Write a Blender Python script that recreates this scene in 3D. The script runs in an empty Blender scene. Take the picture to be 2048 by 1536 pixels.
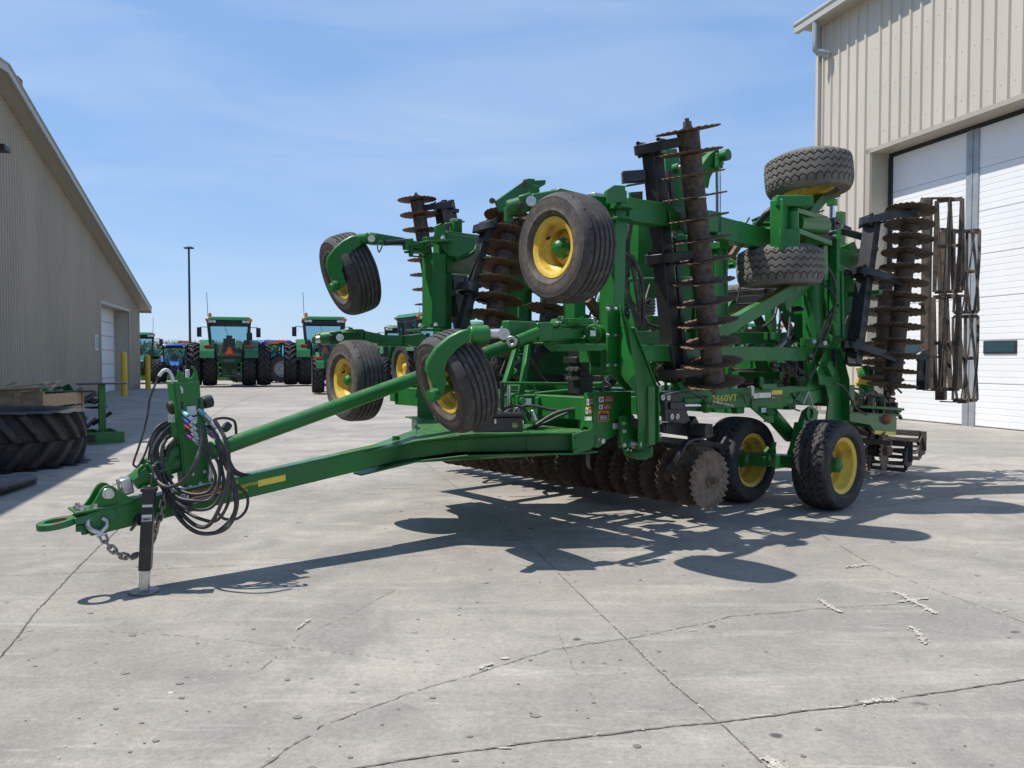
import bpy, bmesh, math, random
from mathutils import Vector, Matrix
random.seed(7)
R = math.radians
SC = bpy.context.scene
COL = SC.collection

# ------------------------------------------------------------------ camera, sky, sun, exposure
CAM_H = 1.4; FPX = 1538.0; PITCH = 1.788
cd = bpy.data.cameras.new('camera'); cam = bpy.data.objects.new('camera', cd); COL.objects.link(cam)
cam.location = (0, 0, CAM_H); cam.rotation_euler = (R(90 - PITCH), 0, 0)
cd.sensor_width = 36.0; cd.lens = 36.0 * FPX / 2048.0; cd.clip_start = 0.05; cd.clip_end = 3000
SC.camera = cam
SUN = Vector((-0.53, -0.015, 1.0)).normalized()
ELEV = math.asin(SUN.z); AZ = math.atan2(SUN.x, SUN.y)      # azimuth from +Y towards +X
w = bpy.data.worlds.new('World'); SC.world = w; w.use_nodes = True
nt = w.node_tree; nt.nodes.clear()
out = nt.nodes.new('ShaderNodeOutputWorld'); bg = nt.nodes.new('ShaderNodeBackground')
sky = nt.nodes.new('ShaderNodeTexSky'); sky.sky_type = 'NISHITA'; sky.sun_disc = False
sky.sun_elevation = ELEV; sky.sun_rotation = AZ; sky.altitude = 200; sky.air_density = 1.05
sky.dust_density = 0.1; sky.ozone_density = 3.0
bg.inputs['Strength'].default_value = 0.135
# thin cirrus streaks mixed into the sky by direction
tc = nt.nodes.new('ShaderNodeTexCoord'); mp = nt.nodes.new('ShaderNodeMapping')
mp.inputs['Scale'].default_value = (1.0, 1.2, 5.0); mp.inputs['Rotation'].default_value = (0.25, 0.62, 0.3)
no = nt.nodes.new('ShaderNodeTexNoise'); no.inputs['Scale'].default_value = 2.3; no.inputs['Detail'].default_value = 9
no.inputs['Distortion'].default_value = 0.6
rp = nt.nodes.new('ShaderNodeValToRGB'); rp.color_ramp.elements[0].position = 0.42; rp.color_ramp.elements[1].position = 0.74
rp.color_ramp.elements[0].color = (0, 0, 0, 1); rp.color_ramp.elements[1].color = (0.30, 0.30, 0.30, 1)
mx = nt.nodes.new('ShaderNodeMixRGB'); mx.inputs['Color2'].default_value = (4.9, 5.6, 6.6, 1)
L = nt.links.new
L(tc.outputs['Generated'], mp.inputs['Vector']); L(mp.outputs['Vector'], no.inputs['Vector']); L(no.outputs['Fac'], rp.inputs['Fac'])
hz = nt.nodes.new('ShaderNodeMixRGB'); hz.inputs['Fac'].default_value = 0.6; hz.inputs['Color2'].default_value = (2.0, 3.5, 6.2, 1)
L(sky.outputs['Color'], hz.inputs['Color1']); L(rp.outputs['Color'], mx.inputs['Fac']); L(hz.outputs['Color'], mx.inputs['Color1']); L(mx.outputs['Color'], bg.inputs['Color'])
L(bg.outputs['Background'], out.inputs['Surface'])
sd = bpy.data.lights.new('sun', 'SUN'); sd.energy = 5.0; sd.angle = R(0.53); sd.color = (1.0, 0.955, 0.88)
so = bpy.data.objects.new('sun', sd); COL.objects.link(so); so.rotation_euler = SUN.to_track_quat('Z', 'Y').to_euler()
so.location = (-20, 0, 40)
SC.view_settings.view_transform = 'Standard'; SC.view_settings.look = 'None'
SC.view_settings.exposure = 0.12; SC.view_settings.gamma = 1.0

# ------------------------------------------------------------------ placing helpers
_c, _s = math.cos(R(PITCH)), math.sin(R(PITCH))
CP = Vector((0, 0, CAM_H))
def ray(px, py):
    a = (px - 1024) / FPX; b = (768 - py) / FPX
    return Vector((a, _c + b * _s, -_s + b * _c))
def P(px, py, Y):
    r = ray(px, py); return CP + r * (Y / r.y)
def G(px, py, z=0.0):
    r = ray(px, py); return CP + r * ((z - CAM_H) / r.z)
TH = R(40)
EU = Vector((math.cos(TH), math.sin(TH), 0)); EV = Vector((math.sin(TH), -math.cos(TH), 0)); UP = Vector((0, 0, 1))
E0 = Vector((-2.645, 4.453, 0))
def S(px, py, v):            # point on the machine's lengthwise vertical plane at side offset v
    r = ray(px, py); t = (v - EV.dot(CP - E0)) / EV.dot(r); return CP + r * t
def F(px, py, u):            # point on the machine's crosswise vertical plane at length u
    r = ray(px, py); t = (u - EU.dot(CP - E0)) / EU.dot(r); return CP + r * t
def UV(u, v, z): return E0 + EU * u + EV * v + UP * z

# ------------------------------------------------------------------ materials
MATS = {}
def mat(name, col, rough=0.5, metal=0.0, var=0.12, nscale=6.0, bump=0.0, bscale=80.0, spots=None, sscale=8.0, sth=(0.55, 0.7),
        coat=0.0, spec=0.5, stretch=None):
    m = bpy.data.materials.new(name); m.use_nodes = True; n = m.node_tree; b = n.nodes['Principled BSDF']
    b.inputs['Roughness'].default_value = rough; b.inputs['Metallic'].default_value = metal
    b.inputs['Coat Weight'].default_value = coat; b.inputs['Specular IOR Level'].default_value = spec
    t = n.nodes.new('ShaderNodeTexCoord'); src = t.outputs['Object']
    if stretch:
        mpn = n.nodes.new('ShaderNodeMapping'); mpn.inputs['Scale'].default_value = stretch
        n.links.new(src, mpn.inputs['Vector']); src = mpn.outputs['Vector']
    ns = n.nodes.new('ShaderNodeTexNoise'); ns.inputs['Scale'].default_value = nscale; ns.inputs['Detail'].default_value = 5
    n.links.new(src, ns.inputs['Vector'])
    r = n.nodes.new('ShaderNodeValToRGB'); r.color_ramp.elements[0].position = 0.3; r.color_ramp.elements[1].position = 0.7
    c = Vector(col)
    r.color_ramp.elements[0].color = (*(c * (1 - var)), 1); r.color_ramp.elements[1].color = (*[min(1, x * (1 + var)) for x in c], 1)
    n.links.new(ns.outputs['Fac'], r.inputs['Fac']); o = r.outputs['Color']
    if spots:
        n2 = n.nodes.new('ShaderNodeTexNoise'); n2.inputs['Scale'].default_value = sscale; n2.inputs['Detail'].default_value = 8
        n2.inputs['Roughness'].default_value = 0.65
        n.links.new(src, n2.inputs['Vector'])
        r2 = n.nodes.new('ShaderNodeValToRGB'); r2.color_ramp.elements[0].position = sth[0]; r2.color_ramp.elements[1].position = sth[1]
        mm = n.nodes.new('ShaderNodeMixRGB'); mm.inputs['Color2'].default_value = (*spots, 1)
        n.links.new(n2.outputs['Fac'], r2.inputs['Fac']); n.links.new(r2.outputs['Color'], mm.inputs['Fac'])
        n.links.new(o, mm.inputs['Color1']); o = mm.outputs['Color']
    n.links.new(o, b.inputs['Base Color'])
    if bump:
        n3 = n.nodes.new('ShaderNodeTexNoise'); n3.inputs['Scale'].default_value = bscale; n3.inputs['Detail'].default_value = 4
        bp = n.nodes.new('ShaderNodeBump'); bp.inputs['Strength'].default_value = bump; bp.inputs['Distance'].default_value = 0.01
        n.links.new(src, n3.inputs['Vector']); n.links.new(n3.outputs['Fac'], bp.inputs['Height']); n.links.new(bp.outputs['Normal'], b.inputs['Normal'])
    MATS[name] = m; return m
GREEN = mat('green_paint', (0.013, 0.148, 0.024), 0.42, var=0.2, nscale=3, coat=0.12, spec=0.4, spots=(0.032, 0.125, 0.042), sscale=2.6, sth=(0.5, 0.75))
GREEN2 = mat('tractor_green', (0.014, 0.135, 0.030), 0.36, var=0.15, nscale=2, coat=0.3)
GRUST = mat('worn_green_paint', (0.022, 0.15, 0.045), 0.5, var=0.2, spots=(0.15, 0.075, 0.05), sscale=9, sth=(0.58, 0.61))
YELLOW = mat('yellow_paint', (0.74, 0.51, 0.07), 0.5, var=0.12, spots=(0.24, 0.16, 0.075), sscale=6, sth=(0.50, 0.72))
BLACK = mat('black_paint', (0.020, 0.021, 0.024), 0.38, var=0.3, spots=(0.055, 0.042, 0.035), sscale=9, sth=(0.5, 0.75), bump=0.1)
RUST = mat('rusty_steel', (0.15, 0.083, 0.052), 0.78, var=0.35, nscale=14, spots=(0.20, 0.115, 0.060), sscale=22, sth=(0.48, 0.7), bump=0.3)
RUSTG = mat('worn_spool_steel', (0.16, 0.130, 0.112), 0.72, 0.2, var=0.3, nscale=20, spots=(0.07, 0.042, 0.03), sscale=24, sth=(0.48, 0.66), bump=0.3)
SOIL_SHADE = mat('shaded_soil_steel', (0.105, 0.074, 0.050), 0.9, var=0.3, nscale=14, spots=(0.055, 0.036, 0.024), sscale=9, sth=(0.48, 0.68), bump=0.6, bscale=60)  # soil-caked steel with the shade under the frame painted into its colour
SOIL = mat('soil_caked_steel', (0.22, 0.165, 0.115), 0.9, var=0.25, nscale=14, spots=(0.14, 0.09, 0.06), sscale=9, sth=(0.48, 0.68), bump=0.6, bscale=60)
BARST = mat('dusty_bar_steel', (0.120, 0.092, 0.067), 0.8, var=0.3, nscale=9, spots=(0.045, 0.035, 0.03), sscale=6, sth=(0.5, 0.62), bump=0.3)
RUBBER = mat('tyre_rubber', (0.030, 0.029, 0.029), 0.75, var=0.25, nscale=9, spots=(0.085, 0.075, 0.064), sscale=11, sth=(0.5, 0.78), bump=0.25, bscale=50)
RUBD = mat('dusty_tyre_rubber', (0.165, 0.150, 0.132), 0.9, var=0.2, nscale=7, spots=(0.10, 0.092, 0.084), sscale=8, sth=(0.5, 0.7), bump=0.25, bscale=50)
RUBR = mat('worn_rib_rubber', (0.050, 0.047, 0.046), 0.8, var=0.25, nscale=9, spots=(0.13, 0.115, 0.10), sscale=12, sth=(0.5, 0.8), bump=0.25, bscale=50)
HOSE = mat('hose_rubber', (0.036, 0.035, 0.036), 0.5, var=0.3, nscale=14, spots=(0.15, 0.138, 0.12), sscale=12, sth=(0.52, 0.78))
CHROME = mat('chrome_rod', (0.75, 0.76, 0.78), 0.12, 1.0, var=0.03)
STEEL = mat('zinc_steel', (0.55, 0.55, 0.53), 0.35, 0.85, var=0.2, nscale=20)
CHAINM = mat('chain_steel', (0.30, 0.27, 0.24), 0.45, 0.8, var=0.3, nscale=25)
GALV = mat('galvanised_post', (0.33, 0.36, 0.38), 0.5, 0.3, var=0.12, nscale=4)
WHITEP = mat('white_door_paint', (0.80, 0.80, 0.79), 0.45, var=0.03, nscale=1.2)
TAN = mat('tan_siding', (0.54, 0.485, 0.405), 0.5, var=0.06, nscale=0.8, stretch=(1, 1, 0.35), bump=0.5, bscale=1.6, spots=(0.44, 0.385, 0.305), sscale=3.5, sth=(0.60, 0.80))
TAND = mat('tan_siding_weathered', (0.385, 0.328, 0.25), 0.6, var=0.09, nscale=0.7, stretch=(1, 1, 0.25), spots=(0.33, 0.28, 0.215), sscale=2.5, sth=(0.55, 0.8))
TRIM = mat('tan_trim', (0.40, 0.36, 0.29), 0.5, var=0.05)
PALET = mat('pale_trim', (0.42, 0.42, 0.38), 0.5, var=0.05)
DARKSEAL = mat('dark_seal', (0.02, 0.022, 0.028), 0.6)
FOUND = mat('foundation_concrete', (0.25, 0.235, 0.21), 0.9, bump=0.3)
BOLY = mat('bollard_yellow', (0.70, 0.44, 0.03), 0.5, var=0.08, nscale=3, spots=(0.5, 0.30, 0.03), sscale=5, sth=(0.6, 0.8))
GLASS = mat('cab_glass', (0.10, 0.24, 0.30), 0.06, 0.0, var=0.25, nscale=0.8, spec=0.9)
BLUE = mat('blue_paint', (0.025, 0.10, 0.42), 0.35, coat=0.3)
DGREY = mat('dark_plastic', (0.025, 0.026, 0.028), 0.5, var=0.2)
ORANGE = mat('orange_lens', (0.9, 0.16, 0.02), 0.3)
AMBER = mat('amber_lens', (0.30, 0.07, 0.01), 0.2)
REDM = mat('red_lens', (0.55, 0.03, 0.02), 0.35)
LAMPW = mat('clear_lens', (0.75, 0.77, 0.8), 0.15)
WOOD = mat('crate_wood', (0.40, 0.28, 0.17), 0.8, var=0.25, nscale=5, stretch=(1, 6, 6), bump=0.2)
LBLW = mat('label_white', (0.62, 0.63, 0.62), 0.5, var=0.03)
LBLK = mat('label_black', (0.015, 0.015, 0.016), 0.5, var=0.03)
LORG = mat('label_orange', (0.75, 0.22, 0.03), 0.5, var=0.03)
LRED = mat('label_red', (0.55, 0.04, 0.03), 0.5, var=0.03)
LYEL = mat('label_yellow', (0.85, 0.62, 0.08), 0.45, var=0.03)
LGRN = mat('label_green', (0.02, 0.13, 0.035), 0.4, var=0.03)
CBLUE = mat('coupler_blue', (0.05, 0.10, 0.45), 0.4); CRED = mat('coupler_red', (0.5, 0.08, 0.05), 0.4)
CPUR = mat('coupler_purple', (0.45, 0.06, 0.42), 0.4); CTEAL = mat('coupler_teal', (0.15, 0.42, 0.45), 0.4)
ACOL = [DGREY]

def extra(m, fac_fn, col, strength):
    n = m.node_tree; b = n.nodes['Principled BSDF']; src = b.inputs['Base Color'].links[0].from_socket
    f = fac_fn(n); q = n.nodes.new('ShaderNodeTexNoise'); q.inputs['Scale'].default_value = 16; q.inputs['Detail'].default_value = 7; q.inputs['Roughness'].default_value = .7
    t = n.nodes.new('ShaderNodeTexCoord'); n.links.new(t.outputs['Object'], q.inputs['Vector'])
    r = n.nodes.new('ShaderNodeMapRange'); r.inputs[1].default_value = .35; r.inputs[2].default_value = .68; n.links.new(q.outputs['Fac'], r.inputs[0])
    mu = n.nodes.new('ShaderNodeMath'); mu.operation = 'MULTIPLY'; n.links.new(f, mu.inputs[0]); n.links.new(r.outputs[0], mu.inputs[1])
    m2_ = n.nodes.new('ShaderNodeMath'); m2_.operation = 'MULTIPLY'; m2_.inputs[1].default_value = strength; n.links.new(mu.outputs[0], m2_.inputs[0])
    mx_ = n.nodes.new('ShaderNodeMixRGB'); mx_.inputs['Color2'].default_value = (*col, 1); n.links.new(m2_.outputs[0], mx_.inputs['Fac']); n.links.new(src, mx_.inputs['Color1']); n.links.new(mx_.outputs['Color'], b.inputs['Base Color'])
def f_up(n):
    g = n.nodes.new('ShaderNodeNewGeometry'); x = n.nodes.new('ShaderNodeSeparateXYZ'); n.links.new(g.outputs['Normal'], x.inputs[0])
    r = n.nodes.new('ShaderNodeMapRange'); r.inputs[1].default_value = .5; r.inputs[2].default_value = .95; n.links.new(x.outputs['Z'], r.inputs[0]); return r.outputs[0]
def f_ring(r0, r1, r2):
    def f(n):
        t = n.nodes.new('ShaderNodeTexCoord'); x = n.nodes.new('ShaderNodeSeparateXYZ'); n.links.new(t.outputs['Object'], x.inputs[0])
        c = n.nodes.new('ShaderNodeCombineXYZ'); n.links.new(x.outputs['Y'], c.inputs['Y']); n.links.new(x.outputs['Z'], c.inputs['Z'])
        l = n.nodes.new('ShaderNodeVectorMath'); l.operation = 'LENGTH'; n.links.new(c.outputs[0], l.inputs[0])
        r = n.nodes.new('ShaderNodeValToRGB'); e = r.color_ramp.elements; e[0].position = r0; e[0].color = (0, 0, 0, 1); e[1].position = r1; e[1].color = (1, 1, 1, 1); k = e.new(r2); k.color = (0, 0, 0, 1)
        n.links.new(l.outputs['Value'], r.inputs['Fac']); return r.outputs['Color']
    return f
extra(GREEN, f_up, (0.26, 0.25, 0.17), .45)
extra(RUBR, f_ring(.19, .24, .31), (0.20, 0.165, 0.125), .85)
# ------------------------------------------------------------------ mesh builder
def orth(d, side):
    d = d.normalized(); s = side - d * side.dot(d)
    if s.length < 1e-4: s = Vector((1, 0, 0)) - d * d.x
    if s.length < 1e-4: s = Vector((0, 1, 0)) - d * d.y
    s.normalize(); return d, s, d.cross(s).normalized()
class MB:
    def __init__(self): self.v = []; self.f = []; self.m = []; self.mats = []
    def mi(self, m):
        if m is None: return 0
        if m not in self.mats: self.mats.append(m)
        return self.mats.index(m)
    def add(self, vs, fs, m=None):
        k = self.mi(m); o = len(self.v); self.v += [Vector(x) for x in vs]
        for f in fs: self.f.append([i + o for i in f]); self.m.append(k)
        return self
    def box8(self, c, m=None): # c: 8 corners bottom4, top4
        return self.add(c, [(3, 2, 1, 0), (4, 5, 6, 7), (0, 1, 5, 4), (1, 2, 6, 5), (2, 3, 7, 6), (3, 0, 4, 7)], m)
    def obox(self, c, ax, ay, az, m=None): # half-extent vectors
        c = Vector(c); return self.box8([c - ax - ay - az, c + ax - ay - az, c + ax + ay - az, c - ax + ay - az,
                                         c - ax - ay + az, c + ax - ay + az, c + ax + ay + az, c - ax + ay + az], m)
    def box(self, x0, y0, z0, x1, y1, z1, m=None):
        return self.obox(((x0 + x1) / 2, (y0 + y1) / 2, (z0 + z1) / 2), Vector(((x1 - x0) / 2, 0, 0)), Vector((0, (y1 - y0) / 2, 0)), Vector((0, 0, (z1 - z0) / 2)), m)
    def bar(self, p0, p1, w, h, side=None, m=None, w1=None, h1=None):
        p0, p1 = Vector(p0), Vector(p1); d, s, t = orth(p1 - p0, side if side is not None else EV)
        w1 = w if w1 is None else w1; h1 = h if h1 is None else h1
        a = [p0 - s * w / 2 - t * h / 2, p0 + s * w / 2 - t * h / 2, p0 + s * w / 2 + t * h / 2, p0 - s * w / 2 + t * h / 2]
        b = [p1 - s * w1 / 2 - t * h1 / 2, p1 + s * w1 / 2 - t * h1 / 2, p1 + s * w1 / 2 + t * h1 / 2, p1 - s * w1 / 2 + t * h1 / 2]
        return self.box8(a + b, m)
    def cyl(self, p0, p1, r, n=16, r1=None, m=None):
        p0, p1 = Vector(p0), Vector(p1); r1 = r if r1 is None else r1
        d, s, t = orth(p1 - p0, Vector((0.3, 0.5, 0.81)))
        vs = []
        for p, rr in ((p0, r), (p1, r1)):
            for i in range(n):
                a = 2 * math.pi * i / n; vs.append(p + s * math.cos(a) * rr + t * math.sin(a) * rr)
        fs = [(i, (i + 1) % n, n + (i + 1) % n, n + i) for i in range(n)] + [tuple(range(n - 1, -1, -1)), tuple(range(n, 2 * n))]
        return self.add(vs, fs, m)
    def tube(self, pts, r, n=10, m=None, closed=False):
        pts = [Vector(p) for p in pts]; k = len(pts); vs = []; prev = None
        for i, p in enumerate(pts):
            a = pts[i - 1] if (i > 0 or closed) else p; b = pts[(i + 1) % k] if (i < k - 1 or closed) else p
            d = (b - a).normalized()
            s = prev - d * prev.dot(d) if prev is not None else orth(d, Vector((0.2, 0.3, 0.93)))[1]
            s.normalize(); prev = s; t = d.cross(s)
            rr = r[i] if isinstance(r, (list, tuple)) else r
            for j in range(n):
                an = 2 * math.pi * j / n; vs.append(p + s * math.cos(an) * rr + t * math.sin(an) * rr)
        fs = []
        for i in range(k if closed else k - 1):
            i2 = (i + 1) % k
            for j in range(n): fs.append((i * n + j, i * n + (j + 1) % n, i2 * n + (j + 1) % n, i2 * n + j))
        if not closed: fs += [tuple(range(n - 1, -1, -1)), tuple((k - 1) * n + j for j in range(n))]
        return self.add(vs, fs, m)
    def slab(self, pts, t, nrm=None, m=None):     # closed outline, extruded by t along nrm
        pts = [Vector(p) for p in pts]; n = len(pts)
        if nrm is None:
            nrm = Vector((0, 0, 0))
            for i in range(n):
                a, b = pts[i], pts[(i + 1) % n]; nrm += a.cross(b)
        nn = nrm.normalized() * t
        return self.add(pts + [p + nn for p in pts], [tuple(range(n - 1, -1, -1)), tuple(range(n, 2 * n))] + [(i, (i + 1) % n, n + (i + 1) % n, n + i) for i in range(n)], m)
    def lathe(self, prof, o, axis, n=48, m=None):  # prof: (along axis, radius)
        o = Vector(o); d, s, t = orth(Vector(axis), Vector((0.1, 0.2, 0.97))); vs = []
        for x, r in prof:
            for i in range(n):
                a = 2 * math.pi * i / n; vs.append(o + d * x + s * math.cos(a) * r + t * math.sin(a) * r)
        fs = []
        for k in range(len(prof) - 1):
            for i in range(n): fs.append((k * n + i, k * n + (i + 1) % n, (k + 1) * n + (i + 1) % n, (k + 1) * n + i))
        return self.add(vs, fs, m)
    def ball(self, c, r, n=12, m=None, sq=(1, 1, 1)):
        c = Vector(c); prof = []; vs = []; fs = []
        h = n // 2
        for i in range(h + 1):
            a = math.pi * i / h
            for j in range(n):
                b = 2 * math.pi * j / n
                vs.append(c + Vector((math.sin(a) * math.cos(b) * r * sq[0], math.sin(a) * math.sin(b) * r * sq[1], math.cos(a) * r * sq[2])))
        for i in range(h):
            for j in range(n): fs.append((i * n + j, (i + 1) * n + j, (i + 1) * n + (j + 1) % n, i * n + (j + 1) % n))
        return self.add(vs, fs, m)
    def mesh(self, name, m=None, smooth=38):
        me = bpy.data.meshes.new(name); me.from_pydata([tuple(x) for x in self.v], [], self.f)
        ml = list(self.mats) if self.mats else []
        if m is not None and m not in ml:
            if self.mats: pass
            else: ml = [m]
        for x in ml: me.materials.append(x)
        if self.mats: me.polygons.foreach_set('material_index', self.m)
        bm = bmesh.new(); bm.from_mesh(me); bmesh.ops.recalc_face_normals(bm, faces=bm.faces); bm.to_mesh(me); bm.free()
        me.polygons.foreach_set('use_smooth', [True] * len(me.polygons)); me.set_sharp_from_angle(angle=R(smooth)); me.update()
        return me
    def build(self, name, m=None, parent=None, bevel=0.0, smooth=38, org=None):
        base = org if org is not None else (ORG.get(parent, Vector((0, 0, 0))) if parent else Vector((0, 0, 0)))
        if base.length > 0: self.v = [x - base for x in self.v]
        me = self.mesh(name, m, smooth)
        o = bpy.data.objects.new(name, me); COL.objects.link(o)
        if parent: o.parent = parent; ORG[o] = base
        if org is not None and not parent: o.location = org
        if bevel:
            bv = o.modifiers.new('edge', 'BEVEL'); bv.width = bevel; bv.segments = 2; bv.limit_method = 'ANGLE'; bv.angle_limit = R(40)
        return o
ORG = {}
def thing(name, label, cat, loc=(0, 0, 0), rot=0, group=None, local=False):
    o = bpy.data.objects.new(name, None); COL.objects.link(o); o.location = loc; o.rotation_euler = (0, 0, rot)
    o['label'] = label; o['category'] = cat; o.empty_display_size = 0.2
    if group: o['group'] = group
    ORG[o] = Vector((0, 0, 0)) if local else Vector(loc)
    return o
def tag(o, label, cat, group=None):
    o['label'] = label; o['category'] = cat
    if group: o['group'] = group
    return o
def struct(o, kind='structure'): o['kind'] = kind; return o
def inst(name, me, parent, M4):
    o = bpy.data.objects.new(name, me); COL.objects.link(o); o.parent = parent
    M4 = M4.copy(); M4.translation = M4.translation - ORG.get(parent, Vector((0, 0, 0)))
    o.matrix_basis = M4; ORG[o] = Vector((0, 0, 0)); return o
def frame(o, axis, up=UP):     # matrix with local X along axis
    d, s, t = orth(Vector(axis), up)
    m = Matrix((d, s, t)).transposed().to_4x4(); m.translation = Vector(o); return m
def cr(pts, n=8, closed=False):    # catmull-rom
    pts = [Vector(p) for p in pts]; k = len(pts); o = []
    rng = range(k if closed else k - 1)
    for i in rng:
        if closed: a, b, c, d = pts[(i - 1) % k], pts[i], pts[(i + 1) % k], pts[(i + 2) % k]
        else: a, b, c, d = pts[max(i - 1, 0)], pts[i], pts[i + 1], pts[min(i + 2, k - 1)]
        for j in range(n):
            t = j / n
            o.append(0.5 * ((2 * b) + (c - a) * t + (2 * a - 5 * b + 4 * c - d) * t * t + (3 * b - a - 3 * c + d) * t ** 3))
    if not closed: o.append(pts[-1])
    return o
def text_into(mb, s, o, xd, yd, size, m, lift=0.0015, align='CENTER', xs=1.0):
    cu = bpy.data.curves.new('t', 'FONT'); cu.body = s; cu.size = size; cu.align_x = align; cu.align_y = 'CENTER'; cu.extrude = 0.0006
    cu.space_line = 0.85; cu.resolution_u = 2
    ob = bpy.data.objects.new('t', cu); COL.objects.link(ob)
    dg = bpy.context.evaluated_depsgraph_get(); me = bpy.data.meshes.new_from_object(ob.evaluated_get(dg))
    xd = Vector(xd).normalized(); yd = (Vector(yd) - xd * Vector(yd).dot(xd)).normalized(); zd = xd.cross(yd); o = Vector(o)
    mb.add([o + xd * v.co.x * xs + yd * v.co.y + zd * (v.co.z + lift) for v in me.vertices], [tuple(p.vertices) for p in me.polygons], m)
    bpy.data.objects.remove(ob); bpy.data.curves.remove(cu); bpy.data.meshes.remove(me)
# ------------------------------------------------------------------ ground
def concrete():
    m = bpy.data.materials.new('yard_concrete'); m.use_nodes = True; n = m.node_tree; b = n.nodes['Principled BSDF']
    N = n.nodes.new; K = n.links.new
    t = N('ShaderNodeTexCoord'); src = t.outputs['Object']
    def noise(sc, det=6, ro=0.55, dist=0, vec=None):
        q = N('ShaderNodeTexNoise'); q.inputs['Scale'].default_value = sc; q.inputs['Detail'].default_value = det
        q.inputs['Roughness'].default_value = ro; q.inputs['Distortion'].default_value = dist; K(vec or src, q.inputs['Vector']); return q.outputs['Fac']
    def ramp(f, a, bb, ca=(0, 0, 0, 1), cb=(1, 1, 1, 1)):
        q = N('ShaderNodeValToRGB'); q.color_ramp.elements[0].position = a; q.color_ramp.elements[1].position = bb
        q.color_ramp.elements[0].color = ca; q.color_ramp.elements[1].color = cb; K(f, q.inputs['Fac']); return q.outputs['Color']
    def mix(f, a, bb, mode='MIX', k=1.0):
        q = N('ShaderNodeMixRGB'); q.blend_type = mode
        if isinstance(f, float): q.inputs['Fac'].default_value = f
        else: K(f, q.inputs['Fac'])
        for i, x in (('Color1', a), ('Color2', bb)):
            if isinstance(x, tuple): q.inputs[i].default_value = (*x, 1)
            else: K(x, q.inputs[i])
        return q.outputs['Color']
    c = mix(ramp(noise(0.30, 5, 0.55, 1.4), 0.38, 0.60), (0.285, 0.261, 0.229), (0.392, 0.357, 0.312))
    c = mix(ramp(noise(0.75, 7, 0.62, 1.4), 0.44, 0.62), c, (0.268, 0.249, 0.223))
    m1 = N('ShaderNodeMapping'); m1.inputs['Rotation'].default_value = (0, 0, 0.5); m1.inputs['Scale'].default_value = (0.5, 3.2, 1); K(src, m1.inputs['Vector'])
    c = mix(ramp(noise(1.3, 7, 0.65, 0.4, m1.outputs['Vector']), 0.54, 0.80), c, (0.45, 0.413, 0.362))
    m2 = N('ShaderNodeMapping'); m2.inputs['Rotation'].default_value = (0, 0, -0.9); m2.inputs['Scale'].default_value = (0.35, 2.6, 1); K(src, m2.inputs['Vector'])
    c = mix(ramp(noise(1.1, 6, 0.6, 0.5, m2.outputs['Vector']), 0.56, 0.85), c, (0.25, 0.233, 0.208))
    c = mix(ramp(noise(1.3, 5, 0.6, 0.8), 0.63, 0.78), c, (0.40, 0.335, 0.265))
    c = mix(0.55, c, ramp(noise(38, 5, 0.7), 0.25, 0.75, (0.55, 0.55, 0.55, 1), (1.3, 1.3, 1.3, 1)), 'MULTIPLY')
    c = mix(0.5, c, ramp(noise(4.5, 7, 0.72, 0.9), 0.3, 0.7, (0.70, 0.70, 0.70, 1), (1.22, 1.22, 1.22, 1)), 'MULTIPLY')
    m4 = N('ShaderNodeMapping'); m4.inputs['Rotation'].default_value = (0, 0, 0.9); m4.inputs['Scale'].default_value = (1.0, 9.0, 1); K(src, m4.inputs['Vector'])
    c = mix(ramp(noise(0.9, 8, 0.75, 0.3, m4.outputs['Vector']), 0.60, 0.72), c, (0.47, 0.44, 0.395))
    m5 = N('ShaderNodeMapping'); m5.inputs['Rotation'].default_value = (0, 0, -0.35); m5.inputs['Scale'].default_value = (0.8, 11.0, 1); K(src, m5.inputs['Vector'])
    c = mix(ramp(noise(0.8, 8, 0.75, 0.3, m5.outputs['Vector']), 0.58, 0.74), c, (0.25, 0.233, 0.208))
    c = mix(0.6, c, ramp(noise(120, 3, 0.8), 0.35, 0.65, (0.72, 0.72, 0.72, 1), (1.18, 1.18, 1.18, 1)), 'MULTIPLY')
    c = mix(ramp(noise(14, 6, 0.75, 0.6), 0.60, 0.74), c, (0.25, 0.228, 0.198))
    v = N('ShaderNodeTexVoronoi'); v.inputs['Scale'].default_value = 2.6; v.inputs['Randomness'].default_value = 1
    dm = N('ShaderNodeMapping'); dm.inputs['Scale'].default_value = (1, 1.1, 1); K(src, dm.inputs['Vector'])
    nd = N('ShaderNodeTexNoise'); nd.inputs['Scale'].default_value = 6; K(dm.outputs['Vector'], nd.inputs['Vector'])
    ad = N('ShaderNodeMixRGB'); ad.blend_type = 'ADD'; ad.inputs['Fac'].default_value = 0.09; K(dm.outputs['Vector'], ad.inputs['Color1']); K(nd.outputs['Color'], ad.inputs['Color2'])
    K(ad.outputs['Color'], v.inputs['Vector'])
    sp = ramp(v.outputs['Distance'], 0.05, 0.085, (1, 1, 1, 1), (0, 0, 0, 1))
    gate = ramp(noise(2.2, 2), 0.44, 0.50)
    c = mix(mix(1.0, sp, gate, 'MULTIPLY'), c, (0.085, 0.082, 0.08))
    v2 = N('ShaderNodeTexVoronoi'); v2.inputs['Scale'].default_value = 7.0; K(ad.outputs['Color'], v2.inputs['Vector'])
    sp2 = ramp(v2.outputs['Distance'], 0.05, 0.10, (1, 1, 1, 1), (0, 0, 0, 1)); g2 = ramp(noise(1.7, 2), 0.50, 0.56)
    c = mix(mix(1.0, sp2, g2, 'MULTIPLY'), c, (0.11, 0.10, 0.095))
    v3 = N('ShaderNodeTexVoronoi'); v3.inputs['Scale'].default_value = 12.0; K(ad.outputs['Color'], v3.inputs['Vector'])
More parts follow.
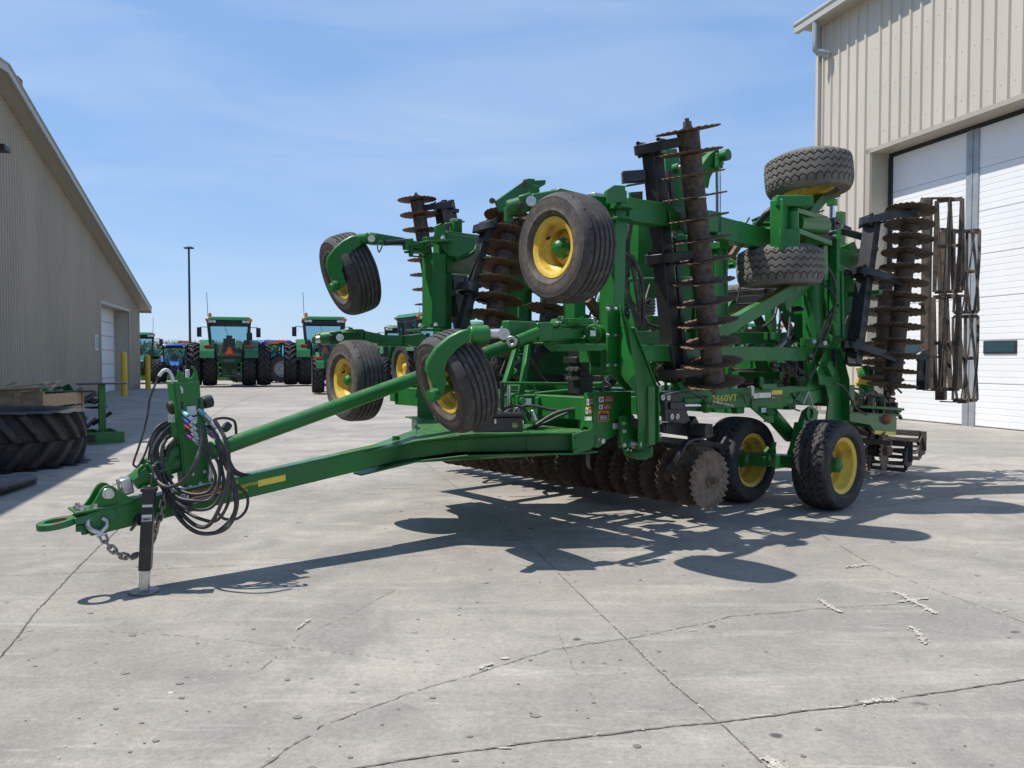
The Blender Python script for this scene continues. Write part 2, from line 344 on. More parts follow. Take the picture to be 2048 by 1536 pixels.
    sp3 = ramp(v3.outputs['Distance'], 0.05, 0.13, (1, 1, 1, 1), (0, 0, 0, 1)); g3 = ramp(noise(1.1, 3), 0.58, 0.64)
    c = mix(mix(1.0, sp3, g3, 'MULTIPLY'), c, (0.58, 0.555, 0.515))
    K(c, b.inputs['Base Color']); b.inputs['Roughness'].default_value = 0.88
    bp = N('ShaderNodeBump'); bp.inputs['Strength'].default_value = 0.35; bp.inputs['Distance'].default_value = 0.006
    K(noise(55, 6, 0.7), bp.inputs['Height']); K(bp.outputs['Normal'], b.inputs['Normal'])
    return m
CONC = concrete()
GRASS = mat('field_grass', (0.07, 0.12, 0.025), 0.9, var=0.35, nscale=2, spots=(0.14, 0.14, 0.05), sscale=5)
GRAV = mat('gravel_strip', (0.33, 0.30, 0.26), 0.95, var=0.25, nscale=6, bump=0.6, bscale=20)
JOINT = mat('joint_dark', (0.165, 0.148, 0.125), 0.95, var=0.4, nscale=9)
SPALL = mat('spalled_concrete', (0.48, 0.44, 0.385), 0.95, var=0.15, nscale=30, bump=0.6)
mb = MB(); mb.add([(-900, -300, -0.03), (900, -300, -0.03), (900, 1500, -0.03), (-900, 1500, -0.03)], [(0, 1, 2, 3)])
struct(mb.build('ground', GRASS))
mb = MB(); mb.box(-60, -30, -0.20, 70, 46, 0.0); struct(mb.build('concrete_yard', CONC))
mb = MB(); mb.box(-62, 46, -0.10, 72, 53, -0.015); struct(mb.build('gravel_strip', GRAV))
def crack(mb, pts, wd, jag, z, seed, gaps=0.0):
    rnd = random.Random(seed); q = []
    for (a, b) in zip(pts[:-1], pts[1:]):
        A, B = G(*a), G(*b); d = B - A; n = Vector((-d.y, d.x, 0)).normalized(); k = max(3, int(d.length / 0.022)); off = 0
        for i in range(k):
            off = off * 0.80 + rnd.uniform(-1, 1) * jag * .42
            q.append(A + d * (i / k) + n * off)
    q.append(G(*pts[-1])); vs = []
    for i, p in enumerate(q):
        d = (q[min(i + 1, len(q) - 1)] - q[max(i - 1, 0)]); n = Vector((-d.y, d.x, 0)).normalized()
        ww = wd * rnd.uniform(0.35, 1.15); vs += [Vector((p.x, p.y, z)) - n * ww / 2, Vector((p.x, p.y, z)) + n * ww / 2]
    fs = [(2 * i, 2 * i + 2, 2 * i + 3, 2 * i + 1) for i in range(len(q) - 1) if rnd.random() > gaps]
    mb.add(vs, fs)
mb = MB()
crack(mb, [(-60, 1390), (80, 1215), (186, 1105), (250, 1045), (330, 960)], 0.0094, 0.007, 0.004, 1)
crack(mb, [(-40, 1154), (120, 1148), (290, 1140), (420, 1133), (560, 1129), (900, 1108)], 0.0058, 0.0015, 0.004, 2, 0.15)
crack(mb, [(640, 1548), (850, 1515), (1100, 1482), (1443, 1445), (1750, 1405), (2100, 1352)], 0.0108, 0.007, 0.004, 3)
crack(mb, [(500, 1548), (640, 1455), (800, 1395), (980, 1338), (1100, 1300), (1250, 1279), (1470, 1232), (1650, 1218), (1830, 1208)], 0.0058, 0.012, 0.004, 4, 0.1)
crack(mb, [(840, 920), (960, 1010), (1080, 1110), (1150, 1180), (1252, 1278), (1340, 1365), (1440, 1448), (1560, 1560)], 0.0072, 0.006, 0.0045, 5, 0.1)
crack(mb, [(420, 1000), (700, 990), (900, 980), (1200, 970)], 0.0058, 0.002, 0.004, 6, 0.2)
crack(mb, [(520, 1340), (600, 1270), (680, 1240), (790, 1180)], 0.0043, 0.01, 0.004, 7, 0.3)
crack(mb, [(1660, 1030), (1850, 1000), (2060, 960)], 0.0072, 0.006, 0.004, 8)
crack(mb, [(1560, 1020), (1760, 1140), (2060, 1250)], 0.0058, 0.006, 0.0045, 9, 0.2)
crack(mb, [(1800, 920), (2060, 975)], 0.0072, 0.003, 0.004, 10)
crack(mb, [(200, 885), (330, 884), (600, 878)], 0.0144, 0.002, 0.004, 11)
crack(mb, [(560, 772), (450, 815), (400, 850), (200, 990)], 0.0144, 0.002, 0.004, 12)
crack(mb, [(1110, 1240), (1140, 1330), (1200, 1420)], 0.0036, 0.01, 0.004, 13, 0.4)
crack(mb, [(140, 1260), (420, 1275), (880, 1330)], 0.0043, 0.004, 0.004, 14, 0.55)
struct(mb.build('pavement_joints', JOINT))
mb = MB()
def spall(cx, cy, rx, ry, seed, z=0.0055, rot=0):
    rnd = random.Random(seed); c = G(cx, cy); k = 26; ph = [rnd.uniform(0, 6.28) for _ in range(4)]; vs = []
    for i in range(k):
        a = 2 * math.pi * i / k; rr = .8 * (1 + 0.22 * math.sin(2 * a + ph[0]) + 0.12 * math.sin(3 * a + ph[1]) + 0.10 * math.sin(5 * a + ph[2]) + rnd.uniform(-.08, .08))
        x, y = math.cos(a) * rx * rr, math.sin(a) * ry * rr
        vs.append((c.x + x * math.cos(rot) - y * math.sin(rot), c.y + x * math.sin(rot) + y * math.cos(rot), z))
    mb.add(vs, [tuple(range(k))])
for q in [(1828, 1203, .035, .022, 2, -.9), (1765, 1404, .03, .009, 8, 0), (1722, 1131, .03, .012, 9, 0),
          (1700, 1134, .03, .012, 10, 0), (1553, 1536, .03, .03, 11, 0), (972, 1340, .025, .006, 12, 0.3), (1020, 1079, .04, .02, 13, 0),
          (1010, 1318, .022, .018, 14, 0), (1385, 1262, .03, .006, 15, 0), (1180, 1284, .02, .006, 16, 0), (1010, 1498, .03, .007, 17, 0.1), (1525, 1433, .05, .005, 18, .1),
          (1670, 1416, .06, .006, 19, .1), (60, 1262, .02, .008, 20, 0), (40, 1545, .02, .01, 21, 0), (2010, 1222, .02, .007, 22, 0), (975, 1118, .025, .006, 23, 0)]:
    spall(*q[:5], rot=q[5])
def flakes(pts, wd, n, sz, seed, core=.5):
    rnd = random.Random(seed); P_ = [G(*p) for p in pts]; ln = [(b - a).length for a, b in zip(P_[:-1], P_[1:])]; tot = sum(ln)
    for _ in range(n):
        t = rnd.random() * tot; i = 0
        while i < len(ln) - 1 and t > ln[i]: t -= ln[i]; i += 1
        p = P_[i].lerp(P_[i + 1], min(1, t / ln[i])); a0 = rnd.uniform(0, 6.28); rr = abs(rnd.gauss(0, wd)); c = p + Vector((math.cos(a0) * rr, math.sin(a0) * rr, 0))
        r_ = sz * rnd.uniform(.3, 1.3) * (1.3 if rr < wd * core else .6); k = rnd.randint(5, 8); st = rnd.uniform(.5, 1); ro = rnd.uniform(0, 3.14); z = .0062 + rnd.uniform(0, .0025); vs = []
        for j in range(k):
            a = 6.283 * j / k + rnd.uniform(-.25, .25); x, y = math.cos(a) * r_ * rnd.uniform(.7, 1.1), math.sin(a) * r_ * st * rnd.uniform(.7, 1.1)
            vs.append((c.x + x * math.cos(ro) - y * math.sin(ro), c.y + x * math.sin(ro) + y * math.cos(ro), z))
        mb.add(vs, [tuple(range(k))])
for k_, (pl_, w_, n_, z_) in enumerate([([(1785, 1184), (1806, 1192), (1822, 1203), (1845, 1214), (1872, 1229)], .022, 300, .011), ([(1796, 1206), (1822, 1202), (1856, 1198)], .012, 110, .010), ([(1640, 1200), (1655, 1212), (1680, 1226)], .014, 150, .010), ([(1822, 1256), (1838, 1270), (1852, 1290)], .014, 110, .011),
     ([(1690, 1136), (1745, 1130)], .035, 90, .009), ([(1725, 1408), (1790, 1400)], .014, 80, .010), ([(1535, 1520), (1580, 1556)], .016, 120, .012), ([(640, 1548), (850, 1515), (1100, 1482), (1443, 1445), (1750, 1405), (2100, 1352)], .009, 90, .0042), ([(500, 1547), (640, 1455), (800, 1395), (980, 1338), (1100, 1300), (1250, 1279), (1470, 1232), (1650, 1218), (1830, 1208)], .009, 80, .0042),
     ([(1150, 1180), (1252, 1278), (1340, 1365), (1440, 1448), (1560, 1560)], .009, 80, .0042), ([(-60, 1390), (80, 1215), (186, 1105), (250, 1045)], .009, 30, .0042), ([(840, 920), (960, 1010), (1080, 1110)], .012, 70, .006), ([(960, 1338), (985, 1330)], .01, 60, .008), ([(590, 1262), (620, 1240)], .01, 50, .009), ([(600, 982), (900, 973)], .03, 110, .009), ([(1000, 1080), (1040, 1078)], .02, 60, .01)]):
    flakes(pl_, w_, n_, z_, 50 + k_)
rnd = random.Random(9)
for _ in range(260):
    px, py = rnd.uniform(-20, 2070), 850 + 690 * rnd.random() ** .7; flakes([(px, py), (px + 2, py)], .01, 1, .0032, rnd.randint(0, 10 ** 6))
struct(mb.build('concrete_patches', SPALL))
OILM = mat('oil_spot', (0.205, 0.188, 0.168), 0.8, var=0.25, nscale=12)
mb = MB(); _G = G; rnd = random.Random(17)
for _ in range(130):
    px, py = rnd.uniform(-20, 2070), 860 + 680 * rnd.random() ** .8; c = G(px, py); r_ = .005 + .017 * rnd.random() ** 2.2; k = 12; st = rnd.uniform(.55, 1); ro = rnd.uniform(0, 3.14)
    mb.add([(c.x + math.cos(6.283 * j / k) * r_ * rnd.uniform(.85, 1.1), c.y + math.sin(6.283 * j / k) * r_ * st * rnd.uniform(.85, 1.1), .0032) for j in range(k)], [tuple(range(k))])
struct(mb.build('oil_stains', OILM))

# ------------------------------------------------------------------ corn field and verge
CORN = mat('corn_leaf', (0.075, 0.155, 0.028), 0.55, var=0.35, nscale=0.8)
CORN2 = mat('corn_tassel', (0.26, 0.22, 0.09), 0.8, var=0.2)
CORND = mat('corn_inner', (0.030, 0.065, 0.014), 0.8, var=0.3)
mb = MB(); rnd = random.Random(3)
k1, k2, k3 = mb.mi(CORN), mb.mi(CORN2), mb.mi(CORND)
for row in range(7):
    y = 60.5 + row * 0.75; x = -46.0
    while x < 30:
        x += rnd.uniform(0.14, 0.30) * (1 if row < 4 else 1.5); hgt = rnd.uniform(2.55, 2.95); bx, by = x + rnd.uniform(-.05, .05), y + rnd.uniform(-.1, .1)
        mb.add([(bx - .015, by, 0), (bx + .015, by, 0), (bx + .01, by, hgt), (bx - .01, by, hgt)], [(0, 1, 2, 3)], CORN)
        for j in range(9 if row < 4 else 5):
            z = hgt * (0.16 + 0.09 * j) if row < 4 else hgt * (0.6 + 0.08 * j); a = rnd.uniform(0, 6.28); ln = rnd.uniform(.45, .8); c, s = math.cos(a), math.sin(a); wd = .045
            p = [Vector((bx, by, z)), Vector((bx + c * ln * .45, by + s * ln * .45, z + .28)), Vector((bx + c * ln, by + s * ln, z + rnd.uniform(-.25, .15)))]
            nx, ny = -s * wd, c * wd
            mb.add([p[0] + Vector((nx, ny, 0)), p[0] - Vector((nx, ny, 0)), p[1] - Vector((nx, ny, .02)), p[1] + Vector((nx, ny, .02)), p[2]], [(0, 1, 2, 3), (3, 2, 4)], CORN)
        for j in range(3):
            a = rnd.uniform(0, 6.28); mb.add([(bx - .012, by, hgt - .05), (bx + .012, by, hgt - .05), (bx + .1 * math.cos(a), by + .1 * math.sin(a), hgt + .2)], [(0, 1, 2)], CORN2)
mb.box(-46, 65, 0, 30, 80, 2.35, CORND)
struct(mb.build('corn_field', None, smooth=10), 'stuff')
mb = MB()
for i in range(9000):
    x, y = rnd.uniform(-32, 12), 53 + rnd.random() ** 1.5 * 7; h = rnd.uniform(.08, .42); a = rnd.uniform(0, 6.28); w_ = .03
    mb.add([(x - w_ * math.cos(a), y - w_ * math.sin(a), -.03), (x + w_ * math.cos(a), y + w_ * math.sin(a), -.03), (x + rnd.uniform(-.12, .12), y + rnd.uniform(-.12, .12), h)], [(0, 1, 2)])
TALL = mat('weed_grass', (0.10, 0.20, 0.035), 0.7, var=0.4, nscale=0.5)
struct(mb.build('verge_grass', TALL, smooth=10), 'stuff')

# ------------------------------------------------------------------ ribbed metal walls
WD = Vector((-0.2803, 0.9599, 0)); WN = Vector((0.9599, 0.2803, 0))   # along both buildings' end walls / facing +X side
def ribbed(mb, o, L_, ztop, zbot, per, dep, nrm, rib=0.28, m=None, x0=0.0):
    """vertical ribbed sheet from o along WD; ztop, zbot are functions of s (None = opening)"""
    prof = []; s = x0
    while s < L_:
        for q, d in ((0, 0), (per * (1 - rib), 0), (per * (1 - rib * .72), dep), (per * (1 - rib * .28), dep)): prof.append((s + q, d))
        s += per
    prof.append((L_, 0)); prof = [p for p in prof if p[0] <= L_]; vs = []
    for s, d in prof:
        p = o + WD * s + nrm * d
        vs += [Vector((p.x, p.y, zbot(s))), Vector((p.x, p.y, ztop(s)))]
    mb.add(vs, [(2 * i, 2 * i + 2, 2 * i + 3, 2 * i + 1) for i in range(len(prof) - 1)], m)

# left building : plane X = -7.287 - 0.292 Y
def lw(Y, z=0.0, off=0.0): return Vector((-7.287 - 0.292 * Y, Y, z)) + WN * off
lb = thing('metal_shed', 'long tan corrugated metal shed in shade on the left, with a steep white-edged gable roof', 'building', lw(30))
zr = lambda Y: 3.92 + (37.9 - Y) * 0.2385
YR = 18.9
ztp = lambda Y: zr(Y) if Y > YR else max(zr(YR) - (YR - Y) * 0.13, 7.5)
sY = 0.9599
Yo = -14.0; o0 = lw(Yo)
DY0, DY1, DZ = 29.9, 35.4, 3.67
def zbl(s):
    Y = Yo + s * sY; return DZ if DY0 < Y < DY1 else 0.22
mb = MB()
for a, b_, fb in ((Yo, DY0, lambda s: .22), (DY0, DY1, lambda s: DZ), (DY1, 37.9, lambda s: .22)):
    ob = lw(a); ribbed(mb, ob, (b_ - a) / sY, (lambda a_: (lambda s: ztp(a_ + s * sY) - .02))(a), fb, 0.205, 0.038, WN, .45)
    # end wall back
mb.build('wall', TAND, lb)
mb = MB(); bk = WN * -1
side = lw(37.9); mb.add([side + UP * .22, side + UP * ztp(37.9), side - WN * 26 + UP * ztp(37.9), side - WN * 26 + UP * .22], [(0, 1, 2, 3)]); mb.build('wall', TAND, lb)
mb = MB()
for a, b_ in ((Yo, DY0), (DY1, 37.9)):
    A, B = lw(a, 0, -.1), lw(b_, 0, -.1); mb.obox((A + B) / 2 + UP * .1, (B - A) / 2, WN * .13, UP * .12)
mb.build('foundation', FOUND, lb)
# recess, door
mb = MB(); dep = 0.75
for Y in (DY0, DY1):
    A = lw(Y, 0, .03); mb.obox(A - WN * dep / 2 + UP * DZ / 2, WN * dep / 2, WD * .02, UP * DZ / 2)
A, B = lw(DY0, DZ, .03), lw(DY1, DZ, .03); mb.obox((A + B) / 2 - WN * dep / 2, (B - A) / 2, WN * dep / 2, UP * .02)
for (A, B) in ((lw(DY0, 0, .045), lw(DY0, DZ, .045)), (lw(DY1, 0, .045), lw(DY1, DZ, .045)), (lw(DY0, DZ, .045), lw(DY1, DZ, .045))): mb.bar(A, B, .03, .12, side=WN)
mb.build('door_frame', TRIM, lb)
mb = MB(); A, B = lw(DY0 + .03, 0, -.62), lw(DY1 - .03, 0, -.62); npan = 6
for i in range(npan):
    z0, z1 = i * DZ / npan + .012, (i + 1) * DZ / npan - .012
    mb.obox((A + B) / 2 + UP * (z0 + z1) / 2, (B - A) / 2, WN * .025, UP * (z1 - z0) / 2)
    for k in range(1, 4): 
        zz = z0 + (z1 - z0) * k / 4; mb.obox((A + B) / 2 + UP * zz + WN * .027, (B - A) / 2, WN * .006, UP * .02)
mb.build('overhead_door', WHITEP, lb)
# rake soffit + fascia + roof sheet + eave
mb = MB(); OV = 0.46
def rk(Y, dz=0.0, off=0.0): return Vector((lw(Y).x, Y, ztp(Y) + dz)) + WN * off
Ys = [Yo, 12.0, YR, 38.3]
for a, b_ in zip(Ys[:-1], Ys[1:]):
    mb.add([rk(a, 0, 0), rk(b_, 0, 0), rk(b_, 0, OV), rk(a, 0, OV), rk(a, .05, 0), rk(b_, .05, 0), rk(b_, .05, OV), rk(a, .05, OV)], [(0, 1, 2, 3), (7, 6, 5, 4), (0, 4, 5, 1), (1, 5, 6, 2), (2, 6, 7, 3)])
mb.build('soffit', TRIM, lb)
mb = MB()
for a, b_ in zip(Ys[:-1], Ys[1:]):
    mb.add([rk(a, -.03, OV), rk(b_, -.03, OV), rk(b_, .16, OV), rk(a, .16, OV), rk(a, -.03, OV + .05), rk(b_, -.03, OV + .05), rk(b_, .16, OV + .05), rk(a, .16, OV + .05)], [(0, 1, 2, 3), (7, 6, 5, 4), (0, 4, 5, 1), (1, 5, 6, 2), (2, 6, 7, 3), (3, 7, 4, 0)])
    mb.add([rk(a, .163, OV - .1), rk(b_, .163, OV - .1), rk(b_, .163, OV + .08), rk(a, .163, OV + .08), rk(a, .20, OV - .1), rk(b_, .20, OV - .1), rk(b_, .20, OV + .08), rk(a, .20, OV + .08)], [(0, 1, 2, 3), (7, 6, 5, 4), (0, 4, 5, 1), (1, 5, 6, 2), (2, 6, 7, 3), (3, 7, 4, 0)])
e = rk(38.3, 0, OV + .05); mb.obox(e - WN * 13 + UP * .04, WN * 13, WD * .06, UP * .13)
mb.build('fascia', PALET, lb)
mb = MB()
for a, b_ in zip(Ys[:-1], Ys[1:]):
    mb.add([rk(a, .06, -26), rk(b_, .06, -26), rk(b_, .06, OV), rk(a, .06, OV), rk(a, .15, -26), rk(b_, .15, -26), rk(b_, .15, OV), rk(a, .15, OV)], [(0, 1, 2, 3), (7, 6, 5, 4), (0, 4, 5, 1), (1, 5, 6, 2), (2, 6, 7, 3), (3, 7, 4, 0)])
mb.build('roof', TRIM, lb)
mb = MB(); q = rk(YR + 1.0, .20, OV - .2); mb.obox(q + UP * .12, WD * .18, WN * .2, UP * .12); mb.build('ridge_vent', RUST, lb)
mb = MB(); q = lw(29.2, 2.05, .04); mb.obox(q, WD * .22, WN * .02, UP * .30, LBLW); mb.obox(q + WN * .022 + UP * .02 + WD * .03, WD * .13, WN * .003, UP * .2, CTEAL); mb.build('notice_board', LBLW, lb)
wl = P(-6, 296, 19.4); mb = MB(); mb.obox(wl + WN * -.1, WN * .33, WD * .22, UP * .07); mb.obox(wl + WN * -.35 + UP * .06, WN * .08, WD * .12, UP * .12)
mb.build('wall_lamp', DGREY, lb, bevel=.02)

# right building : front wall plane through (8.61,18.29)
def rw(Y, z=0.0, off=0.0): return Vector((8.61 - 0.292 * (Y - 18.29), Y, z)) - WN * off       # off: out towards the yard
rb = thing('workshop_building', 'tall tan standing-seam workshop with a big white sectional door on the right', 'building', rw(15))
YC = 20.28; YD1 = 18.43; ZE = 10.05; ZH = 6.33; YE = 1.0
mb = MB()
for a, b_, zb in ((YC, YD1, .1), (YD1, YE, ZH)):
    n = int(round(abs(a - b_) / sY / 0.34)); 
    o = rw(b_); ribbed(mb, o, (a - b_) / sY, lambda s: ZE, (lambda z: (lambda s: z))(zb), 0.305, 0.045, -WN, .30)
c0 = rw(YC); mb.add([c0 + UP * .1, c0 + UP * ZE, c0 + WN * 20 + UP * ZE, c0 + WN * 20 + UP * .1], [(0, 1, 2, 3)])
mb.build('wall', TAN, rb)
mb = MB(); mb.bar(rw(YC, .1, .02), rw(YC, ZE, .02), .16, .10, side=WN); mb.build('corner_trim', TAN, rb)
DP = 0.5
mb = MB(); A = rw(YD1, 0, .05); mb.obox(A + WN * (DP + .05) / 2 + UP * ZH / 2, WN * (DP + .05) / 2, WD * .02, UP * ZH / 2)
A, B = rw(YD1, ZH, .05), rw(YE, ZH, .05); mb.obox((A + B) / 2 + WN * (DP + .05) / 2, (B - A) / 2, WN * (DP + .05) / 2, UP * .02)
mb.bar(rw(YD1 + .07, 0, .06), rw(YD1 + .07, ZH + .1, .06), .03, .14, side=WN); mb.bar(rw(YD1 + .14, ZH + .03, .06), rw(YE, ZH + .03, .06), .03, .10, side=WN)
mb.build('door_surround', TRIM, rb)
mb = MB(); zt = ZH - .02
mb.obox((rw(YD1 - .05) + rw(YE)) / 2 + WN * (DP - .03) + UP * (zt - .04), (rw(YE) - rw(YD1 - .05)) / 2, WN * .03, UP * .05)
mb.obox(rw(YD1 - .07) + WN * (DP - .03) + UP * zt / 2, WD * .055, WN * .03, UP * (zt / 2 - .09))
mb.build('door_seal', DARKSEAL, rb)
mb = MB()
for zz in (6.75, 7.75, 8.75, 9.75):
    s_a = 0.15
    while s_a < (YC - 3.0) / sY:
        p = rw(YC - s_a * sY, zz, .004); mb.obox(p, WD * .006, WN * .006, UP * .006); s_a += .305
mb.build('screw_row', GALV, rb)
# door leaves
ph = 0.895
def leaf(Ya, Yb, wins):
    mb = MB(); A, B = rw(Ya) + WN * DP, rw(Yb) + WN * DP; k = 0; z = 0.02
    while z < ZH - .1:
        z1 = min(z + ph - .010, ZH - .09)
        mb.obox((A + B) / 2 + UP * (z + z1) / 2, (B - A) / 2, WN * .02, UP * (z1 - z) / 2)
        nr = 7
        for i in range(nr):
            zz = z + (z1 - z) * (i + .5) / nr; mb.obox((A + B) / 2 + UP * zz - WN * .022, (B - A) / 2, WN * .0015, UP * .052)
        z += ph
    d = mb.build('overhead_door', WHITEP, rb)
    for y0, y1 in wins:
        A2, B2 = rw(y0), rw(y1); c = (A2 + B2) / 2 + WN * (DP - .03); h = (B2 - A2) / 2; z = 1.66
        mb = MB(); mb.obox(c + UP * z, h, WN * .02, UP * .135); w_ = mb.build('window_frame', DGREY, d, bevel=.015)
        mb = MB(); mb.obox(c + UP * z - WN * .022, h * .90, WN * .003, UP * .095); mb.build('window', GLASS2, w_)
GLASS2 = mat('door_window_glass', (0.035, 0.07, 0.085), 0.08, var=0.1, spec=0.8)
leaf(YD1 - .13, 16.28, [(17.95, 17.2), (16.95, 16.45)])
leaf(16.02, 13.3, [(15.83, 15.1), (14.7, 13.9)])
leaf(13.0, 9.0, [])
for y in (16.15, 13.15):
    mb = MB(); A = rw(y) + WN * (DP - .02)
    mb.obox(A + UP * (ZH - .1) / 2, WD * .15, WN * .035, UP * (ZH - .1) / 2); mb.obox(A - WN * .04 + UP * (ZH - .1) / 2, WD * .012, WN * .012, UP * (ZH - .1) / 2)
    mb.obox(A - WN * .046 + UP * .22, WD * .06, WN * .01, UP * .12, RUST) if False else None
    mb.build('door_post', GALV, rb)
mb = MB()
for a, b_ in ((YC + .02, YD1 + .04),):
    A, B = rw(a), rw(b_); mb.obox((A + B) / 2 + UP * .05, (B - A) / 2, WN * .08, UP * .055)
mb.build('foundation', FOUND, rb)
# eave: soffit, gutter, downspout
mb = MB(); OG = .34
A, B = rw(YC + .25, ZE, OG / 2), rw(YE, ZE, OG / 2); mb.obox((A + B) / 2, (B - A) / 2, WN * OG / 2, UP * .02); mb.build('soffit', TRIM, rb)
mb = MB(); pr = [(0, 0), (.0, .16), (.03, .19), (.03, .24), (.0, .27), (-.14, .27), (-.14, 0)]
for Yq in [0]:
    A, B = rw(YC + .45, ZE - .03, OG + .13), rw(YE, ZE - .03, OG + .13); vs = []
    for p in (A, B):
        for x, z in pr: vs.append(p - WN * x + UP * z)
    k = len(pr); mb.add(vs, [(i, (i + 1) % k, k + (i + 1) % k, k + i) for i in range(k)] + [tuple(range(k - 1, -1, -1)), tuple(range(k, 2 * k))])
mb.build('gutter', PALET, rb)
mb = MB(); A = rw(YC - .28, ZE, OG + .04); B = A - UP * .62; C_ = rw(YC - .42, ZE - 1.0, .10)
mb.tube(cr([A, A - UP * .3, B, B - UP * .12 + WN * .04, B - UP * .22 + WN * .18 - WD * .1, B - UP * .26 + WN * .3 - WD * .14], 6), .085, 14)
mb.build('downspout', GALV, rb)
mb = MB(); A, B = rw(YC + .3, ZE + .26, OG), rw(YE, ZE + .26, OG); up_ = (WN * .95 + UP * .3) * 12
mb.slab([A, B, B + up_, A + up_], .06); mb.build('roof', TRIM, rb)

# ------------------------------------------------------------------ bollards, light pole
for i, (px, py, lab) in enumerate([(245.5, 794, 'yellow bollard in front of the shed door, the nearer of the two'), (294, 779.5, 'yellow bollard at the far corner of the shed, beside the blue tractor')]):
    g = G(px, py - 1.5); g.y += .12
    if i == 0:
        mb = MB(); mb.lathe([(0, .118), (1.58, .118), (1.66, .105), (1.71, .07), (1.73, 0.001)], (0, 0, 0), UP, 24); mb.cyl((0, 0, -.01), (0, 0, .03), .13, 20)
        ob = mb.build('bollard', BOLY)
        b0 = ob
    else:
        ob = b0.copy(); COL.objects.link(ob); ob.scale.z = .96
    ob.location = g; tag(ob, lab, 'bollard', 'yellow bollards by the shed')
g = G(382, 759); lp = thing('light_pole', 'tall slim dark yard light pole behind the dual-wheeled tractor', 'light pole', (P(380.5, 720, 52).x, 52, -.02))
bz = P(380, 496, 52).z
o_ = Vector(lp.location)
mb = MB(); mb.cyl(o_, o_ + UP * bz, .085, 12, r1=.065); mb.build('pole', DGREY, lp)
mb = MB(); mb.obox(o_ + UP * (bz + .02), Vector((.30, 0, 0)), Vector((0, .16, 0)), UP * .05); mb.obox(o_ + UP * (bz + .09), Vector((.16, 0, 0)), Vector((0, .1, 0)), UP * .03); mb.build('lamp_head', DGREY, lp, bevel=.02)
# ------------------------------------------------------------------ tyres, rims (local X = axle)
def tyre_mesh(name, D, W, RD, kind, m, NT=240, NX=46, lugs=22, seed=0):
    H = (D - RD) / 2; rc = RD / 2 + H / 2; e = 0.62; prof = []
    pw = lambda c, k: math.copysign(abs(c) ** k, c)
    n = NX
    for i in range(n + 1):
        a = R(-62) + (R(304)) * i / n
        prof.append([W / 2 * pw(math.cos(a), e), rc + H / 2 * pw(math.sin(a), 0.66)])
    # resample the crown finely
    ro = D / 2
    if kind in ('rib', 'zig'):
        left = [p for p in prof if p[0] > W * .36 or p[1] < rc]; A = [p for p in left if p[0] > 0]; B = [p for p in left if p[0] < 0]
        crown = []; k = 54 if kind == 'zig' else 60
        for i in range(k + 1):
            x = W * .37 * (1 - 2 * i / k); c = max(-1, min(1, (abs(x) / (W / 2)) ** (1 / e))); a = math.acos(c) if c < 1 else 0
            crown.append([x, rc + H / 2 * (math.sin(a) ** 0.66)])
        prof = A + crown + B
    if kind == 'lug':
        left = [p for p in prof if abs(p[0]) > W * .47 or p[1] < rc]; A = [p for p in left if p[0] > 0]; B = [p for p in left if p[0] < 0]
        crown = []; k = 40
        for i in range(k + 1):
            x = W * .475 * (1 - 2 * i / k); crown.append([x, D / 2 - D * .055 - 0.05 * D * (abs(x) / (W / 2)) ** 3])
        prof = A + crown + B
    vs = []; np_ = len(prof); grooves = [-.27, -.135, 0, .135, .27]
    for j in range(NT):
        th = 2 * math.pi * j / NT; c, s = math.cos(th), math.sin(th)
        for x, r in prof:
            d = 0.0
            if kind == 'rib' and abs(x) < W * .37 and r > rc:
                for g in grooves:
                    if abs(x / W - g) < .016: d = -.014
                if .30 < abs(x / W) < .37 and (j + (7 if x > 0 else 0)) % 15 == 0: d = -.008
            elif kind == 'zig' and r > rc:
                q = (th * lugs / (2 * math.pi)) % 1; tri = 1 - 4 * abs(q - .5)
                for g in (-.26, -.09, .09, .26):
                    if abs(x / W - g - .04 * tri) < .018: d = -.014
                if .30 < abs(x / W) < .40:
                    if abs(q - .5) < .13: d = -.014
            elif kind == 'lug' and r > rc and abs(x) < W * .475:
                ph = (th * lugs / (2 * math.pi) + (0.5 if x > 0 else 0) - abs(x) / W * 1.9) % 1
                ax = abs(x) / W
                hgt = D * .036 + D * .045 * ax ** 3 * 4
                if ax < .03 and x > 0: ph = (th * lugs / (2 * math.pi) + .5) % 1
                if ph < .36: d = hgt
                elif ph < .42: d = hgt * (1 - (ph - .36) / .06)
                elif ph > .94: d = hgt * (ph - .94) / .06
            r2 = r + d; xx = x
            if kind != 'lug' and abs(x) > W * .40:
                for rg in (rc - H * .22, rc + H * .30):
                    if abs(r - rg) < H * .05: xx = x + math.copysign(.005, x)
            vs.append((xx, r2 * c, r2 * s))
    fs = []
    for j in range(NT):
        j2 = (j + 1) % NT
        for i in range(np_ - 1): fs.append((j * np_ + i, j * np_ + i + 1, j2 * np_ + i + 1, j2 * np_ + i))
    mb = MB(); mb.v = [Vector(v) for v in vs]; mb.f = fs; mb.m = [0] * len(fs)
    if kind != 'lug':
        for sx in (1, -1):
            r0 = RD / 2 + H * .22
            mb.add([], [])
    return mb.mesh(name, m, smooth=32)
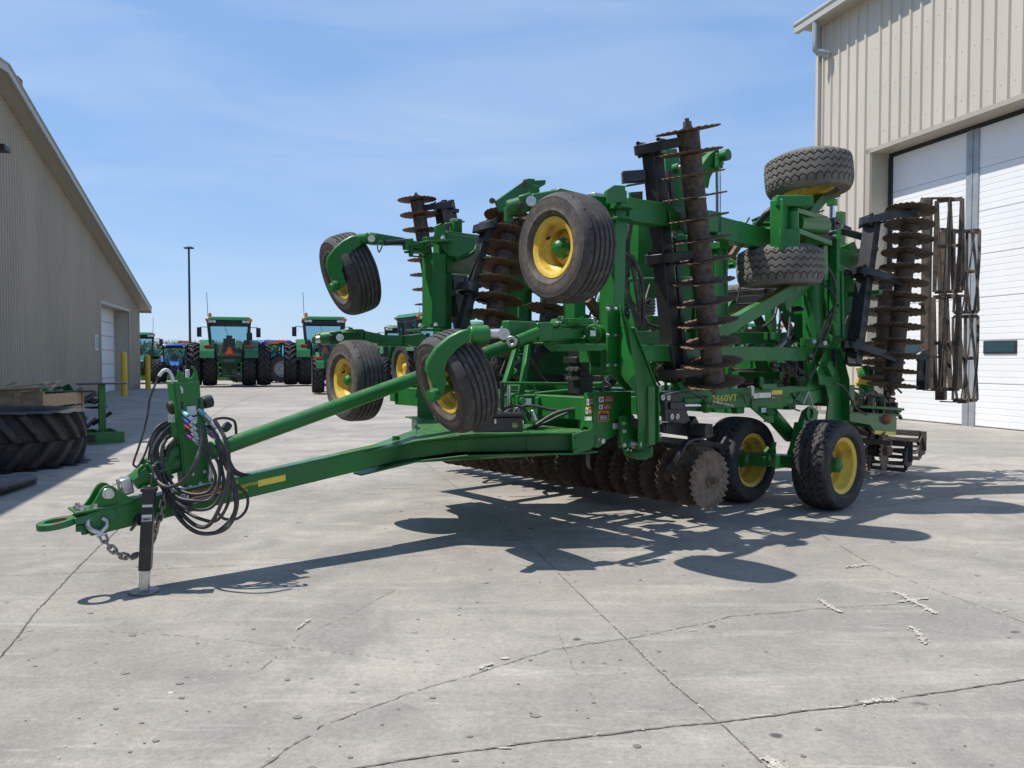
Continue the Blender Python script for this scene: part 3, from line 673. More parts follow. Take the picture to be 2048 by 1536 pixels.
def rim_mesh(name, RD, W, side=1, nut=6, recess=.30, hubr=.055, m=None, hub=True, cap=.07, hubm=None):
    """dish rim; the outer side is +X * side"""
    mb = MB(); r = RD / 2; w_ = W * .40
    prof = [(-w_ - .004, r + .014), (-w_ + .006, r + .012), (-w_ + .012, r - .012), (-w_ * .45, r - .030), (-w_ * .15, r - .045), (w_ * .3, r - .045), (w_ * .55, r - .020), (w_ - .012, r - .012), (w_ - .006, r + .012), (w_ + .004, r + .014),
            (w_ + .004, r + .004), (w_ - .012, r - .024), (w_ * .5, r - .034), (w_ * .28, r - .058), (-w_ * .15, r - .058)]
    mb.lathe([(x * side, q) for x, q in prof], (0, 0, 0), (1, 0, 0), 56, m or YELLOW)
    mb.lathe([(x * side, q) for x, q in [(-w_, r - .02), (-w_ * .45, r - .042), (-w_ * .15, r - .06)]], (0, 0, 0), (1, 0, 0), 56, m or YELLOW)
    xd = W * (.5 - recess) * side * .4
    rr = r - .058
    mb.lathe([(-w_ * .1 * side, rr), (xd - .02 * side, rr * .86), (xd, rr * .62), (xd, hubr * 1.3), (xd + .01 * side, 0.001)], (0, 0, 0), (1, 0, 0), 56, m or YELLOW)
    mb.lathe([(-w_ * .1 * side - .012 * side, rr), (xd - .03 * side, rr * .86), (xd - .014 * side, rr * .62), (xd - .014 * side, 0.001)], (0, 0, 0), (1, 0, 0), 56, m or YELLOW)
    for i in range(nut):
        a = 2 * math.pi * i / nut; p = Vector((xd, math.cos(a) * rr * .50, math.sin(a) * rr * .50))
        mb.cyl(p, p + Vector((.022 * side, 0, 0)), .014, 6, m=STEEL)
    a = .9; p = Vector((xd * .5 + w_ * .4 * side, math.cos(a) * rr * 1.0, math.sin(a) * rr * 1.0)); mb.cyl(p, p + Vector((.03 * side, -.01, -.01)), .009, 8, m=DARKSEAL)
    if hub:
        hm = hubm or GREEN
        mb.lathe([(xd, hubr * 1.25), (xd + .02 * side, hubr * 1.2), (xd + .025 * side, hubr), (xd + cap * side, hubr * .9), (xd + (cap + .02) * side, hubr * .55), (xd + (cap + .025) * side, .001)], (0, 0, 0), (1, 0, 0), 24, hm)
        mb.cyl((xd - .02 * side, 0, 0), (-w_ * side, 0, 0), hubr * 1.3, 20, m=hm)
    return mb.mesh(name, None, smooth=30)
def add_wheel(parent, pos, axis, rim, tyre, name='wheel', up=UP, spin=0.0, scale=1.0):
    M4 = frame(pos, axis, up) @ Matrix.Rotation(spin, 4, 'X') @ Matrix.Scale(scale, 4)
    wv = inst(name, rim, parent, M4); t = bpy.data.objects.new('tyre', tyre); COL.objects.link(t); t.parent = wv; return wv

# ------------------------------------------------------------------ tractors (local +Y = forward, origin under rear axle)
T_LUGR = tyre_mesh('ag_tyre_rear', 1.98, 0.60, 1.10, 'lug', RUBBER, NT=264, lugs=21)
T_LUGF = tyre_mesh('ag_tyre_front', 1.48, 0.46, .80, 'lug', RUBBER, NT=220, lugs=18)
T_LUGN = tyre_mesh('ag_tyre_narrow', 1.30, 0.34, .75, 'lug', RUBBER, NT=200, lugs=17)
RIM_R = rim_mesh('ag_rim_rear', 1.10, .50, nut=10, recess=.3, hubr=.14, cap=.10, hubm=YELLOW)
RIM_F = rim_mesh('ag_rim_front', .80, .46, nut=8, recess=.3, hubr=.10, hubm=YELLOW)
def wheel_local(root, x, y, r, rim, tyre, sc=1.0, steer=0.0):
    s = 1 if x > 0 else -1; ax = Vector((s * math.cos(steer), s * math.sin(steer), 0))
    return add_wheel(root, Vector((x, y, r * sc)), ax, rim, tyre, spin=random.uniform(0, .3), scale=sc)
GREYRIM = RIM_R.copy(); GREYRIMF = RIM_F.copy()
for _m in (GREYRIM, GREYRIMF):
    for _i, _x in enumerate(_m.materials):
        if _x is YELLOW: _m.materials[_i] = GALV
def tractor(loc, rot, label, sc=1.0, dual=True, col=GREEN2, roofc=None, smv=True, fdual=False, lites=True, small=False, antenna=True, mirrors=True, grille=True, exhaust=1, group=None):
    r = thing('tractor', label, 'tractor', loc, rot, group, local=True); r.scale = (sc, sc, sc)
    RR, FR = (.99, .74) if not small else (.80, .52)
    ks = 1.0 if not small else .81; roofc = roofc or col
    y2 = 2.95 if not small else 2.1
    for sx in (-1, 1):
        wheel_local(r, sx * (.82 if not small else .72), 0, .99, (GREYRIM if col is BLUE else RIM_R), T_LUGR, ks)
        if dual: wheel_local(r, sx * 1.45, 0, .99, (GREYRIM if col is BLUE else RIM_R), T_LUGR, ks)
        wheel_local(r, sx * (.95 if not small else .66), y2, .74, (GREYRIMF if col is BLUE else RIM_F), T_LUGF, ks * (.92 if small else 1))
        if fdual: wheel_local(r, sx * 1.5, y2, .74, RIM_F, T_LUGF, ks)
    k = ks
    mb = MB(); mb.box(-.34 * k, -.45 * k, .55 * k, .34 * k, 1.2 * k, 1.15 * k, col); mb.box(-.2 * k, 1.0 * k, .5 * k, .2 * k, y2 + .2, .95 * k, DGREY)
    mb.cyl((-1.75 * k if dual else -.9 * k, 0, .99 * k), (1.75 * k if dual else .9 * k, 0, .99 * k), .10 * k, 14, m=DGREY); mb.cyl((-.9 * k, y2, .72 * k), (.9 * k, y2, .72 * k), .10 * k, 12, m=DGREY)
    mb.box(-.5 * k, -.6 * k, 1.05 * k, .5 * k, .1 * k, 1.30 * k, col)
    for sx in (-1, 1):                                  # lift arms, links
        mb.bar((sx * .42 * k, -.35 * k, 1.2 * k), (sx * .48 * k, -.95 * k, 1.02 * k), .09 * k, .12 * k, m=col); mb.bar((sx * .48 * k, -.95 * k, 1.02 * k), (sx * .46 * k, -.95 * k, .55 * k), .05 * k, .05 * k, m=col)
        mb.bar((sx * .36 * k, -.2 * k, .55 * k), (sx * .46 * k, -1.1 * k, .50 * k), .07 * k, .10 * k, m=col); mb.cyl((sx * .30 * k, -.62 * k, .7 * k), (sx * .30 * k, -.62 * k, 1.25 * k), .045 * k, 10, m=col)
    mb.bar((-.46 * k, -1.12 * k, .48 * k), (.46 * k, -1.12 * k, .48 * k), .08 * k, .08 * k, m=DGREY)
    for i in range(4): mb.obox(((-.21 + .14 * i) * k, -.64 * k, .98 * k), Vector((.045 * k, 0, 0)), Vector((0, .06 * k, 0)), UP * .11 * k, DGREY)
    mb.bar((0, -.3 * k, .42 * k), (0, -1.15 * k, .42 * k), .12 * k, .06 * k, m=DGREY); mb.cyl((0, -.7 * k, .72 * k), (0, -.5 * k, .72 * k), .11 * k, 14, m=DGREY)
    mb.build('body', None, r, bevel=.01)
    mb = MB(); hz0, hz1 = (.95, 1.62) if not small else (.72, 1.28)
    c = [(-.36 * k, 1.1 * k, hz0), (.36 * k, 1.1 * k, hz0), (.30 * k, y2 + .62 * k, hz0), (-.30 * k, y2 + .62 * k, hz0), (-.40 * k, 1.1 * k, hz1 + .12), (.40 * k, 1.1 * k, hz1 + .12), (.30 * k, y2 + .45 * k, hz1 - .12), (-.30 * k, y2 + .45 * k, hz1 - .12)]
    mb.box8([Vector(x) for x in c], col); hd = mb.build('hood', None, r, bevel=.06)
    if grille:
        mb = MB(); yy = y2 + .60 * k; mb.obox((0, yy, hz0 + .2), Vector((.24 * k, 0, 0)), Vector((0, .05, 0)), UP * .17, DGREY)
        for sx in (-1, 1): mb.obox((sx * .19 * k, yy - .02, hz0 + .42), Vector((.08 * k, 0, 0)), Vector((0, .05, 0)), UP * .05, LAMPW)
        mb.build('grille', None, hd)
    for sx in (-1, 1):                                   # fenders
        mb = MB()
        x0, x1 = sx * .62 * k, sx * (1.2 if not small else 1.0) * k; pts = []
        for i in range(9):
            a = R(-20 + 130 * i / 8); pts.append((math.cos(a) * -1.08 * k if False else -math.sin(a - R(35)) * 1.07 * k, math.cos(a - R(35)) * 1.07 * k + .99 * k))
        for (ya, za), (yb, zb) in zip(pts[:-1], pts[1:]):
            lo = [Vector((x0, ya, za)), Vector((x1, ya, za)), Vector((x1, yb, zb)), Vector((x0, yb, zb))]
            n = Vector((0, -(zb - za), (yb - ya))).normalized() * (-.03); mb.box8(lo + [p + n for p in lo])
        mb.build('fender', col, r)
    for sx in (-1, 1):
        mb = MB(); mb.obox((sx * .86 * k, -.80 * k, 1.80 * k), Vector((.17 * k, 0, 0)), Vector((0, .03, 0)), UP * .045); mb.build('tail_light', REDM, r, bevel=.01)
    # cab
    zb, zt = 1.30 * k, 2.80 * k; ya, yb = -.62 * k, 1.10 * k; wb, wt = .74 * k, .86 * k
    mb = MB(); cs = {}
    for sx in (-1, 1):
        for (y, nm) in ((ya, 'r'), (yb, 'f')): cs[(sx, nm)] = (Vector((sx * wb, y, zb)), Vector((sx * wt, y - (.12 * k if nm == 'r' else .05 * k), zt)))
    for (a, b_) in cs.values(): mb.bar(a, b_, .10 * k, .10 * k, side=Vector((1, 0, 0)))
    for nm in 'rf': mb.bar(cs[(-1, nm)][0], cs[(1, nm)][0], .08 * k, .12 * k, side=Vector((0, 1, 0))); mb.bar(cs[(-1, nm)][1], cs[(1, nm)][1], .08 * k, .16 * k, side=Vector((0, 1, 0)))
    for sx in (-1, 1): mb.bar(cs[(sx, 'r')][0], cs[(sx, 'f')][0], .06 * k, .12 * k, side=Vector((1, 0, 0))); mb.bar(cs[(sx, 'r')][1], cs[(sx, 'f')][1], .06 * k, .1 * k, side=Vector((1, 0, 0))); mb.bar((sx * wb, .25 * k, zb), (sx * wt, .2 * k, zt), .05 * k, .07 * k, side=Vector((1, 0, 0)))
    mb.box(-.7 * k, ya + .04, zb - .16 * k, .7 * k, yb, zb)
    mb.bar((-.2 * k, ya - .07 * k, zt - .1), (.15 * k, ya - .02 * k, zb + .45 * k), .02, .02)
    mb.build('cab_frame', DGREY, r, bevel=.012)
    mb = MB()
    for nm, o in (('r', -.012), ('f', .012)):
        a, b_, c_, d = cs[(-1, nm)][0], cs[(1, nm)][0], cs[(1, nm)][1], cs[(-1, nm)][1]; mb.add([p + Vector((0, o, 0)) for p in (a, b_, c_, d)], [(0, 1, 2, 3)])
    for sx in (-1, 1): a, b_, c_, d = cs[(sx, 'r')][0], cs[(sx, 'f')][0], cs[(sx, 'f')][1], cs[(sx, 'r')][1]; mb.add([p + Vector((sx * .005, 0, 0)) for p in (a, b_, c_, d)], [(0, 1, 2, 3)])
    mb.build('window', CABG, r)
    mb = MB(); mb.obox((0, .15 * k, zb + .10 * k), Vector((.26 * k, 0, 0)), Vector((0, .25 * k, 0)), UP * .1 * k); mb.obox((0, -.10 * k, zb + .48 * k), Vector((.25 * k, 0, 0)), Vector((0, .07 * k, 0)), UP * .36 * k)
    mb.obox((0, -.10 * k, zb + .90 * k), Vector((.13 * k, 0, 0)), Vector((0, .05 * k, 0)), UP * .08 * k); mb.obox((.45 * k, .2 * k, zb + .25 * k), Vector((.1 * k, 0, 0)), Vector((0, .2 * k, 0)), UP * .1 * k)
    mb.tube(cr([(.18 * k * math.cos(a / 8 * 6.283), .62 * k + .06 * k * math.sin(a / 8 * 6.283), zb + .55 * k + .17 * k * math.sin(a / 8 * 6.283)) for a in range(8)], 2, True), .015, 6, closed=True)
    mb.build('seat', DGREY, r, bevel=.03)
    mb = MB(); zz = zt + .07 * k; w_ = .98 * k
    mb.box(-w_ * .95, ya - .22 * k, zz - .05 * k, w_ * .95, yb + .18 * k, zz + .04 * k, DGREY)
    pts = [(-w_, ya - .30 * k), (w_, ya - .30 * k), (w_ * 1.0, yb + .2 * k), (w_ * .8, yb + .32 * k), (-w_ * .8, yb + .32 * k), (-w_, yb + .2 * k)]
    lo = [Vector((x, y, zz + .042 * k)) for x, y in pts]; hi = [Vector((x * .86, y * .9, zz + .20 * k)) for x, y in pts]; n = 6
    mb.add(lo + hi, [tuple(range(n - 1, -1, -1)), tuple(range(n, 2 * n))] + [(i, (i + 1) % n, n + (i + 1) % n, n + i) for i in range(n)], roofc)
    rf = mb.build('cab_roof', None, r, bevel=.035)
    for sx in (-1, 1):
        for q in ((.62, .78) if not small else (.7,)):
            for yy, dd in ((ya - .26 * k, -1), (yb + .27 * k, 1)):
                mb = MB(); mb.ball((sx * q * k, yy, zz - .01), .075 * k, 10, sq=(1.25, .5, .8)); mb.build('work_light', LAMPW, rf)
        mb = MB(); mb.obox((sx * .86 * k, ya - .29 * k, zz + .06 * k), Vector((.10 * k, 0, 0)), Vector((0, .04, 0)), UP * .045 * k, ORANGE); mb.obox((sx * .86 * k, yb + .24 * k, zz + .06 * k), Vector((.10 * k, 0, 0)), Vector((0, .04, 0)), UP * .045 * k, ORANGE); (mb.build('warning_light', None, rf) if col is not BLUE else None)
    if lites:
        mb = MB(); mb.lathe([(0, .07), (.12, .07), (.2, .05), (.22, .001)], (-.78 * k, ya, zz + .16 * k), UP, 14); mb.build('beacon', ORANGE, rf)
    if antenna:
        mb = MB(); mb.cyl((-.86 * k, ya, zz + .1), (-.90 * k, ya, zz + 1.25), .012, 5); mb.build('antenna', DGREY, rf)
    if dual:
        for sx in (-1, 1):
            mb = MB(); mb.tube(cr([(sx * .9, -.55, 1.78), (sx * 1.25, -.6, 1.88), (sx * 1.6, -.6, 1.95), (sx * 1.95, -.6, 1.96)], 4), .03, 8, DGREY); mb.obox((sx * 1.85, -.6, 1.96), Vector((.24, 0, 0)), Vector((0, .03, 0)), UP * .045, ORANGE); mb.build('marker_arm', None, r)
    if exhaust:
        mb = MB(); mb.cyl((.88 * k, 1.15 * k, 1.2 * k), (.88 * k, 1.15 * k, 2.45 * k), .13 * k, 14); mb.cyl((.88 * k, 1.15 * k, 2.45 * k), (.88 * k, 1.15 * k, 2.85 * k), .06 * k, 12); mb.build('exhaust_stack', DGREY, r)
    if mirrors:
        for sx in (-1, 1):
            mb = MB(); mb.tube([(sx * .86 * k, yb, zt - .12 * k), (sx * 1.25 * k, yb + .1, zt - .1 * k)], .018, 6); mb.obox((sx * 1.28 * k, yb + .1, zt - .34 * k), Vector((.10 * k, 0, 0)), Vector((0, .03, 0)), UP * .22 * k); mb.build('mirror', DGREY, r, bevel=.01)
    if smv:
        mb = MB(); q = Vector((0, -.70 * k, 1.55 * k)); s_ = .23 * k
        for z_, sc_, m_ in ((0, 1.0, REDM), (-.012, .66, ORANGE)):
            tri = [q + Vector((-s_ * 1.05 * sc_, z_, -s_ * .6 * sc_)), q + Vector((s_ * 1.05 * sc_, z_, -s_ * .6 * sc_)), q + Vector((s_ * .12 * sc_, z_, s_ * 1.1 * sc_)), q + Vector((-s_ * .12 * sc_, z_, s_ * 1.1 * sc_))]
            mb.slab(tri, .01, Vector((0, -1, 0)), m_)
        mb.build('slow_vehicle_sign', None, r)
        mb = MB(); mb.box(-.42 * k, -.66 * k, 1.26 * k, .42 * k, -.55 * k, 1.50 * k); mb.build('rear_panel', col, r)
    return r
CABG = bpy.data.materials.new('cab_window_glass'); CABG.use_nodes = True
_n = CABG.node_tree; _n.nodes.clear(); _o = _n.nodes.new('ShaderNodeOutputMaterial'); _mx = _n.nodes.new('ShaderNodeMixShader'); _t = _n.nodes.new('ShaderNodeBsdfTransparent'); _g = _n.nodes.new('ShaderNodeBsdfGlossy')
_t.inputs['Color'].default_value = (.52, .72, .78, 1); _g.inputs['Roughness'].default_value = .03; _g.inputs['Color'].default_value = (.75, .9, .95, 1)
_fr = _n.nodes.new('ShaderNodeFresnel'); _fr.inputs['IOR'].default_value = 1.5
_n.links.new(_fr.outputs['Fac'], _mx.inputs['Fac']); _n.links.new(_t.outputs['BSDF'], _mx.inputs[1]); _n.links.new(_g.outputs['BSDF'], _mx.inputs[2]); _n.links.new(_mx.outputs['Shader'], _o.inputs['Surface'])
def gp(px, Y): return (P(px, 720, Y).x, Y, 0)
def va(px): return math.atan((1024 - px) / FPX)   # heading straight away from the yard's viewpoint
tractor(gp(459, 40.6), va(459), 'big green tractor seen from behind with dual wheels and an orange triangle on its back', 1.18, exhaust=1)
tractor(gp(648, 42.5), va(648) + .04, 'big green tractor seen from behind, its cab rising above the smaller tractor parked before it', 1.22, exhaust=0)
tractor(gp(672, 32.0), va(668) + .05, 'smaller green tractor with a front tyre showing left of the raised implement wheel', 1.02, dual=False, small=True, smv=False, antenna=False, lites=False)
tractor(gp(852, 33.5), math.pi + va(852) + .42, 'green tractor facing the yard at an angle, orange beacon on its roof', 1.10, dual=False, smv=False, antenna=False)
tractor(gp(806, 44), math.pi + va(800), 'green tractor behind the angled one, showing only the left end of its cab roof', 1.08, dual=True, smv=False, lites=False)
tractor(gp(975, 38), math.pi + va(975), 'green tractor whose cab glass shows between the upright disc stacks', 1.05, dual=True, smv=False, lites=False)

tractor(gp(1512, 36), .05, 'green tractor with an orange triangle seen through the gap under the diagonal brace', 1.0, dual=True)
tractor(gp(276, 47.5), math.pi + va(276), 'green tractor half hidden behind the corner of the shed', 1.0, dual=False, smv=False, lites=False)
tractor(gp(349, 50), math.pi + va(349), 'small blue tractor with a blue cab roof facing the yard, next to the yellow bollard', .98, dual=False, small=True, col=BLUE, smv=False, lites=False, antenna=False, exhaust=0)
tractor(gp(552, 48.5), math.pi - .9, 'blue tractor parked between the two big dual-wheeled green tractors', 1.06, dual=False, small=True, col=BLUE, smv=False, lites=False, antenna=False, exhaust=0)

# ------------------------------------------------------------------ things in the shade on the left
T_BIG = tyre_mesh('big_lug_tyre', 2.05, .74, 1.15, 'lug', None or RUBBER, NT=400, lugs=21)
c = P(5, 884, 10.2)
bt = bpy.data.objects.new('tractor_tyre', T_BIG); COL.objects.link(bt); bt.rotation_euler = (R(-3), R(90 + 1.5), .3); bt.location = (c.x, 10.2, .385)
tag(bt, 'huge black lugged tractor tyre lying flat on the concrete at the left edge', 'tyre')
mb = MB(); a, b_ = G(-60, 985, .11), G(68, 957, .07); d = (b_ - a).normalized(); n_ = 40; vs = []
s_ = Vector((-d.y, d.x, 0))
ringo = []; ringi = []
for q, rr, ry in ((a, .17, .10), (a.lerp(b_, .55), .14, .085), (b_, .085, .055)):
    for (k_, w_) in ((1.0, 0), (.86, 1)):
        for i in range(24):
            t = 2 * math.pi * i / 24; vs.append(q + s_ * math.cos(t) * rr * k_ + UP * math.sin(t) * ry * k_)
fs = []
for sgm in range(2):
    for w_ in range(2):
        for i in range(24):
            A = (sgm * 2 + w_) * 24; B = ((sgm + 1) * 2 + w_) * 24; fs.append((A + i, A + (i + 1) % 24, B + (i + 1) % 24, B + i))
for e_ in (0, 2):
    for i in range(24): A = e_ * 48; fs.append((A + i, A + (i + 1) % 24, A + 24 + (i + 1) % 24, A + 24 + i))
mb.add([v + Vector((-.05, 0, 0)) for v in vs], fs)
f0 = G(-60, 948, .01); mb.slab([a - UP * .10 + Vector((0, .15, 0)), b_ - UP * .065 + Vector((.0, .05, 0)), b_ - UP * .065 + Vector((-.3, .45, 0)), a + Vector((-.2, .7, -.10))], .02, UP)
tag(mb.build('rubber_mat', HOSE), 'rolled black rubber mat lying in front of the huge tyre', 'rubber mat')
# wooden crate
o = P(36, 840, 12.2); o.z = 0
cr_ = thing('wooden_crate', 'open wooden crate with loose splintered boards behind the huge tyre', 'crate', o)
mb = MB(); hx, hy, hz = .72, .5, .98
for sx in (-1, 1):
    for i in range(4): mb.obox(o + Vector((0, sx * hy, 0.12 + i * .22)), Vector((hx, 0, 0)), Vector((0, .012, 0)), UP * .095)
    for i in range(4): mb.obox(o + Vector((sx * hx, 0, 0.12 + i * .22)), Vector((.012, 0, 0)), Vector((0, hy, 0)), UP * .095)
mb.obox(o + UP * .06, Vector((hx, 0, 0)), Vector((0, hy, 0)), UP * .02); mb.build('side_board', WOOD, cr_)
for x in (-.7, -.35, 0, .35, .7):
    for sx in (-1, 1): mb = MB(); mb.obox(o + Vector((x, sx * (hy + .035), .46)), Vector((.045, 0, 0)), Vector((0, .02, 0)), UP * .46); mb.build('post', WOOD, cr_)
mb = MB(); rn = random.Random(5)
for (p0, p1) in (((-.6, -.5, .98), (.80, -.55, 1.16)), ((-.3, -.2, 1.0), (.25, -.3, 1.18)), ((.1, .1, .98), (.65, 0, 1.16)), ((-.8, -.1, 1.04), (.1, .3, 1.02)), ((.0, -.5, 1.02), (.82, -.40, 1.10)), ((-1.05, -.5, .85), (-.75, -.45, 1.22)), ((-.95, -.1, .9), (-.70, -.1, 1.25))):
    mb.bar(o + Vector(p0) - UP * .10, o + Vector(p1) - UP * .10, .14, .018, side=Vector((0, 1, .2)))
mb.build('loose_board', WOOD, cr_)
# pallet of green brackets + steel stand
o = P(160, 860, 12.9); o.z = 0
ps = thing('parts_stand', 'green steel stand with flat top plates holding dark parts, beyond the huge tyre', 'steel stand', o)
d1 = Vector((.80, .60, 0)).normalized(); d2 = Vector((-d1.y, d1.x, 0))
mb = MB()
for sx in (-.42, .42): mb.bar(o - d1 * .75 + d2 * sx + UP * .11, o + d1 * .6 + d2 * sx + UP * .11, .06, .18, side=d2, m=GREEN)
for t in (-.7, -.2, .3, .56): mb.bar(o + d1 * t - d2 * .42 + UP * .17, o + d1 * t + d2 * .42 + UP * .17, .08, .05, side=d1, m=GREEN)
for t in (-.5, 0.1): mb.obox(o + d1 * t - d2 * .455 + UP * .11, d1 * .06, d2 * .004, UP * .06, DARKSEAL)
mb.build('base', GREEN, ps, bevel=.004)
for t, s__, z in ((.32, -.1, 1.00), (-.18, -.2, .88)):
    mb = MB(); q = o + d1 * t + d2 * s__; mb.obox(q + UP * (z / 2 + .1), d1 * .05, d2 * .05, UP * (z / 2 - .1)); mb.build('post', GREEN, ps)
    mb = MB(); mb.obox(q + UP * z, d1 * .36, d2 * .16, UP * .012); mb.build('top_plate', DGREY, ps)
mb = MB(); rn = random.Random(8)
for i in range(26):
    q = o + d1 * rn.uniform(-.9, .25) + d2 * rn.uniform(-.25, .3) + UP * rn.uniform(.2, .75); a = Vector((rn.uniform(-1, 1), rn.uniform(-1, 1), rn.uniform(-.5, 1))).normalized()
    mb.bar(q, q + a * rn.uniform(.15, .4), rn.uniform(.04, .12), rn.uniform(.02, .06), side=Vector((rn.random(), rn.random(), rn.random())))
mb.build('stacked_parts', BLACK, ps)
o = P(100, 830, 13.4); o.z = 0
gb = thing('bracket_pile', 'pile of glossy green steel brackets between the crate and the steel stand', 'steel parts', o)
mb = MB(); rn = random.Random(12)
for i in range(34):
    q = o + Vector((rn.uniform(-.30, .42), rn.uniform(-.3, .35), rn.uniform(.2, .95 - .15 * rn.random()))); a = Vector((rn.uniform(-1, 1), rn.uniform(-1, 1), rn.uniform(-.7, .9))).normalized()
    mb.bar(q, q + a * rn.uniform(.15, .34), rn.uniform(.10, .2), .02, side=Vector((rn.random() - .5, rn.random() - .5, rn.random())))
    if i % 3 == 0: mb.cyl(q, q + a * .16, .05, 12)
mb.build('bracket', GREEN, gb, bevel=.004)
mb = MB(); mb.box(o.x - .5, o.y - .4, 0, o.x + .4, o.y + .4, .12, WOOD); mb.box(o.x - .5, o.y - .4, .125, o.x + .4, o.y + .4, .20, BLACK); mb.build('pallet', None, gb)
# ================================================================== the tillage implement
IM = thing('tillage_implement', 'big green folded disc tillage implement with yellow-rimmed wheels, parked across the yard', 'farm implement', UV(4, 0, 0))
def straps(mb, pts, w, t, side, m=None):      # flat bar bent along a path: width along side
    pts = [Vector(p) for p in pts]; vs = []; k = len(pts)
    for i, p in enumerate(pts):
        d = (pts[min(i + 1, k - 1)] - pts[max(i - 1, 0)]).normalized(); s = (side - d * side.dot(d)).normalized(); n = d.cross(s)
        vs += [p - s * w / 2 - n * t / 2, p + s * w / 2 - n * t / 2, p + s * w / 2 + n * t / 2, p - s * w / 2 + n * t / 2]
    fs = [(0, 1, 2, 3), tuple(4 * (k - 1) + j for j in (3, 2, 1, 0))]
    for i in range(k - 1):
        for j in range(4): fs.append((4 * i + j, 4 * i + (j + 1) % 4, 4 * i + 4 + (j + 1) % 4, 4 * i + 4 + j))
    mb.add(vs, fs, m)
def part(name, m, fn, parent=None, bevel=.004, smooth=38):
    mb = MB(); fn(mb); return mb.build(name, m, parent or IM, bevel=bevel, smooth=smooth)
def beam(name, p0, p1, w, h, side=None, m=None, parent=None, bevel=.006, **k):
    mb = MB(); mb.bar(p0, p1, w, h, side, None, **k); return mb.build(name, m or GREEN, parent or IM, bevel=bevel)
def rod(name, p0, p1, r, m=None, n=16, parent=None):
    mb = MB(); mb.cyl(p0, p1, r, n); return mb.build(name, m or CHROME, parent or IM)
def plate(name, pts, t, nrm, m=None, parent=None, bevel=.003):
    mb = MB(); mb.slab(pts, t, nrm); return mb.build(name, m or GREEN, parent or IM, bevel=bevel)
def bolts(pts, axis, r=.014, m=None, parent=None):
    for p in pts:
        mb = MB(); mb.cyl(p, Vector(p) + axis * r * 1.0, r * 1.35, 12); mb.cyl(Vector(p) + axis * r * .5, Vector(p) + axis * r * 2.0, r * .85, 6); mb.build('bolt', m or STEEL, parent or IM)

# ---- tongue
b0, b1 = S(280, 1020, 0), S(780, 904, 0); BD = (b1 - b0).normalized(); BU = EV.cross(BD).normalized(); BU = BU if BU.z > 0 else -BU
TA = b0 - BD * .30; TB = b1 + BD * .42
tongue = beam('tongue', TA, TB, .13, .150, EV, bevel=.010)
def quad(mb, pxs, v, lift, m): # decal on a side plane, corners in pixels
    pts = [S(px, py, v) for px, py in pxs]; mb.slab(pts, lift, EV, m)
mb = MB(); quad(mb, [(516, 961), (571, 949), (571, 961), (516, 973.5)], .0665, .0012, LYEL)
p = S(460, 977, .0678); text_into(mb, 'Soil\nManagement\nSystem', p, BD, BU, .040, LYEL, align='LEFT')
quad(mb, [(359, 987), (444, 969), (445, 990), (360, 1009)], .0665, .0010, LBLK)
quad(mb, [(372, 984.5), (444, 969.5), (444, 975.5), (372, 990.5)], .0678, .0008, LORG); quad(mb, [(361, 988.5), (378, 985), (378, 996), (361, 999.5)], .0678, .0010, LBLW)
quad(mb, [(382, 995), (444, 982), (444, 985), (382, 998)], .0678, .0010, LORG); quad(mb, [(361, 1001), (371, 999), (371, 1005), (361, 1007)], .0678, .0010, LBLW)
text_into(mb, 'WARNING', S(408, 980, .069), BD, BU, .022, LBLK)
for i, (x, y) in enumerate([(366, 992), (372, 990)]): mb.cyl(S(x, y, .0685), S(x, y, .0685) + EV * .001, .006, 8, m=LBLK); mb.bar(S(x, y + 2, .069), S(x - 2, y + 6, .069), .001, .005, m=LBLK)
for y in (992, 996): mb.bar(S(384, y, .069), S(440, y - 12, .069), .001, .003, side=EV, m=LBLW)
for y in (0, 3.5, 7): mb.bar(S(384, 1001 + y, .069), S(425, 992 + y, .069), .001, .003, side=EV, m=LBLW)
mb.build('decal', None, tongue)
rod('stub_pipe', S(792, 886, 0), S(792, 872, 0) + UP * .0, .028, GREEN)
# hitch eye
HO = S(113, 1047, 0)
def hitch(mb):
    n = 36; Ro, Ri, t = .098, .058, .038
    vs = []
    for z in (-t / 2, t / 2):
        for rr in (Ro, Ri):
            for i in range(n):
                a = 2 * math.pi * i / n; vs.append(HO + BD * math.cos(a) * rr * 1.05 + EV * math.sin(a) * rr + BU * z)
    fs = []
    for i in range(n):
        j = (i + 1) % n; fs += [(i, j, n + j, n + i), (2 * n + i, 3 * n + i, 3 * n + j, 2 * n + j), (i, 2 * n + i, 2 * n + j, j), (n + i, n + j, 3 * n + j, 3 * n + i)]
    mb.add(vs, fs)
    a = HO + BD * .082; b_ = HO + BD * .30 + BU * .004
    mb.bar(a, b_, .135, .036, EV, w1=.15, h1=.085); mb.bar(b_, TA + BD * .02 , .15, .085, EV, w1=.126, h1=.13)
part('hitch_eye', GRUST, hitch)
PT = lambda px, py, v: S(px, py, v)
top0 = S(143, 1022, 0); top1 = S(300, 988, 0)
part('clevis_plate', GREEN, lambda mb: (mb.bar(top0, S(230, 1006, 0), .21, .014, EV), mb.bar(S(230, 1006, 0), top1 + UP * 0, .15, .014, EV, w1=.10)))
lug = [(172, 1020), (186, 1002), (197, 982), (204, 972.5), (212, 969), (221, 970), (229, 975), (240, 985), (267, 998), (262, 1003), (215, 1015)]
for v in (.055, -.085): plate('clevis_lug', [S(x, y, .04) - EV * (.04 - v) for x, y in lug], .028, EV)
rod('clevis_pin', S(216, 987, .055) - EV * .16, S(216, 987, .055) + EV * .052, .024, STEEL); 
part('clevis_pin_washer', STEEL, lambda mb: mb.cyl(S(216, 987, .083), S(216, 987, .083) + EV * .008, .034, 20))
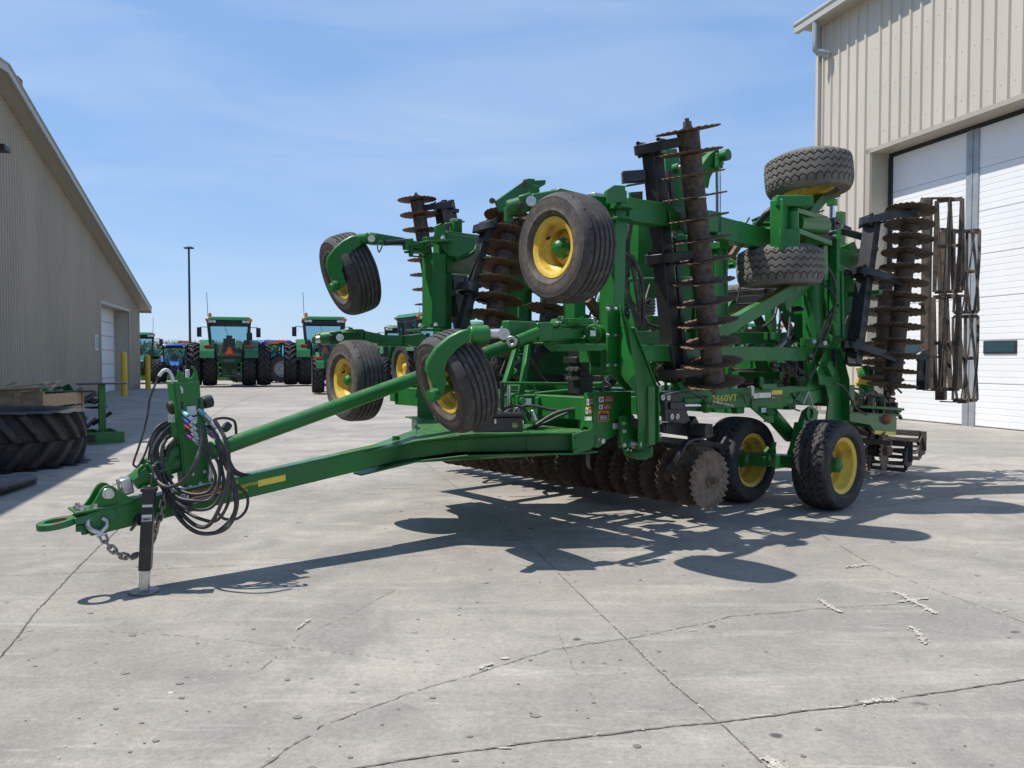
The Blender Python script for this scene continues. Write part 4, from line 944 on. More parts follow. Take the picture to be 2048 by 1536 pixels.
bolts([S(155, 1017, .04), S(190, 1019, .08), S(163, 1021, .07)], UP, .017)
part('hitch_bolt', GRUST, lambda mb: (mb.cyl(S(163, 1048, 0), S(163, 1062, 0), .035, 6), mb.cyl(S(169, 1055, 0), S(169, 1069, 0), .018, 10)))
# ---- upper levelling link
U0, U1 = S(262, 962, 0), S(1092, 663, 0); UDr = (U1 - U0).normalized()
rod('levelling_tube', S(330, 936, 0), U1, .054, GREEN, 28)
def head(mb):
    a = S(266, 966, 0); b_ = S(296, 946, 0); mb.cyl(a, b_, .052, 8, r1=.078); mb.cyl(b_, b_ + UDr * .035, .098, 14); mb.cyl(b_ + UDr * .035, b_ + UDr * .08, .075, 14); mb.cyl(b_ + UDr * .08, b_ + UDr * .11, .092, 14)
    mb.cyl(b_ + UDr * .11, b_ + UDr * .42, .060, 20)
    for i in range(8):
        an = 2 * math.pi * i / 8; d, s, t = orth(UDr, UP); c = b_ + s * math.cos(an) * .088 + t * math.sin(an) * .088; mb.cyl(c - UDr * .012, c + UDr * .12, .013, 6)
part('link_head', GREEN, head)
part('link_head_block', STEEL, lambda mb: (mb.bar(S(238, 975, 0) , S(262, 968, 0), .11, .10, EV),), bevel=.012)
part('link_elbow', GREEN, lambda mb: mb.tube(cr([S(332, 938, 0), S(336, 918, 0), S(346, 906, 0), S(366, 900, 0)], 5), .062, 14))
# ---- mast with hoses
mv = .09
mast = [(349, 766), (399, 762), (402, 800), (407, 835), (418, 930), (424, 964), (372, 975), (366, 900), (358, 840), (353, 800)]
ms = plate('mast', [S(x, y, mv) for x, y in mast], .014, -EV)
part('mast_flange', GREEN, lambda mb: (mb.slab([S(349, 766, mv), S(353, 800, mv), S(358, 840, mv), S(366, 900, mv), S(372, 975, mv), S(372, 975, mv) - EV * .12, S(366, 900, mv) - EV * .12, S(349, 766, mv) - EV * .12], .012, -EU),
     mb.slab([S(402, 800, mv), S(424, 964, mv), S(424, 964, mv) - EV * .12, S(402, 800, mv) - EV * .12], .012, EU)), ms)
hk = [(545, 60), (565, 55), (598, 105), (606, 80), (624, 92), (618, 138), (640, 160), (690, 152), (722, 120), (730, 70), (702, 15), (722, 12), (762, 60), (776, 120), (786, 190), (560, 208), (540, 150)]
plate('hose_hook', [S(260 + x / 5.69, 730 + y / 5.69, mv - .02) for x, y in hk], .02, -EV, parent=ms)
part('hook_pin', LBLW, lambda mb: mb.cyl(S(375, 756, mv - .05), S(375, 739, mv - .05), .013, 12), ms)
for x, y0, y1 in ((364, 803, 822), (398, 798, 818)): part('slot', DARKSEAL, lambda mb: mb.slab([S(x - 2.6, y0, mv + .001), S(x + 2.6, y0 - .3, mv + .001), S(x + 3.2, y1, mv + .001), S(x - 2, y1, mv + .001)], .002, EV), ms, bevel=0)
part('oval_hole', LBLW, lambda mb: mb.slab([S(x, y, mv + .001) for x, y in ((360, 772), (364, 774), (366, 779), (366, 786), (363, 787), (362, 780))], .001, EV), ms, bevel=0)
mb = MB(); quad(mb, [(373, 811), (391, 809), (394, 829), (376, 832)], mv + .0015, .001, LBLW); quad(mb, [(373, 811), (391, 809), (391.3, 811), (373.3, 813)], mv + .003, .001, LBLK); quad(mb, [(377, 834), (394, 831), (395, 842), (379, 845)], mv + .0015, .001, LBLW); quad(mb, [(377, 834), (394, 831), (394.3, 833), (377.3, 836)], mv + .003, .001, LBLK); mb.build('label', None, ms)
bolts([S(385, 948, mv), S(400, 966, mv), S(409, 943, mv), S(380, 973, mv)], EV, .008, parent=ms)
part('cable_float', DGREY, lambda mb: mb.cyl(S(336, 817, .02), S(356, 811, .02), .042, 20), bevel=.014)
part('cable_float', DGREY, lambda mb: mb.cyl(S(404, 806, .0), S(425, 801, .0), .042, 20), bevel=.014)
part('hose_bracket', GREEN, lambda mb: (mb.bar(S(351, 830, mv - .03), S(353, 874, mv - .03), .05, .035, EU), mb.bar(S(346, 832, mv - .03), S(348, 870, mv - .03), .03, .01, EU)), ms)
part('strainer', STEEL, lambda mb: [mb.bar(S(336 + i * 3, 829, mv - .01), S(337 + i * 3, 845, mv - .01), .004, .004) for i in range(5)] + [mb.bar(S(336, 831 + i * 5, mv - .01), S(349, 829 + i * 5, mv - .01), .004, .004) for i in range(3)], ms, bevel=0)
rnd = random.Random(4)
CPL = [(367, 824, CTEAL), (368, 837, CBLUE), (370, 848, CRED), (372, 856, DGREY), (374, 867, CPUR)]
CPR = [(400, 822, CTEAL), (411, 838, STEEL), (414, 850, DGREY), (416, 858, STEEL), (418, 866, CPUR)]
ends = []
for k, (lst, vv, dx, dy) in enumerate(((CPL, .13, 25, 23), (CPR, .10, 22, 20))):
    for i, (x, y, c) in enumerate(lst):
        a = S(x - 3, y - 2, mv); q1 = S(x + dx * .45, y + dy * .42, vv + .03); q2 = S(x + dx, y + dy, vv + .05)
        def f(mb, a=a, q1=q1, q2=q2, c=c, i=i):
            r = .0115 if i else .015
            mb.cyl(a, a.lerp(q1, .35), r, 12, m=STEEL); mb.cyl(a.lerp(q1, .38), q1, r * 1.12, 14, m=c); mb.cyl(q1, q1.lerp(q2, .45), r * .95, 12, m=STEEL); mb.cyl(q1.lerp(q2, .5), q1.lerp(q2, .75), r * 1.15, 6, m=STEEL); mb.cyl(q1.lerp(q2, .75), q2, r * .9, 12, m=STEEL)
        part('coupler', None, f, bevel=0); ends.append((q2, k, i, x + dx, y + dy))
def hose(pts, r=.0105, vs=None, m=None, n=10, name='hose'):
    mb = MB(); q = [S(*p) if isinstance(p, tuple) else p for p in pts]; mb.tube(cr(q, 8), r, n); return mb.build(name, m or HOSE, IM)
# big loops hanging under the couplers
loops = [
 [(402, 853, .18), (405, 880, .19), (395, 920, .20), (372, 955, .19), (340, 975, .15), (318, 966, .11), (308, 940, .08), (307, 900, .05), (320, 870, .03), (345, 848, .0)],
 [(404, 866, .16), (420, 900, .17), (436, 930, .18), (437, 965, .18), (420, 1000, .18), (385, 1003, .16), (350, 990, .12), (325, 950, .08), (313, 905, .05), (322, 872, .02), (346, 853, .0)],
 [(424, 856, .17), (446, 900, .18), (462, 950, .19), (460, 1000, .19), (435, 1040, .18), (400, 1038, .16), (365, 1020, .12), (335, 985, .09), (315, 940, .06), (310, 895, .04), (325, 862, .02), (347, 850, .0)],
 [(430, 840, .16), (450, 880, .19), (459, 930, .20), (452, 985, .20), (424, 1045, .19), (392, 1050, .16), (358, 1020, .12), (328, 975, .08), (306, 925, .05), (308, 880, .03), (330, 852, .0)],
 [(434, 870, .15), (452, 920, .17), (470, 985, .18), (468, 1030, .18), (440, 1062, .18), (405, 1068, .17), (372, 1050, .13), (345, 1010, .1), (320, 955, .06), (303, 905, .04), (312, 865, .02), (340, 845, .0)],
 [(437, 880, .14), (444, 930, .15), (446, 975, .17), (420, 1015, .17), (380, 1018, .15), (350, 1000, .12), (330, 970, .09), (318, 935, .06), (316, 900, .04), (328, 875, .02), (348, 860, .0)],
 [(440, 885, .13), (465, 960, .15), (472, 1010, .16), (455, 1052, .17), (420, 1066, .17), (385, 1062, .15), (352, 1025, .11), (330, 985, .08), (305, 935, .05), (300, 900, .03), (316, 862, .0), (345, 842, .0)],
 [(398, 882, .14), (408, 905, .15), (424, 935, .16), (430, 960, .16), (415, 985, .16), (382, 988, .14), (352, 975, .10), (335, 950, .07), (326, 915, .05), (330, 885, .03), (350, 868, .01)],
]
for i, l in enumerate(loops): hose([(x + rnd.uniform(-2, 2), y + rnd.uniform(-2, 2), v) for x, y, v in [(a, b_, c_ if c_ < .08 else .08 + (c_ - .08) * 2.6) for a, b_, c_ in l]], .0125 if i % 3 == 0 else .0105)
hose([(455, 965, .13), (480, 975, .12), (495, 995, .12), (492, 1020, .13), (475, 1037, .14), (450, 1038, .15), (435, 1025, .15)], .0095)
hose([(430, 838, -.02), (450, 836, -.04), (468, 842, -.05), (472, 860, -.06), (472, 876, -.06)], .009)
hose([(436, 875, .05), (450, 905, .06), (462, 935, .07), (476, 945, .07), (492, 950, .03)], .010)
hose([(432, 880, .05), (442, 910, .06), (455, 940, .06), (470, 948, .07), (488, 952, .03)], .010)
hose([(440, 885, .05), (456, 915, .05), (468, 938, .06), (484, 948, .05), (500, 950, .02)], .010)
hose([(336, 985, .10), (326, 945, .09), (324, 900, .08), (331, 880, .06)], .012)
hose([(300, 988, .14), (304, 960, .14), (309, 930, .12), (322, 925, .12)], .006)
hose([(350, 880, .06), (338, 895, .05), (330, 925, .05), (322, 950, .06)], .014)
hose([(308, 930, .12), (318, 950, .10), (332, 980, .10), (345, 1000, .11), (385, 1010, .14)], .012)
cable = [(348, 764, .08), (342, 748, .08), (334, 740, .08), (326, 742, .08), (318, 752, .07), (310, 770, .06), (299, 800, .05), (296, 825, .05), (288, 860, .04), (279, 890, .03), (268, 922, .03), (268, 931, .03), (276, 932, .03), (289, 910, .03), (298, 885, .03), (308, 862, .02), (322, 848, .01), (336, 843, .0)]
hose(cable, .0065)
hose(cable[:5], .0105, m=LBLW, name='cable_wrap')
part('electric_plug', STEEL, lambda mb: (mb.cyl(S(418, 914, .12), S(420, 930, .12), .011, 12), mb.cyl(S(420, 930, .12), S(421, 945, .12), .014, 12), mb.cyl(S(421, 945, .12), S(419, 957, .12), .017, 12), mb.cyl(S(419, 957, .12), S(418, 962, .12), .012, 12)), bevel=.002)
part('hose_clamp', DGREY, lambda mb: mb.cyl(S(448, 850, -.05), S(458, 858, -.05), .035, 18), bevel=.01)
# ---- jack
JY = 4.60
JT, JM, JB = P(299, 979, JY), P(290.5, 1139, JY), P(288, 1184, JY)
jk = part('jack', BLACK, lambda mb: (mb.bar(JT, JM, .068, .068, Vector((1, .25, 0))), mb.bar(P(299, 975, JY), P(298, 983, JY), .085, .08, Vector((1, .25, 0)))))
part('inner_tube', STEEL, lambda mb: mb.bar(JM, JB, .054, .054, Vector((1, .25, 0))), jk)
JF = Vector((JB.x, JB.y, .012))
part('foot', CHAINM, lambda mb: (mb.lathe([(0, .001), (0, .088), (.010, .086), (.014, .06), (.014, .001)], JF - UP * .010, UP, 28), mb.cyl(JF, JB, .036, 14)), jk)
jd = (JM - JT).normalized(); jx = Vector((1, .25, 0)).normalized(); jn = -jx.cross(jd).normalized(); jn = jn if jn.y < 0 else -jn
mb = MB(); 
for t0, t1, m_ in ((.085, .185, LBLW), (.100, .145, LBLK), (.160, .180, LBLW)):
    a = JT + jd * t0 + jn * .0345; b_ = JT + jd * t1 + jn * .0345; mb.slab([a - jx * .028, a + jx * .028, b_ + jx * .028, b_ - jx * .028], .0012 + .0006 * (m_ is LBLK), jn, m_)
for i in range(9): a = JT + jd * .168 + jn * .0368 + jx * (-.016 + .004 * i); mb.slab([a - jx * .0008, a + jx * .0012, a + jx * .0012 + jd * .012, a - jx * .0008 + jd * .012], .0006, jn, LBLK)
mb.build('label', None, jk)
part('jack_handle', BLACK, lambda mb: (mb.cyl(P(262, 1060, JY + .1), P(272, 1047, JY + .06), .010, 10), mb.cyl(P(270, 1040, JY + .1), P(284, 1040, JY + .05), .035, 12)), jk)
# shackle, chain
part('shackle', STEEL, lambda mb: (mb.tube(cr([S(194, 1036, .02), S(177, 1040, .06), S(177, 1052, .07), S(187, 1061, .09), S(204, 1066, .10)], 6), .014, 10), mb.tube(cr([S(205, 1036, .08), S(213, 1042, .09), S(213, 1052, .10), S(206, 1060, .10), S(200, 1068, .10)], 6), .014, 10),
   mb.cyl(S(193, 1031, .04), S(195, 1050, .04), .021, 16), mb.cyl(S(195, 1070, .10), S(214, 1067, .10), .010, 10), mb.cyl(S(193, 1071, .10), S(197, 1070, .10), .015, 6)))
LK = MB(); pts = []
for i in range(20):
    a = 2 * math.pi * i / 20; pts.append(Vector((math.cos(a) * .014 + (.014 if math.cos(a) > 0 else -.014), math.sin(a) * .0165, 0)))
LK.tube(pts, .0076, 8, closed=True); LKM = LK.mesh('chain_link', CHAINM)
path = cr([S(205, 1070, .10), S(210, 1082, .11), S(222, 1096, .12), (S(236, 1108, .12)), S(255, 1114, .11), S(275, 1110, .06), S(292, 1098, .02), S(306, 1075, .02), S(313, 1055, .06), S(320, 1030, .09), S(326, 1005, .09), S(328, 985, .08)], 40)
acc = 0; last = path[0]; k = 0; ch = None
for i in range(1, len(path)):
    acc += (path[i] - path[i - 1]).length
    if acc >= .041:
        acc = 0; d = (path[i] - last); mid = (path[i] + last) / 2; last = path[i]
        M4 = frame(mid, d, UP if abs(d.normalized().z) < .9 else EU) @ Matrix.Rotation(R(90) * (k % 2) + rnd.uniform(-.3, .3), 4, 'X')
        if ch is None: ch = inst('safety_chain', LKM, IM, M4); A = Matrix.Translation(-ORG[IM]) @ M4
        else: 
            o = bpy.data.objects.new('chain_link', LKM); COL.objects.link(o); o.parent = ch
            o.matrix_basis = A.inverted() @ (Matrix.Translation(-ORG[IM]) @ M4)
        k += 1

# ---- front cross frame (arrow-shaped top and bottom plates with webs)
ZT = .862; ZB = ZT - .155
fr = [(1.95, .06), (2.32, .22), (2.56, .52), (2.74, .74), (3.0, .90), (3.17, 1.03), (3.42, 1.06), (3.42, -1.15), (3.10, -1.17), (3.06, -1.0), (3.00, -.85), (2.86, -.60), (2.70, -.36), (2.50, -.12), (1.95, -.07)]
def tz(u, z): return z - (max(0, 2.62 - u)) * .225
for z, n_ in ((ZT, 'frame_top_plate'), (ZB, 'frame_bottom_plate')): plate(n_, [UV(u, v, tz(u, z)) for u, v in fr], -.014, UP)
def web(mb, pts, off):
    for (a, b_) in zip(pts[:-1], pts[1:]):
        A, B = UV(a[0], a[1], 0), UV(b_[0], b_[1], 0); d = (B - A).normalized(); n = Vector((d.y, -d.x, 0)) * off
        z0a, z1a, z0b, z1b = tz(a[0], ZB) + .001, tz(a[0], ZT) - .015, tz(b_[0], ZB) + .001, tz(b_[0], ZT) - .015
        q = [A + UP * z0a, B + UP * z0b, B + UP * z1b, A + UP * z1a]; mb.box8(q[:2] + [B + UP * z0b - n, A + UP * z0a - n] + [q[3], q[2], B + UP * z1b - n, A + UP * z1a - n])
part('frame_web', GREEN, lambda mb: web(mb, [(2.25, .05), (2.58, .38), (2.98, .73), (3.30, .95)], .012))
part('frame_web', GREEN, lambda mb: web(mb, [(2.52, -.10), (2.88, -.62), (3.14, -1.12)], -.012))
part('frame_web', GREEN, lambda mb: web(mb, [(3.36, 1.04), (3.36, -1.12)], .012))
part('frame_web', GREEN, lambda mb: web(mb, [(2.3, .02), (3.35, .25)], .012))
part('frame_end_plate', GREEN, lambda mb: mb.slab([S(1143, 868, 1.04), S(1176, 859, 1.07), S(1187, 858, 1.09), S(1186, 893, 1.09), S(1176, 900, 1.08), S(1146, 908, 1.04)], .014, EV))
bolts([S(1150, 875, 1.055), S(1150, 897, 1.055)], EV, .007, DARKSEAL)
# toolbox on the plate
t0 = G(948, 866, ZT); t1 = G(1046, 864.5, ZT); tx = (t1 - t0).normalized(); ty = Vector((-tx.y, tx.x, 0)); tw = (t1 - t0).length; th_ = .125
TBX = part('toolbox', BLACK, lambda mb: mb.obox((t0 + t1) / 2 + ty * .10 + UP * (th_ / 2 - .006), tx * tw / 2, ty * .10, UP * (th_ / 2 - .008)), bevel=.006)
part('lid', BLACK, lambda mb: (mb.obox((t0 + t1) / 2 + ty * .098 + UP * (th_ + .004), tx * (tw / 2 + .006), ty * .107, UP * .012),), TBX)
part('handle', STEEL, lambda mb: (mb.tube(cr([t0 + tx * .10 + ty * .1 + UP * (th_ + .02), t0 + tx * .10 + ty * .06 + UP * (th_ + .035), t0 + tx * .21 + ty * .06 + UP * (th_ + .035), t0 + tx * .21 + ty * .1 + UP * (th_ + .02)], 5), .006, 8)), TBX)
part('latch', STEEL, lambda mb: (mb.obox(t0 + tx * tw * .43 + UP * .085 - ty * .004, tx * .008, ty * .004, UP * .018),), TBX, bevel=.002)
mb = MB(); c = t0 + tx * tw * .83 + UP * .052 - ty * .0015; q = .019
def rrect(c, q, lift, m):
    pts = []
    for i in range(24):
        a = 2 * math.pi * i / 24; e = .55; pts.append(c + tx * q * math.copysign(abs(math.cos(a)) ** e, math.cos(a)) + UP * q * math.copysign(abs(math.sin(a)) ** e, math.sin(a)))
    mb.slab([p - ty * lift for p in pts], .0008, -ty, m)
rrect(c, q, 0, LYEL); rrect(c, q * .90, .001, LGRN)
deer = [(-.72, .50), (-.45, .38), (-.50, .10), (-.25, .18), (.30, .12), (.50, -.05), (.62, -.40), (.42, -.18), (.20, -.20), (.35, -.55), (.05, -.30), (-.30, -.12), (-.62, -.55), (-.48, -.10), (-.60, .05), (-.62, .25)]
mb.slab([c + tx * x * q + UP * z * q - ty * .002 for x, z in deer], .0008, -ty, LYEL); mb.build('emblem', None, TBX)

# ---- side plate with decals, lower lugs
V1 = 1.08
sp = [(1190, 784), (1262, 783), (1264, 862), (1244, 862), (1232, 870), (1215, 880), (1206, 890), (1196, 896), (1184, 893), (1180, 880), (1186, 850)]
SP = plate('side_plate', [S(x, y, V1) for x, y in sp], .02, -EV)
u1 = EU.dot(S(1190, 820, V1) - E0)
plate('front_plate', [F(x, y, u1) for x, y in ((1168, 786), (1190, 784), (1187, 850), (1184, 893), (1179, 868), (1177, 858), (1168, 852), (1162, 862), (1158, 872))], .018, EU, parent=SP)
def decal(mb, f, x0, y0, x1, y1, nrm, kind, word, xd, sk=0):
    cs = [(x0, y0), (x1, y0 + sk), (x1, y1 + sk), (x0, y1)]
    bot = [f(x, y) for x, y in cs]; top = {'d': LRED, 'w': LORG, 'n': LBLK}[kind]
    mb.slab([p + nrm * .001 for p in bot], .001, nrm, top)
    A = lambda fx, fy: bot[0].lerp(bot[1], fx).lerp(bot[3].lerp(bot[2], fx), fy)
    def rect(a, b_, c_, d, m, l): mb.slab([A(a, b_) + nrm * l, A(c_, b_) + nrm * l, A(c_, d) + nrm * l, A(a, d) + nrm * l], .0006, nrm, m)
    wide = (x1 - x0) > (y1 - y0)
    if kind == 'n': rect(0.0, .22, 1, 1, LBLW, .0022); word = None
    elif wide: rect(.02, .08, .30, .95, LBLW, .0022); rect(.33, .38, .98, .93, LBLK, .0022)
    else: rect(.06, .26, .94, .93, LBLK if kind == 'd' or y1 - y0 < 22 else LBLW, .0022)
    for i in range(3): 
        if kind != 'n': rect(.38 if wide else .15, .46 + i * .15, .92 if wide else .85, .52 + i * .15, LBLW if not (kind == 'w' and not wide and y1 - y0 >= 22) else LBLK, .0030)
    if wide: rect(.10, .25, .16, .8, LBLK, .003); rect(.16, .45, .24, .6, LBLK, .003)
    if word: text_into(mb, word, A(.64 if wide else .5, .16 if not wide else .2), xd, UP, (A(0, 0) - A(0, 1)).length * .20, LBLW if kind == 'd' else LBLK, lift=.0032)
mb = MB(); fS = lambda x, y: S(x, y, V1)
decal(mb, fS, 1197, 793, 1228, 805, EV, 'd', 'DANGER', EU, -1); mb.build('decal', None, SP); mb = MB(); decal(mb, fS, 1197, 809, 1223, 819, EV, 'd', 'DANGER', EU, -1); mb.build('decal', None, SP); mb = MB(); decal(mb, fS, 1196, 822, 1217, 843, EV, 'w', 'WARNING', EU, -.5); mb.build('decal', None, SP); mb = MB()
decal(mb, fS, 1225, 843, 1237, 858, EV, 'n', None, EU)
mb.build('decal', None, SP)
mb = MB(); fF = lambda x, y: F(x, y, u1); xdF = EV
decal(mb, fF, 1174, 797, 1189, 811, -EU, 'd', 'DANGER', xdF, 0); mb.build('decal', None, SP); mb = MB(); decal(mb, fF, 1171.5, 814, 1188, 828, -EU, 'w', 'WARNING', xdF, 0); mb.build('decal', None, SP); mb = MB(); decal(mb, fF, 1170, 831, 1184, 841, -EU, 'n', None, xdF)
mb.build('decal', None, SP)
rod('frame_pin', S(1195, 881, V1), S(1195, 881, V1) + EV * .06, .020, STEEL); rod('frame_pin_collar', S(1192, 880, V1), S(1192, 880, V1) + EV * .01, .036, GREEN)
plate('pin_bracket', [S(x, y, 1.13) for x, y in ((1236, 832), (1248, 830), (1258, 850), (1278, 868), (1283, 880), (1280, 893), (1270, 900), (1262, 896), (1236, 895))], .03, EV)
bolts([S(x, y, 1.165) for x, y in ((1246, 846), (1246, 862), (1246, 890))], EV, .012)
rod('wing_pin', S(1265, 887, 1.15), S(1265, 887, 1.15) + EV * .075, .021, STEEL); rod('wing_pin_washer', S(1265, 887, 1.16), S(1265, 887, 1.16) + EV * .012, .038, STEEL)
plate('lower_bracket', [S(x, y, 1.14) for x, y in ((1243, 896), (1262, 903), (1290, 900), (1304, 896), (1303, 912), (1290, 919), (1272, 919), (1250, 912))], .012, EV)
part('lower_bracket', GREEN, lambda mb: mb.slab([S(1252, 900, 1.13), S(1300, 896, 1.13), S(1303, 915, 1.25), S(1272, 920, 1.25)], .01, EV + UP))
bolts([S(1254, 899, 1.155), S(1260, 901, 1.155)], EV, .007)
# ---- near front upright: column plus bent lit plate
UC = beam('front_upright', S(1231, 382, 1.12), S(1223, 745, 1.12), .13, .12, EV)
plate('upright_cap', [S(x, y, 1.19) for x, y in ((1212, 380), (1226, 371), (1246, 372), (1250, 405), (1212, 408))], .02, EV, parent=UC)
plate('upright_bracket', [S(x, y, 1.20) for x, y in ((1211, 608), (1232, 608), (1232, 740), (1265, 776), (1250, 782), (1212, 742))], .018, EV, parent=UC)
bolts([S(x, y, 1.22) for x in (1214.5, 1230) for y in (617.5, 670, 730)], EV, .011, parent=UC)
VB = 1.235
q = dict(a=S(1233, 609, VB), b=S(1241, 611, VB), c=S(1256, 657, VB - .0), d=S(1268, 750, VB), e=S(1259, 758, VB), f=S(1272, 783, VB), g=S(1232, 741, VB))
kx = EU * -.0
def bent(mb):
    vl, vr = VB - .06, VB + .20
    A = [S(1233, 609, vl), S(1241, 611, vl + .07), S(1257, 658, vr - .04), S(1270, 750, vr), S(1259, 759, vr - .03), S(1273, 785, vr), S(1232, 741, vl)]
    mb.slab(A, .012, EV * -1)
    Bp = [S(1241, 611, vl + .07), S(1262, 655, VB - .12), S(1305, 760, VB - .12), S(1311, 772, VB - .12), S(1312, 884, VB - .12), S(1300, 893, VB - .10), S(1278, 899, VB), S(1277, 870, VB + .02), S(1277, 838, VB + .05), S(1273, 785, vr), S(1259, 759, vr - .03), S(1270, 750, vr), S(1257, 658, vr - .04)]
    mb.slab(Bp, .012, EV * -1)
part('wing_hinge_plate', GREEN, bent, bevel=.003)
part('hinge_plate_edge', GREEN, lambda mb: (mb.bar(S(1264, 655, VB - .13), S(1310, 772, VB - .13), .05, .012, EV), mb.bar(S(1311, 772, VB - .13), S(1312, 884, VB - .13), .07, .012, EV), mb.slab([S(1294, 773, VB - .02), S(1308, 773, VB - .02), S(1308, 890, VB - .02), S(1295, 890, VB - .02)], .012, EV)))
bolts([S(1319, 845, 1.12), S(1319, 870, 1.12)], EV, .010); bolts([S(1242, 654, VB + .045), S(1273, 782, VB + .05)], EV, .006, DARKSEAL)

# ---- frame rails
RV = .98
rail = beam('side_rail', S(1316, 804, RV), S(1700, 785, RV), .11, .172, EV)
FV = RV + .056
for n_, x0, x1 in (('a', 1440, 1440),): pass
mb = MB(); p = S(1449.5, 797, FV); text_into(mb, '2660VT', p, EU, UP, .088, LYEL, lift=.001, xs=1.38)
quad(mb, [(1543.5, 780.5), (1564.5, 780), (1564.5, 788.5), (1543.5, 789.5)], FV, .001, LYEL)
mb.build('decal', None, rail); mb = MB()
decal(mb, lambda x, y: S(x, y, FV), 1544, 794, 1563, 804, EV, 'd', 'DANGER', EU); mb.build('decal', None, rail)
mb = MB(); decal(mb, lambda x, y: S(x, y, FV + .03), 1522, 813, 1532, 825, EV, 'n', None, EU); mb.build('decal', None, rail)
part('rail_seam', GREEN, lambda mb: (mb.bar(S(1444, 779, FV), S(1444, 800, FV), .002, .006, side=EV), mb.tube(cr([S(x, y, FV) for x, y in ((1478, 789), (1485, 790), (1492, 806), (1499, 812), (1504, 800), (1500, 789))], 4), .006, 6), mb.bar(S(1504, 793, FV), S(1519, 793, FV), .012, .01), mb.bar(S(1504, 802, FV), S(1519, 802, FV), .012, .01)), rail)
ua = plate('cylinder_arch', [S(x, y, RV + .05) for x, y in ((1500, 800), (1570, 795), (1572, 812), (1538, 816), (1543, 830), (1545, 845), (1535, 846), (1500, 816))], .02, EV)
part('wheel_cylinder', GREEN, lambda mb: (mb.cyl(S(1543, 829, 1.0), S(1580, 872, 1.0), .07, 20), mb.cyl(S(1536, 822, 1.0), S(1545, 832, 1.0), .045, 16), mb.cyl(S(1540, 824, .92), S(1540, 824, 1.10), .035, 14)))
plate('wheel_lever', [S(x, y, 1.05) for x, y in ((1603, 822), (1615, 813), (1626, 822), (1624, 840), (1580, 930), (1566, 928))], .06, EV)
part('lever_ring', GREEN, lambda mb: mb.lathe([(0, .05), (0, .075), (.02, .075), (.02, .05), (0, .05)], S(1618, 827, 1.11), EV, 20))
plate('side_gusset', [S(x, y, RV + .06) for x, y in ((1583, 786), (1640, 780), (1640, 800), (1620, 812), (1600, 806), (1590, 800))], .012, EV)
hose([(1600, 785, 1.06), (1590, 800, 1.08), (1585, 815, 1.08), (1600, 822, 1.08)], .008); rod('link_rod', S(1617, 783, 1.08), S(1606, 808, 1.08), .007, STEEL); rod('link_rod', S(1617, 783, 1.08), S(1626, 815, 1.08), .007, STEEL)
# rear upright
plate('rear_upright', [S(x, y, 1.10) for x, y in ((1652, 690), (1672, 690), (1678, 710), (1689, 757), (1690, 845), (1650, 840), (1655, 800), (1648, 770), (1636, 770), (1632, 740), (1640, 720))], .018, EV)
part('upright_flange', GREEN, lambda mb: (mb.bar(S(1672, 690, 1.16), S(1690, 760, 1.16), .10, .012, EV), mb.bar(S(1690, 760, 1.16), S(1691, 842, 1.16), .10, .012, EV)))
part('slot_shadow', DARKSEAL, lambda mb: mb.bar(S(1618, 758, 1.125), S(1634, 732, 1.125), .004, .045, side=EV), bevel=0)
plate('rear_web', [S(x, y, 1.0) for x, y in ((1608, 722), (1652, 716), (1652, 785), (1604, 785), (1612, 760))], .03, EV)
# long beams between uprights, interior
for (a, b_, w_, h_, v) in (((1250, 676), (1608, 676), .12, .12, .45), ((1250, 706), (1648, 709), .14, .135, .95), ((1255, 640), (1420, 645), .10, .10, -.2), ((1180, 655), (1480, 660), .1, .12, -.9)):
    beam('wing_beam', S(*a, v), S(*b_, v), w_, h_)
cross = [(3.5, 1.02, .14, .18), (4.4, 1.00, .12, .16), (5.4, .98, .12, .16), (6.3, .98, .14, .16), (7.2, 1.0, .12, .14)]
for u, z, w_, h_ in cross: beam('cross_beam', UV(u, -1.9, z), UV(u, 1.0, z), w_, h_, EU)
for v in (-1.0, -.3, .35): beam('inner_rail', UV(3.4, v, 1.02), UV(7.4, v, .97), .09, .15)
beam('rear_bar', UV(7.3, -2.4, .95), UV(7.3, 1.0, .95), .12, .12, EU)
beam('far_rail', UV(3.4, -1.9, 1.05), UV(7.3, -1.9, 1.0), .10, .17)
# transport wheels
R_T = .42; T_ZIG = tyre_mesh('zigzag_tyre', .84, .37, .50, 'zig', RUBBER, NT=400, lugs=36); T_ZIGD = T_ZIG.copy(); T_ZIGD.materials[0] = RUBD
RIM_T = rim_mesh('transport_rim', .50, .37, nut=8, recess=.42, hubr=.075, cap=.10)
w1 = G(1656, 1017); w1 = Vector((w1.x, w1.y + .02, .418)); 
add_wheel(IM, w1, EV, RIM_T, T_ZIG, up=UP)
w2 = P(1478, 921, 7.62); w2.z = .418
add_wheel(IM, w2, EV, RIM_T, T_ZIG, spin=.3)
for v_, u_ in ((-1.15, 5.95), (-1.9, 5.9)): add_wheel(IM, UV(u_, v_, .418), -EV, RIM_T, T_ZIG, spin=.5)
part('axle_beam', GREEN, lambda mb: (mb.bar(w2 - EV * .1, w1 - EV * .18, .13, .12, EU), mb.bar(w2 + EV * .10, w2 + EV * .30, .05, .10, EU)))
part('axle_box', GREEN, lambda mb: (mb.bar(w1 - EV * .42 - EU * .12, w1 - EV * .18 - EU * .12, .10, .11, EU),))
beam('axle_strut', P(1541, 921, 7.35), P(1549, 884, 7.3), .035, .035, EV); beam('axle_strut', P(1530, 905, 7.4), P(1538, 895, 7.4), .04, .03, EV)
beam('axle_arm', P(1590, 920, 7.45), P(1604, 850, 7.6), .10, .14, EV)
